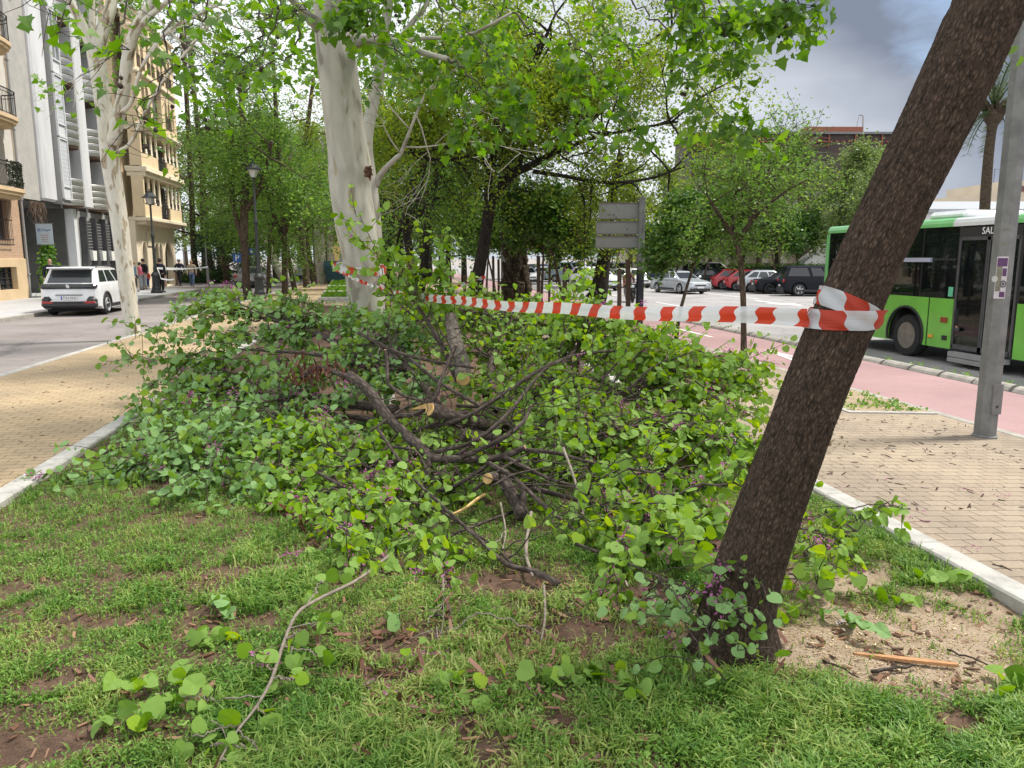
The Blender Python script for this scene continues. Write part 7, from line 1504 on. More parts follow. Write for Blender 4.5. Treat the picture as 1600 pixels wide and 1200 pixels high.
class Bough:
    def __init__(s, seed): s.mb = MB(); s.rng = np.random.RandomState(seed); s.lp = []; s.lt = []; s.bl = []; s.pd = []; s.k = 1.0
    def spray(s, base, tip, r0=.012, arch=.25, dens=1.0, leaf_from=.3, nside=9, bare=False, bloom=.15, sag=.12):
        """one branch from base to tip with side twigs and two rows of hanging leaves"""
        rng = s.rng; base = np.array(base); tip = np.array(tip); L = np.linalg.norm(tip - base); mid = (base + tip) / 2 + np.array([0, 0, arch * L * .5]) + rng.normal(size=3) * L * .05; q3 = base * .2 + tip * .8 + np.array([0, 0, arch * L * .25]) + rng.normal(size=3) * L * .03
        q = smooth_path([tuple(base), tuple(mid), tuple(q3), tuple(tip)], 7); n = len(q); q[1:-1] += rng.normal(size=(n - 2, 3)) * .012 * L ** .5
        q[:, 2] = np.maximum(q[:, 2], .03)
        s.mb.tube(q, list(np.linspace(r0, .0025, n)), 6 if r0 > .008 else 4, False)
        def leafy(path, a0, step):
            d = np.concatenate([[0], np.cumsum(np.linalg.norm(np.diff(path, axis=0), axis=1))]); t = d[-1] * a0; k = 0
            while t < d[-1] + .01:
                i = min(int(np.searchsorted(d, t)), len(path) - 1); i = max(i, 1); u = (t - d[i - 1]) / max(1e-6, d[i] - d[i - 1]); p = path[i - 1] + (path[i] - path[i - 1]) * min(u, 1); tg = unit(path[i] - path[i - 1]); sd = unit(np.cross(tg, [0, 0, 1.]) + rng.normal(size=3) * .4) * (1 if k % 2 else -1)
                s.lp.append(p + sd * .03 + np.array([0, 0, rng.uniform(-.02, .01)])); s.lt.append(sd * .8 + tg * .5 + np.array([0, 0, -.5])); t += step * rng.uniform(.6, 1.4); k += 1
                if rng.rand() < bloom * .2: s.bl.append(p)
        if not bare: leafy(q, leaf_from, .055 / dens)
        for j in range(nside):
            i = rng.randint(int(n * (.2 if not bare else .3)), n - 1); tg = unit(q[i + 1] - q[i]); o = unit(rng.normal(size=3) * np.array([1, 1, .75]) + np.array([0, 0, .12])); d = unit(tg * .75 + o * .85); l = L * rng.uniform(.12, .34); e1 = q[i] + d * l * .5; e2 = q[i] + d * l + np.array([0, 0, -sag * l]) + rng.normal(size=3) * .05 * l
            e1[2] = max(e1[2], .04); e2[2] = max(e2[2], .035); pth = smooth_path([tuple(q[i]), tuple(e1), tuple(e2)], 4)
            s.mb.tube(pth, list(np.linspace(max(.0035, r0 * .35), .0018, len(pth))), 3, False)
            if not bare or rng.rand() < .25: leafy(pth, .25, .05 / dens)
    def limb(s, rows, n=10, sub=5):
        P = [W(r[:2] + r[3:], .03 + r[2] / 2 * r[3] / FPX) for r in rows]; r_ = [r[2] * s.k / 2 * r[3] / FPX for r in rows]; p, q = fine(P, r_, sub); s.mb.tube(p, q, n); return np.array(p)
    def finish(s, name, label, cat, leafm, size=.068, tmpl=None, bark=None, twigmat=None, at_=None, pods=(), blooms=(), cuts=()):
        allp = np.array(s.lp) if s.lp else np.array(s.mb.v); o = allp.mean(0) if at_ is None else np.array(at_); o[2] = 0.0
        s.mb.v = [tuple(np.array(p) - o) for p in s.mb.v]; t = thing(name, tuple(o), label, cat); s.mb.build("branch_wood", bark or M['bark_cut'], t, smooth=True, rest=True); rng = s.rng
        if s.lp:
            lp_ = np.array(s.lp) - o; n = len(lp_); tips = np.array(s.lt); half = rng.rand(n) < .5
            v = np.clip(.5 + .33 * (fbm(lp_[:, 0] * 3 + 50, lp_[:, 1] * 3 + 50, 7) - .5) * 2 + rng.normal(0, .17, n), 0, 1)
            for k, (tm, msk) in enumerate(((T_HEART, half), (T_HEART2, ~half))):
                nr = rng.normal(size=(n, 3)) * 1.0; nr[:, 2] += .9; nr += np.array([-.15, -.35, 0]); A_ = leaf_arrays(lp_[msk], unit(tips + rng.normal(size=(n, 3)) * .45)[msk], nr[msk], (size * rng.uniform(.38, 1.15, n))[msk], tm)
                if k == 0: V0, F0, v0 = A_[0], A_[1], np.repeat(v[msk], A_[2])
                else: np_mesh("foliage", np.concatenate([V0, A_[0]]), [np.concatenate([F0, A_[1] + len(V0)])], leafm, t, attrs={"var": ('FLOAT', np.concatenate([v0, np.repeat(v[msk], A_[2])]))})
        bl = [np.array(b) for b in s.bl] + [np.array(b) for b in blooms]
        if bl:
            c = np.array(bl) - o; k = 22; pos = np.repeat(c, k, 0); off = rng.normal(size=pos.shape) * .022; pos = pos + off; leaves("blossom", pos, rng.uniform(.014, .027, len(pos)), T_PET, M['bloom'], t, rng, .3, 1.5, tips=unit(off))
        pdl = [np.array(b) for b in pods]
        if pdl:
            c = np.array(pdl) - o; k = 16; pos = np.repeat(c, k, 0) + rng.normal(size=(len(pdl) * k, 3)) * np.array([.09, .09, .04]); leaves("seed_pods", pos, rng.uniform(.07, .11, len(pos)), T_POD, M['pod_red'], t, rng, 2.0)["kind"] = "stuff"
        for (p, d, r, mt) in cuts: mb = MB(); d = unit(np.array(d)); p = np.array(p) - o; mb.tube([tuple(p), tuple(p + d * .006)], [r, r * .97], 14); mb.build("cut_face", mt, t)
        return t
def W(a, zmin=.05):              # photo point at a distance, never below the turf
    p = DP(*a); return p if p[2] > zmin else DP(a[0], a[1], a[2] * (EYE - zmin) / (EYE - p[2]))
def bough(seed, label, stem, tips, leafm, size=.068, r0=.016, dens=1.0, hub=.5, arch=.22, pods=(), blooms=(), nside=9, name="cut_branch", leaf_from=.3, sag=.12, fill=1):
    """a cut bough: a stem given by photo points, and one spray to each tip, leaving the stem near its outer part"""
    B = Bough(seed); B.k = .6; p = B.limb(stem, 9); rng = B.rng
    for tq in tips:
        for c in range(1 + fill):
            j = (0, 0, 0) if c == 0 else (rng.normal() * 34, abs(rng.normal()) * 22 - 4, rng.normal() * .22)
            tip = W((tq[0] + j[0], tq[1] + j[1], tq[2] + j[2])); i = rng.randint(int(len(p) * .35), len(p)); d = np.linalg.norm(p[i] - tip)
            if d > 1.9: i = int(np.argmin(np.linalg.norm(p - tip, axis=1)))
            B.spray(p[i], tip, r0 * .7 * rng.uniform(.6, 1), arch, dens, leaf_from, nside, sag=sag)
    return B.finish(name, label, "cut branch", leafm, size, pods=[W(a) for a in pods], blooms=[W(a) for a in blooms])
LJ, LPale = M['leaf_judas'], M['leaf_judas_pale']
bough(101, "broad leafy cut branch along the back left rim of the pile", [(620, 600, 26, 7.4), (540, 545, 20, 8.0), (470, 510, 14, 8.5), (400, 495, 8, 8.9)], [(285, 488, 9.5), (320, 500, 9.4), (345, 472, 9.4), (372, 488, 9.2), (405, 466, 9.3), (440, 490, 8.9), (455, 463, 9.1), (500, 474, 8.9), (530, 500, 8.5), (365, 520, 8.8), (420, 515, 8.7), (330, 535, 8.9), (480, 530, 8.3), (550, 520, 8.2)], LPale, .07, blooms=[(325, 548, 8.8), (418, 612, 7.5), (350, 470, 9.1), (395, 480, 9)], dens=1.3)
bough(102, "long thin cut branch reaching left over the tan path", [(600, 580, 20, 7.2), (500, 555, 12, 7.6), (420, 548, 8, 7.9), (360, 545, 6, 8.1)], [(160, 572, 8.6), (205, 532, 8.4), (245, 530, 8.4), (228, 575, 8.4), (260, 590, 8.3), (295, 520, 8.5), (335, 560, 8.2), (290, 555, 8.3)], LPale, .075, .009, 1.0, arch=.12, blooms=[(322, 549, 8.1), (300, 540, 8.2)], nside=5, fill=0)
bough(103, "pale-leaved cut branch draped over the left kerb of the planter", [(620, 640, 26, 6.8), (520, 630, 18, 7.2), (430, 620, 12, 7.6), (350, 620, 8, 7.8)], [(212, 640, 8.2), (235, 600, 8.5), (225, 690, 7.4), (255, 660, 7.8), (262, 610, 8.4), (300, 600, 8.2), (280, 650, 7.7), (330, 590, 8.1), (350, 650, 7.3), (390, 600, 7.8), (400, 650, 7.2), (440, 590, 7.7), (310, 570, 8.5), (370, 560, 8.4), (430, 560, 8.1), (480, 570, 7.8)], LPale, .072, blooms=[(430, 612, 7.2), (465, 612, 7.1), (385, 690, 6.6)], dens=1.4, nside=10)
bough(104, "pale-leaved cut branch lying on the grass at the left front of the pile", [(600, 690, 24, 6.2), (500, 690, 16, 6.3), (400, 690, 10, 6.4), (320, 700, 7, 6.6)], [(140, 745, 6.4), (205, 715, 6.9), (230, 745, 6.4), (270, 715, 6.7), (300, 755, 6.1), (340, 735, 6.2), (375, 705, 6.3), (420, 735, 6.0), (260, 690, 7.0), (320, 670, 7.0), (380, 660, 6.9), (440, 690, 6.4), (350, 760, 5.9), (180, 740, 6.5)], LPale, .07, blooms=[(262, 763, 6.0), (390, 745, 6.0), (440, 760, 5.8)], dens=1.3, nside=9)
bough(105, "bright green cut branch in the middle of the pile's front, drooping over the grass", [(680, 700, 22, 5.8), (600, 730, 16, 5.5), (530, 760, 11, 5.3), (470, 780, 7, 5.2)], [(405, 790, 5.3), (430, 750, 5.5), (420, 700, 5.9), (470, 810, 5.1), (500, 760, 5.3), (520, 700, 5.7), (545, 820, 4.9), (480, 720, 5.7), (560, 760, 5.2), (590, 840, 4.7), (610, 790, 5.0), (640, 830, 4.7), (560, 690, 5.8), (450, 680, 6.1), (500, 660, 6.1), (605, 700, 5.7), (640, 760, 5.2)], LJ, .07, pods=[(440, 800, 5.2), (475, 815, 5.1), (510, 820, 5.0), (540, 815, 5.0), (495, 800, 5.1), (560, 825, 4.9)], blooms=[(480, 800, 5.0), (500, 790, 5.0), (430, 795, 5.1), (602, 872, 4.5), (455, 870, 4.4)], dens=1.35, nside=9)
bough(106, "leafy sprig end lying on the grass at the foot of the pile", [(800, 800, 10, 4.9), (720, 830, 8, 4.7), (680, 850, 6, 4.6)], [(560, 880, 4.5), (600, 860, 4.6), (640, 890, 4.45), (690, 880, 4.5), (720, 870, 4.5), (700, 905, 4.3), (620, 840, 4.7)], LJ, .075, .007, .9, arch=.05, nside=4, fill=0)
bough(107, "upright leafy cut branch in front of the pale plane trunk, highest in the pile", [(720, 600, 22, 7.2), (690, 540, 14, 7.4), (660, 490, 9, 7.5), (640, 460, 6, 7.6)], [(555, 328, 7.6), (560, 372, 7.6), (600, 385, 7.7), (640, 395, 7.7), (618, 420, 7.6), (655, 425, 7.7), (690, 370, 7.8), (695, 415, 7.8), (700, 400, 7.9), (590, 450, 7.6), (640, 450, 7.8), (680, 450, 7.9)], LJ, .075, .009, 1.25, arch=.02, nside=7, leaf_from=.35, sag=-.1, fill=0)
bough(108, "leafy cut branch at the back of the pile behind the striped tape", [(760, 620, 24, 7.2), (770, 560, 18, 7.7), (790, 520, 12, 8.1), (800, 490, 8, 8.4)], [(600, 490, 8.4), (640, 480, 8.5), (690, 470, 8.6), (720, 490, 8.4), (745, 460, 8.8), (790, 470, 8.7), (830, 470, 8.6), (760, 510, 8.2), (700, 530, 8.0), (660, 520, 8.2), (620, 540, 7.9), (830, 520, 8.0), (780, 545, 7.8), (860, 495, 8.3), (720, 560, 7.7)], LJ, .066, blooms=[(672, 475, 8.5), (705, 466, 8.6), (612, 490, 8.3), (735, 590, 7.2)], dens=1.35, nside=10)
bough(109, "leafy cut branch at the back right, its tuft standing above the striped tape", [(800, 650, 24, 6.8), (860, 590, 18, 7.3), (900, 545, 12, 7.7), (920, 510, 8, 8.0)], [(915, 420, 8.0), (925, 470, 8.0), (880, 480, 8.4), (950, 490, 8.1), (900, 510, 8.0), (985, 500, 7.9), (860, 540, 7.8), (940, 540, 7.6), (980, 540, 7.5), (1010, 520, 7.8), (880, 570, 7.4), (820, 560, 7.6), (840, 590, 7.2)], LJ, .07, blooms=[(830, 545, 7.6), (850, 595, 7.0), (1005, 575, 7.3), (910, 680, 6.2)], dens=1.3, nside=10)
bough(110, "yellow-green cut branch spreading over the right kerb onto the paving", [(830, 680, 22, 6.3), (920, 640, 17, 6.5), (1010, 600, 12, 6.8), (1080, 580, 8, 7.0)], [(1060, 528, 7.5), (1090, 545, 7.4), (1120, 560, 7.3), (1190, 578, 7.2), (1150, 590, 7.1), (1175, 625, 6.8), (1100, 600, 7.0), (1050, 570, 7.2), (1010, 560, 7.4), (1160, 650, 6.5), (1130, 640, 6.6), (1060, 620, 6.8), (1180, 600, 7.1), (1090, 650, 6.4), (1140, 610, 7), (1030, 590, 7.1)], LJ, .075, blooms=[(1000, 640, 6.5), (920, 650, 6.4)], dens=1.35, nside=10)
bough(111, "dark-stemmed cut branch low on the right side of the pile", [(800, 720, 20, 5.8), (900, 690, 14, 5.9), (1000, 665, 9, 6.0), (1090, 664, 5, 6.0)], [(1150, 700, 5.9), (1130, 680, 6.1), (1160, 735, 5.6), (1100, 720, 5.7), (1050, 700, 5.8), (1000, 700, 5.8), (960, 650, 6.2), (900, 640, 6.3), (1020, 650, 6.2), (950, 720, 5.6), (1180, 690, 6.0), (1060, 670, 6.1), (920, 610, 6.6), (1080, 690, 6)], LJ, .07, blooms=[(920, 655, 6.1), (905, 685, 5.9), (935, 770, 5.2)], dens=1.2, nside=9)
bough(112, "lime-leaved cut branch in front of the leaning trunk at the right of the pile", [(820, 760, 18, 5.2), (900, 780, 12, 4.9), (980, 800, 8, 4.6), (1050, 830, 6, 4.3)], [(1110, 760, 4.9), (1060, 750, 5.0), (1010, 770, 4.9), (970, 760, 5.0), (940, 800, 4.7), (900, 830, 4.5), (930, 860, 4.3), (990, 850, 4.3), (1040, 870, 4.1), (1080, 800, 4.5), (1030, 820, 4.4), (1090, 860, 4.0), (1120, 800, 4.5), (980, 900, 3.9), (950, 740, 5.1), (1130, 740, 5.0)], LJ, .075, blooms=[(940, 770, 4.8), (1090, 750, 4.7), (1045, 868, 3.9), (1022, 770, 4.7)], dens=1.25, nside=8)
bough(113, "thin cut branch with round leaves against the foot of the leaning trunk", [(900, 850, 10, 4.2), (980, 880, 7, 3.8), (1050, 910, 5, 3.4), (1100, 930, 4, 3.15)], [(1160, 880, 2.98), (1195, 920, 2.93), (1190, 990, 2.88), (1160, 950, 2.93), (1130, 910, 3.0), (1185, 1020, 2.8), (1130, 1060, 2.72), (1110, 1000, 2.9), (1050, 1000, 3.2), (1020, 960, 3.4), (1080, 960, 3.15), (990, 980, 3.4), (1040, 940, 3.4), (1000, 940, 3.6), (960, 960, 3.6)], LPale, .052, .006, .9, arch=.08, nside=3, leaf_from=.45, sag=.3, fill=0)
bough(114, "leafy cut branch lying behind the leaning trunk and across the right kerb", [(1170, 790, 10, 4.4), (1230, 820, 8, 4.2), (1290, 830, 6, 4.1), (1340, 830, 5, 4.1)], [(1395, 785, 4.35), (1415, 790, 4.3), (1370, 800, 4.3), (1330, 870, 3.85), (1290, 860, 3.9), (1260, 880, 3.75), (1240, 850, 3.95), (1300, 920, 3.55), (1240, 920, 3.6), (1330, 840, 4.0), (1290, 800, 4.3), (1270, 930, 3.5), (1350, 900, 3.7)], LJ, .07, .007, .75, arch=.1, nside=4, blooms=[(1288, 848, 3.85), (1268, 845, 3.9)], fill=0)
bough(115, "leafy cut branch heaped mid-pile in front of the pale plane trunk", [(690, 640, 20, 6.6), (650, 590, 15, 7.0), (620, 560, 11, 7.3), (590, 530, 8, 7.6)], [(545, 500, 8.3), (575, 490, 8.3), (610, 510, 8.1), (560, 540, 7.9), (530, 560, 7.6), (600, 560, 7.5), (640, 540, 7.6), (570, 590, 7.2), (620, 600, 7.0), (660, 570, 7.3), (680, 530, 7.8), (540, 610, 7.0), (650, 620, 6.8), (500, 590, 7.4), (590, 630, 6.7), (700, 600, 6.9)], LPale, .066, dens=1.4, nside=11, blooms=[(640, 600, 6.8), (560, 575, 7.2)], fill=1)
bough(116, "shaded leafy cut branch under the thick bare limb in the pile's middle", [(760, 690, 16, 6.2), (700, 690, 13, 6.1), (640, 710, 9, 5.9), (600, 720, 6, 5.8)], [(560, 690, 6.1), (590, 660, 6.3), (620, 700, 5.9), (650, 720, 5.7), (680, 750, 5.4), (700, 700, 5.9), (640, 660, 6.3), (730, 740, 5.5), (600, 750, 5.5), (690, 660, 6.4), (760, 720, 5.7), (620, 770, 5.3), (720, 780, 5.2), (660, 790, 5.1)], LJ, .064, dens=1.3, nside=9, fill=2)
bough(117, "leafy cut branch behind the crossing bare limbs at the pile's right centre", [(740, 660, 18, 6.5), (800, 630, 14, 6.7), (860, 610, 10, 6.9), (910, 600, 7, 7.0)], [(780, 590, 7.2), (820, 620, 6.9), (860, 580, 7.2), (900, 620, 6.8), (940, 590, 7.1), (880, 650, 6.5), (820, 660, 6.4), (930, 650, 6.4), (970, 610, 6.9), (770, 640, 6.6), (850, 690, 6.1), (900, 700, 5.9), (960, 680, 6.1), (740, 610, 7.0), (990, 650, 6.4), (840, 730, 5.7), (1000, 730, 5.5), (900, 745, 5.4)], LJ, .064, dens=1.35, nside=11, blooms=[(868, 610, 6.6), (690, 625, 6.4), (770, 690, 5.7), (800, 640, 6.3), (900, 600, 6.9)], fill=2)
bough(118, "leafy cut branch at the pile's back between the standing log and the right kerb", [(800, 640, 18, 7.0), (830, 590, 14, 7.6), (860, 550, 10, 8.1), (890, 520, 7, 8.5)], [(760, 530, 8.4), (800, 500, 8.8), (840, 540, 8.2), (880, 500, 8.8), (920, 520, 8.5), (960, 510, 8.5), (1000, 540, 8.1), (900, 560, 7.9), (950, 560, 7.8), (820, 570, 7.8), (780, 580, 7.6), (1020, 560, 7.8), (740, 560, 8.0), (990, 590, 7.4), (1040, 530, 8.0), (860, 480, 9.0)], LJ, .068, dens=1.4, nside=10, fill=1)
bough(119, "pale-leaved cut branch between the left kerb and the thick bare limb", [(600, 660, 18, 6.8), (540, 650, 14, 6.9), (470, 650, 10, 7.0), (420, 660, 7, 7.0)], [(380, 680, 6.8), (420, 640, 7.3), (460, 610, 7.5), (500, 640, 7.0), (520, 690, 6.4), (460, 700, 6.5), (540, 620, 7.2), (410, 720, 6.3), (480, 740, 6.0), (550, 670, 6.6), (350, 700, 6.6), (510, 570, 7.8), (440, 580, 7.8), (370, 630, 7.4), (320, 640, 7.6), (560, 720, 6.0)], LPale, .066, dens=1.35, nside=10, fill=1)
# the long pale branch across the grass in front
B = Bough(120); B.k = .72; p = B.limb([(608, 868, 7, 4.1), (560, 905, 7.5, 3.7), (500, 935, 8, 3.45), (465, 958, 8, 3.3), (445, 1000, 8, 3.08), (425, 1060, 8, 2.8), (400, 1105, 7, 2.6), (365, 1150, 6, 2.44), (335, 1205, 5, 2.3)], 8)
for tq, i in (((500, 905, 3.6), 12), ((518, 975, 3.15), 18), ((495, 1025, 2.95), 21), ((470, 985, 3.05), 20), ((395, 1020, 2.95), 24), ((430, 1130, 2.55), 30), ((385, 1170, 2.4), 36), ((330, 1165, 2.4), 36), ((285, 1090, 2.7), 28), ((300, 1150, 2.45), 33), ((460, 1060, 2.75), 25), ((415, 1175, 2.4), 34), ((355, 1190, 2.35), 38)): B.spray(p[min(i, len(p) - 1)], W(tq), .004, .1, .7, .45, 2)
B.finish("cut_branch", "long pale bare branch on the grass in front with leaf tufts at its near end", "cut branch", LJ, .078, bark=M['twig_pale'])
# bare limbs and logs in the heart of the pile
def bare_limb(seed, label, stems, cuts=(), twigs=6, bark=None, name="cut_limb", leafs=0.0, cat="cut limb"):
    B = Bough(seed); ends = []
    for k, rows in enumerate(stems):
        p = B.limb(rows, 14 if rows[0][2] > 9 else 8); ends.append(p)
        for j in range(twigs): i = B.rng.randint(len(p) // 3, len(p)); d = unit(B.rng.normal(size=3) + unit(p[-1] - p[0]) * .9 + np.array([0, 0, .2])); B.spray(p[i], p[i] + d * B.rng.uniform(.3, .8), .0045, .1, .8, .3, 2, bare=B.rng.rand() > leafs)
    return B.finish(name, label, cat, LJ, .066, bark=bark, cuts=[(ends[k][i], ends[k][i] - ends[k][-2 if i == -1 else 1], r, mt) for (k, i, r, mt) in cuts])
bare_limb(131, "thick bare dark limb slanting through the middle of the pile and forking right", [[(546, 586, 16, 6.3), (575, 610, 17, 6.1), (605, 650, 17, 5.9), (635, 680, 17, 5.7), (660, 700, 17, 5.5), (672, 714, 16, 5.4), (700, 717, 13, 5.35), (760, 718, 12, 5.3), (795, 710, 11, 5.3), (820, 699, 10, 5.3)],
    [(672, 714, 11, 5.4), (668, 735, 10, 5.3), (662, 760, 8, 5.2), (655, 785, 6, 5.05), (640, 800, 5, 5.0)], [(662, 764, 7, 5.2), (700, 764, 7, 5.15), (735, 745, 7, 5.15), (768, 722, 6, 5.2)], [(620, 650, 8, 5.85), (655, 645, 7, 5.8), (680, 620, 7, 5.85), (690, 590, 6, 5.95), (712, 540, 6, 6.2)], [(606, 600, 6, 6.1), (604, 560, 6, 6.3), (602, 548, 6, 6.35)], [(606, 600, 5, 6.1), (630, 618, 5, 5.95), (655, 625, 5, 5.85), (690, 635, 5, 5.8)]], [(0, -1, .022, M['cut_pink']), (3, -1, .014, M['cut_pink']), (4, -1, .013, M['cut_pink'])], 4)
bare_limb(132, "crossing bare dark branches curving up to the right in the heart of the pile", [[(645, 673, 7, 5.9), (720, 655, 7, 5.75), (780, 620, 7, 5.8), (840, 580, 6, 6.0), (900, 555, 5, 6.3), (960, 548, 4, 6.6)], [(675, 708, 8, 5.4), (740, 690, 7, 5.4), (790, 650, 7, 5.5), (830, 600, 5, 5.8), (862, 565, 4, 6.0)], [(720, 715, 9, 5.25), (780, 688, 8, 5.25), (815, 662, 7, 5.35), (830, 635, 6, 5.5)]], [(2, -1, .012, M['cut_pink'])], 5)
bare_limb(133, "tangled bare branches reaching down right from the middle of the pile", [[(760, 722, 8, 5.2), (800, 745, 8, 5.0), (850, 790, 7, 4.7), (900, 830, 5, 4.4)], [(790, 715, 8, 5.2), (840, 740, 7, 5.05), (880, 755, 5, 4.9), (940, 765, 4, 4.7)], [(820, 703, 7, 5.3), (870, 708, 7, 5.2), (920, 722, 6, 5.1), (1000, 735, 5, 4.9), (1060, 745, 3, 4.8)], [(640, 560, 6, 6.4), (690, 600, 6, 6.1), (760, 640, 5, 5.9), (820, 680, 4, 5.7)], [(560, 520, 6, 7), (620, 550, 6, 6.7), (680, 565, 5, 6.5), (740, 575, 4, 6.4)]], [], 5, leafs=.15)
bare_limb(134, "thin bare branch running from the pile's middle to the soil at its foot", [[(590, 670, 5, 5.6), (640, 740, 5, 5.1), (690, 790, 6, 4.75), (740, 835, 6.5, 4.45), (790, 880, 8, 4.15), (835, 893, 10, 4.05), (872, 912, 11, 3.95)], [(480, 730, 5, 5.4), (560, 770, 5, 5.0), (640, 785, 5, 4.8), (700, 800, 5, 4.7)], [(690, 800, 4, 4.7), (760, 845, 4, 4.4), (800, 880, 5, 4.15)]], [], 3, leafs=.2)
bare_limb(135, "short pale twisted twigs standing at the front right of the pile", [[(880, 700, 5, 5.0), (895, 740, 4, 4.75), (905, 775, 4, 4.6)], [(832, 900, 5, 4.0), (822, 860, 6, 4.2), (830, 800, 5, 4.5)], [(850, 915, 4, 3.9), (852, 960, 4, 3.7), (846, 1000, 3, 3.5)], [(782, 785, 3, 4.8), (790, 830, 3, 4.6), (785, 860, 3, 4.4)], [(675, 855, 4, 4.5), (690, 890, 3, 4.3), (693, 925, 3, 4.1)]], [], 1, M['twig_pale'])
rq = np.random.RandomState(7); st_ = []
for k in range(15):
    a_ = (rq.uniform(560, 900), rq.uniform(560, 770)); ln_ = rq.uniform(60, 190); an_ = rq.choice([-.5, .55, .2, -.25, 1.1]) + rq.normal() * .25; d0 = 5.0 + (790 - a_[1]) / 105 - rq.uniform(.1, .5); b2_ = (a_[0] + ln_ * cos(an_), a_[1] - ln_ * sin(an_)); d1 = 5.0 + (790 - b2_[1]) / 105 - rq.uniform(.1, .5)
    st_.append([(*a_, rq.uniform(3, 6.5), d0), ((a_[0] + b2_[0]) / 2 + rq.normal() * 8, (a_[1] + b2_[1]) / 2 - 6 + rq.normal() * 6, 3.5, (d0 + d1) / 2 - .05), (*b2_, 1.6, d1)])
bare_limb(136, "loose tangle of thin dark bare twigs lying over the heart of the pile", st_, [], 2, leafs=.1, name="twig_tangle", cat="twigs")
def log(seed, label, rows, r_cut, first=True, mt=None, extra=(), bark=None):
    B = Bough(seed); p = B.limb(rows, 22, 6); ax = unit(p[0] - p[2]) if first else unit(p[-1] - p[-3])
    for rr in extra: B.limb(rr, 12)
    return B.finish("cut_log", label, "log", LJ, bark=bark or M['bark_log'], cuts=[(p[0] if first else p[-1], ax, r_cut, mt or M['cut'])])
log(141, "greyish log standing up at the back of the pile below the tape", [(724, 592, 25, 6.5), (722, 570, 25, 6.8), (714, 545, 24, 7.1), (708, 518, 22, 7.4), (704, 495, 18, 7.6)], .062)
log(142, "dark log with a torn yellow end facing left in the middle of the pile", [(672, 640, 23, 5.75), (700, 650, 24, 5.85), (740, 662, 24, 6.0), (790, 672, 22, 6.2)], .05, bark=M['bark_cut'])
log(143, "dark log behind the crossing branches, sawn end turned left", [(722, 680, 20, 5.7), (750, 683, 21, 5.75), (800, 690, 20, 5.8)], .045, mt=M['bark_cut'], bark=M['bark_cut'])
log(144, "short forked log with a yellow sawn end lying toward the grass", [(762, 748, 18, 4.95), (775, 745, 19, 5.1), (790, 742, 20, 5.2)], .036, mt=M['cut'], extra=[[(785, 745, 21, 5.15), (795, 765, 22, 5.05), (810, 790, 23, 4.9), (815, 805, 24, 4.8)], [(818, 795, 11, 4.85), (818, 775, 11, 4.9), (817, 760, 10, 4.95)]], bark=M['bark_cut'])
mb = MB(); a = DP(640, 640, 5.7); c = DP(672, 634, 5.72); mb.add([tuple(a), tuple(c + np.array([0, 0, .03])), tuple(c - np.array([0, 0, .02])), tuple(c + np.array([0, .03, .01]))], [(0, 1, 2), (0, 3, 1), (0, 2, 3), (1, 3, 2)]); tag(mb.build("wood_splinter", M['cut']), "sharp yellow splinter at the torn end of the dark log", "splinter")
mb = MB(); P = [DP(705, 805, 4.75), DP(725, 795, 4.8), DP(745, 780, 4.9), DP(758, 772, 4.95)]; mb.tube(smooth_path([tuple(p) for p in P], 3), .010, 5); tag(mb.build("wood_strip", M['cut']), "fresh yellow strip of split wood in the grass at the pile's foot", "wood strip")
# red-brown pod bunches on the left limb
B = Bough(150); p = B.limb([(470, 590, 8, 6.9), (500, 575, 8, 6.7), (545, 590, 9, 6.4)], 7); B.spray(p[0], W((415, 600, 7.2)), .006, .1, .8, .5, 4); B.finish("cut_branch", "short cut branch hung with bunches of dark red seed pods left of the thick limb", "cut branch", LPale, .07, pods=[W(a) for a in ((475, 555, 6.8), (490, 570, 6.7), (505, 565, 6.6), (520, 580, 6.5), (500, 590, 6.6), (485, 585, 6.7), (530, 570, 6.5), (460, 575, 6.9))])
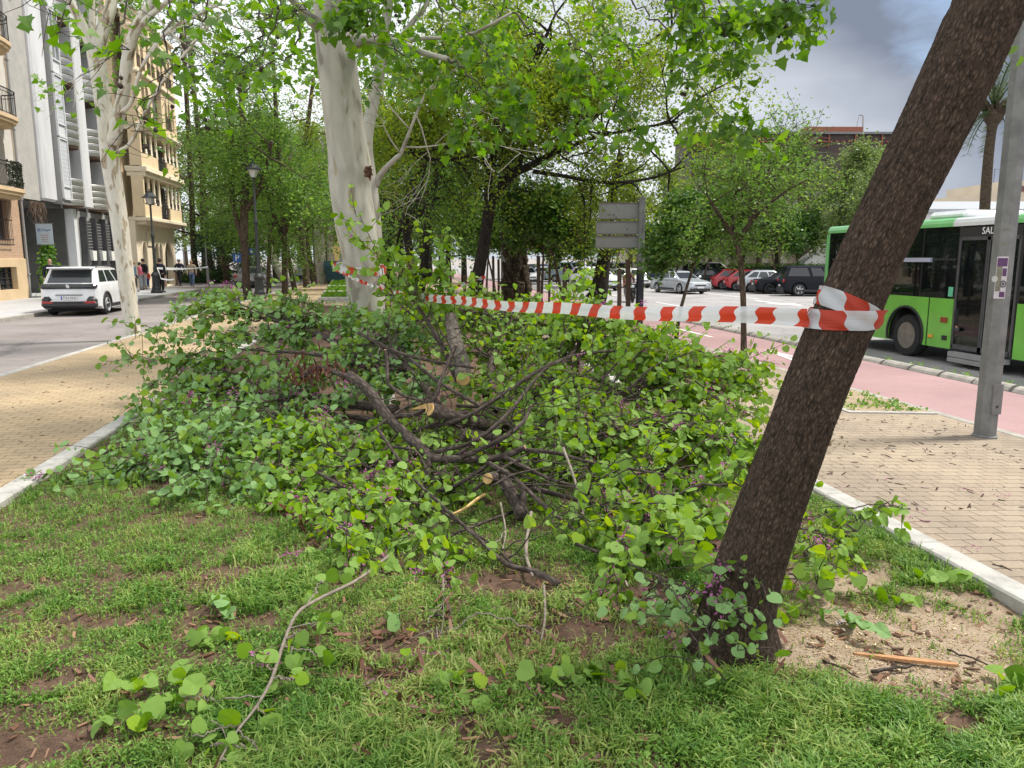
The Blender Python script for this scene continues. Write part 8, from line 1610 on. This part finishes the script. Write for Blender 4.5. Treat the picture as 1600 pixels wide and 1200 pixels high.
# ================================================================== turf, weeds and litter
M['grass'] = leafmat("turf_grass", [(.05, .14, .018), (.11, .225, .036), (.205, .32, .065), (.36, .40, .13)], None, .28, rough=.5)
M['weed'] = leafmat("clover_weed", [(.06, .165, .022), (.145, .285, .04), (.26, .40, .09)], None, .28)
rng = np.random.RandomState(200)
def turf(n, y0, y1, hscale=1.0, seed=0):
    x = rng.uniform(XL + .01, XR - .01, n); u = rng.rand(n); y = 1 / ((1 - u) / y0 + u / y1)
    b_, s_ = bare(x, y); cl = fbm(x * 9, y * 9, 31); keep = rng.rand(n) > np.clip(b_ * 1.15, 0, .985); keep &= rng.rand(n) < np.clip(.45 + 2.4 * (cl - .32), .2, 1)
    x, y, cl = x[keep], y[keep], cl[keep]; n = len(x); z = soil_h(x, y)
    h = (.014 + .055 * np.clip(cl + .2 * rng.normal(size=n), .1, 1) ** 1.5) * rng.uniform(.6, 1.4, n) * hscale; tall = fbm(x * 1.7 + 3, y * 1.7, 61) > .56; h = h * np.where(tall, 1.25, .85)
    a = rng.rand(n) * 2 * pi; ln = rng.uniform(.25, 1.15, n); dx, dy = np.cos(a), np.sin(a); w = rng.uniform(.0018, .0042, n) * np.where(tall, 1.3, 1); px_, py_ = -dy * w, dx * w
    base = np.stack([x, y, z - .004], -1); midp = base + np.stack([dx * h * ln * .35, dy * h * ln * .35, h * .62], -1); tip = base + np.stack([dx * h * ln, dy * h * ln, h * (1 - .32 * ln)], -1); s = np.stack([px_, py_, np.zeros(n)], -1)
    V = np.stack([base - s, base + s, midp - s * .8, midp + s * .8, tip], 1).reshape(-1, 3); i = np.arange(n) * 5
    v = np.clip(.46 + .9 * (fbm(x * 2.5, y * 2.5, 71) - .5) + .7 * (fbm(x * 14, y * 14, 72) - .5) + rng.normal(0, .17, n) + .3 * np.exp(-((x - .25) / .9) ** 2 - ((y - 3.3) / .75) ** 2) + .35 * b_[keep] * (rng.rand(n) < .5), 0, 1)
    return V, np.stack([i, i + 1, i + 3, i + 2], -1), np.stack([i + 2, i + 3, i + 4], -1), np.repeat(v, 5)
V, Q4, T3, v = turf(500000, 1.62, 9.5); tag(np_mesh("grass", V, [Q4, T3], M['grass'], attrs={"var": ('FLOAT', v)}), kind="stuff")
# small-leaved weeds between the blades
n = 90000; x = rng.uniform(XL + .02, XR - .02, n); u = rng.rand(n); y = 1 / ((1 - u) / 1.65 + u / 8); cl = fbm(x * 4 + 9, y * 4, 81); b_, s_ = bare(x, y); k = (cl > .42) & (rng.rand(n) > b_ * 1.1); x, y = x[k], y[k]
pos = np.stack([x, y, soil_h(x, y) + rng.uniform(.008, .05, len(x))], -1); tag(leaves("ground_weeds", pos, rng.uniform(.009, .024, len(x)), T_OVAL, M['weed'], None, rng, .1, .6), kind="stuff")
# sawdust and wood crumbs on the sandy patch; bark chips and dead leaves in the turf
def crumbs(name, pos, size, mats, asp=(1, .35, .12)):
    n = len(pos); V = np.array([(sx * .5, sy * .5, sz * .5) for sz in (-1, 1) for sy in (-1, 1) for sx in (-1, 1)]); Fq = np.array([(0, 2, 3, 1), (4, 5, 7, 6), (0, 1, 5, 4), (1, 3, 7, 5), (3, 2, 6, 7), (2, 0, 4, 6)])
    a = rng.rand(n) * 2 * pi; ti = rng.normal(0, .25, n); ax = np.stack([np.cos(a), np.sin(a), ti], -1); ax = unit(ax); up_ = unit(rng.normal(size=(n, 3)) * .3 + np.array([0, 0, 1.])); bx = unit(np.cross(up_, ax)); cx = np.cross(ax, bx); sc = V[None] * (np.array(asp) * size[:, None] * rng.uniform(.6, 1.4, (n, 3)))[:, None, :]
    W_ = pos[:, None] + sc[..., 0:1] * ax[:, None] + sc[..., 1:2] * bx[:, None] + sc[..., 2:3] * cx[:, None]
    return tag(np_mesh(name, W_.reshape(-1, 3), [(Fq[None] + (np.arange(n) * 8)[:, None, None]).reshape(-1, 4)], mats, attrs={"var": ('FLOAT', np.repeat(rng.rand(n), 8))}), kind="stuff")
c = G(1330, 1000); n = 5000; x = c[0] + rng.normal(size=n) * .55; y = c[1] + rng.normal(size=n) * .28; k = (x < XR - .02) & (bare(x, y)[1] > .2); x, y = x[k], y[k]
crumbs("sawdust", np.stack([x, y, soil_h(x, y) + .003], -1), rng.uniform(.003, .009, len(x)), leafmat("sawdust_crumbs", [(.2, .13, .07), (.5, .38, .2), (.66, .52, .3)], None, .0), (1, .6, .3))
n = 5200; x = rng.uniform(XL + .05, XR - .05, n); y = 1.7 + rng.rand(n) ** 1.5 * 5.4; k = (bare(x, y)[0] > .25) | (rng.rand(n) < .12); x, y = x[k], y[k]
crumbs("bark_litter", np.stack([x, y, soil_h(x, y) + .008], -1), rng.uniform(.012, .055, len(x)), leafmat("bark_chips", [(.06, .03, .02), (.16, .08, .05), (.30, .17, .10)], None, .0), (1, .28, .1))
for nm, cpx, n in (("bark_litter", (650, 1090), 90), ("bark_litter", (630, 1010), 70), ("bark_litter", (830, 1150), 50), ("bark_litter", (860, 930), 60)):
    g = G(*cpx); x = g[0] + rng.normal(size=n) * .22; y = g[1] + rng.normal(size=n) * .13; crumbs(nm, np.stack([x, y, soil_h(x, y) + .015], -1), rng.uniform(.015, .07, n), bpy.data.materials["bark_chips"], (1, .22, .08))
g = G(720, 1060); n = 300; x = g[0] + rng.normal(size=n) * .55; y = g[1] + rng.normal(size=n) * .42; k = (x > XL + .1) & (y > 2.2); x, y = x[k], y[k]
T_STRIP = (np.array([(0, .03, 0), (.2, .11, .015), (.55, .09, -.01), (.9, .1, .02), (1, .02, .03), (.95, -.06, .02), (.5, -.1, .0), (.15, -.08, .01)]), np.array([(0, 2, 1), (0, 6, 2), (0, 7, 6), (2, 6, 3), (3, 6, 5), (3, 5, 4)]))
tag(leaves("bark_strips", np.stack([x, y, soil_h(x, y) + rng.uniform(.015, .045, len(x))], -1), rng.uniform(.025, .11, len(x)), T_STRIP, leafmat("bark_strips", [(.07, .03, .02), (.17, .075, .05), (.30, .16, .11)], None, .0), None, rng, 0, .35), kind="stuff")
# dark pods, petals and twig bits on the right paving
def path_z(x): return -.03 - .17 * (x - XR - .16) / (6.74 - XR - .16)
n = 620; x = rng.uniform(3.35, 6.6, n); y = 3.2 + rng.rand(n) ** .8 * 5.2; k = fbm(x * 1.4, y * 1.4, 91) > .46; x, y = x[k], y[k]
crumbs("pod_litter", np.stack([x, y, path_z(x) + .004], -1), rng.uniform(.015, .075, len(x)), leafmat("dark_pods", [(.025, .012, .01), (.06, .03, .02), (.12, .06, .04)], None, .0), (1, .12, .07))
n = 260; cx_ = rng.uniform(3.4, 5.8, 26); cy_ = rng.uniform(3.2, 5.6, 26); k = rng.randint(0, 26, n); x = cx_[k] + rng.normal(size=n) * .05; y = cy_[k] + rng.normal(size=n) * .04; pos = np.stack([x, y, path_z(x) + .008], -1); tag(leaves("petal_litter", pos, rng.uniform(.012, .022, n), T_PET, M['bloom'], None, rng, 0, .5), kind="stuff")
n = 120; k = rng.randint(0, 10, n); gx_ = np.array([G(a, b_)[:2] for a, b_ in ((660, 1035), (690, 1040), (640, 1055), (1115, 1060), (770, 960), (830, 1060), (600, 1100), (470, 870), (455, 872), (850, 1090))]); x = gx_[k, 0] + rng.normal(size=n) * .03; y = gx_[k, 1] + rng.normal(size=n) * .02; tag(leaves("petal_litter", np.stack([x, y, soil_h(x, y) + .04], -1), rng.uniform(.01, .02, n), T_PET, M['bloom'], None, rng, 0, .6), kind="stuff")
n = 150; x = rng.uniform(XL - 2.8, XL - .3, n); y = rng.uniform(5, 14, n); crumbs("pod_litter", np.stack([x, y, np.full(n, -.056)], -1), rng.uniform(.015, .05, n), bpy.data.materials["dark_pods"], (1, .25, .1))
# weeds along the joints of the kerb blocks and in the tree pits
pos = []
for k in range(60): yy = rng.uniform(7, 26); xx = 9.44 + rng.rand() * .1; m_ = rng.randint(6, 22); pos += [(xx + rng.normal() * .04, yy + rng.normal() * .05, -.32 + rng.rand() * .16) for _ in range(m_)]
for (x0, x1, y0, y1) in ((5.62, 6.73, 8.5, 10.2), (5.62, 6.73, 13.2, 14.6), (5.62, 6.73, 16.7, 18.1)):
    for k in range(46): cx0 = rng.uniform(x0 + .05, x1 - .05); cy0 = y0 + .08 + rng.rand() ** 1.5 * (y1 - y0 - .15); pos += [(cx0 + rng.normal() * .05, cy0 + rng.normal() * .04, -.17 - .03 * (cx0 - x0) + rng.rand() * .06) for _ in range(12)]
pos = np.array(pos); tag(leaves("joint_weeds", pos, rng.uniform(.03, .075, len(pos)), T_RH, M['weed'], None, rng, -.9, .8), kind="stuff")
# single things on the ground
g = G(1410, 1020); mb = MB(); a = G(1335, 1017); c = G(1492, 1036); z = float(soil_h(np.array(g[0]), np.array(g[1]))) + .02
mb.add([(a[0], a[1] - .004, z), (a[0], a[1] + .006, z), ((a[0] + c[0]) / 2, (a[1] + c[1]) / 2 + .016, z + .004), (c[0], c[1] + .012, z + .008), (c[0] + .02, c[1], z + .006), (c[0], c[1] - .012, z + .008), ((a[0] + c[0]) / 2, (a[1] + c[1]) / 2 - .014, z + .004)], [(0, 6, 5, 4, 3, 2, 1)]); n0 = len(mb.v); mb.add([(p[0], p[1], p[2] - .014) for p in mb.v[:7]], [(6, 5, 4, 3, 2, 1, 0)[::-1]]); mb.f += [(i, (i + 1) % 7, 7 + (i + 1) % 7, 7 + i) for i in range(7)]; mb.m += [0] * 7
tag(mb.build("wood_splinter", pm("orange_split_wood", (.42, .22, .1), .8, var=.35, ns=20, scale=(1, 8, 8))), "long orange-brown splinter of split wood on the sandy soil", "splinter")
for k, (pts, r, lab) in enumerate((([(1362, 1052), (1400, 1045), (1432, 1036)], .009, "dark stick crossing under the orange splinter"), ([(1238, 1072), (1290, 1082), (1330, 1090), (1372, 1100)], .006, "thin dark twig on the soil below the sandy patch"), ([(700, 950), (704, 985), (702, 1020), (694, 1045)], .008, "short grey stick standing in the grass in the middle foreground"), ([(1285, 1033), (1320, 1048), (1342, 1060)], .005, "short black twig on the sandy soil right of the trunk"), ([(680, 970), (700, 976), (705, 975)], .012, "dark knotted bit of branch above the grey stick"), ([(1480, 1010), (1520, 1022), (1560, 1040)], .005, "thin twig at the edge of the sandy patch near the kerb"))):
    P = [G(a, b_, .0) for a, b_ in pts]; P = [(p[0], p[1], float(soil_h(np.array(p[0]), np.array(p[1]))) + .012 + r) for p in P]; mb = MB(); q = smooth_path(P, 4); q[1:-1] += rng.normal(size=(len(q) - 2, 3)) * .003; mb.tube(q, list(np.linspace(r, r * .6, len(q))), 7); tag(mb.build("fallen_stick", M['bark_cut'], smooth=True, rest=True), lab, "stick")
SPR = [(895, 1070, 9, "tuft of five round leaves on the grass below the pile's front"), (830, 1068, 4, "cupped yellow-green leaf pair in the grass left of the leaf tuft"), (975, 1080, 5, "small leaf sprig in the grass right of the leaf tuft"), (318, 1018, 6, "small leaf sprig on bare soil in the left foreground"), (205, 1090, 5, "yellow-green leaf sprig in the grass at the lower left"), (285, 1088, 7, "row of leaves in the grass beside the pale branch"), (205, 1140, 6, "leaf sprig at the bottom left edge of the grass"), (715, 1088, 5, "faint leaf sprig in the grass in the bottom middle"), (1325, 975, 8, "flat sprig of dull leaves on the sandy soil right of the trunk"), (1222, 970, 7, "leaf clump on the soil touching the trunk's right foot"), (1580, 1075, 7, "bright leaf sprig at the right edge of the grass"), (1470, 910, 7, "leaf sprig in the grass beside the right kerb"), (345, 960, 6, "grey-green wilted leaves on the grass at the left"), (625, 975, 3, "single jagged leaf on the grass below the pile"), (1405, 940, 4, "lone leaves on the soil near the right kerb")]
for (px, py, n, lab) in SPR:
    g = G(px, py); z = float(soil_h(np.array(g[0]), np.array(g[1]))); t = thing("leaf_sprig", (g[0], g[1], z), lab, "leaf sprig"); rl = np.random.RandomState(px); a = rl.rand() * 6; st = np.array([(cos(a) * u, sin(a) * u, .03 + .02 * sin(u * 30)) for u in np.linspace(-.09, .09, 5)]); mb = MB(); mb.tube(st, .0022, 4); mb.build("stem", M['bark_twig'], t)
    n = int(n * 1.7); pos = st[rl.randint(0, 5, n)] + rl.normal(size=(n, 3)) * np.array([.022, .022, .008]) + np.array([0, 0, .03]); leaves("leaves", pos, rl.uniform(.045, .08, n), T_HEART if px % 2 else T_HEART2, LJ if px != 1325 and px not in (345, 625) else LPale, t, rl, .35, .8)
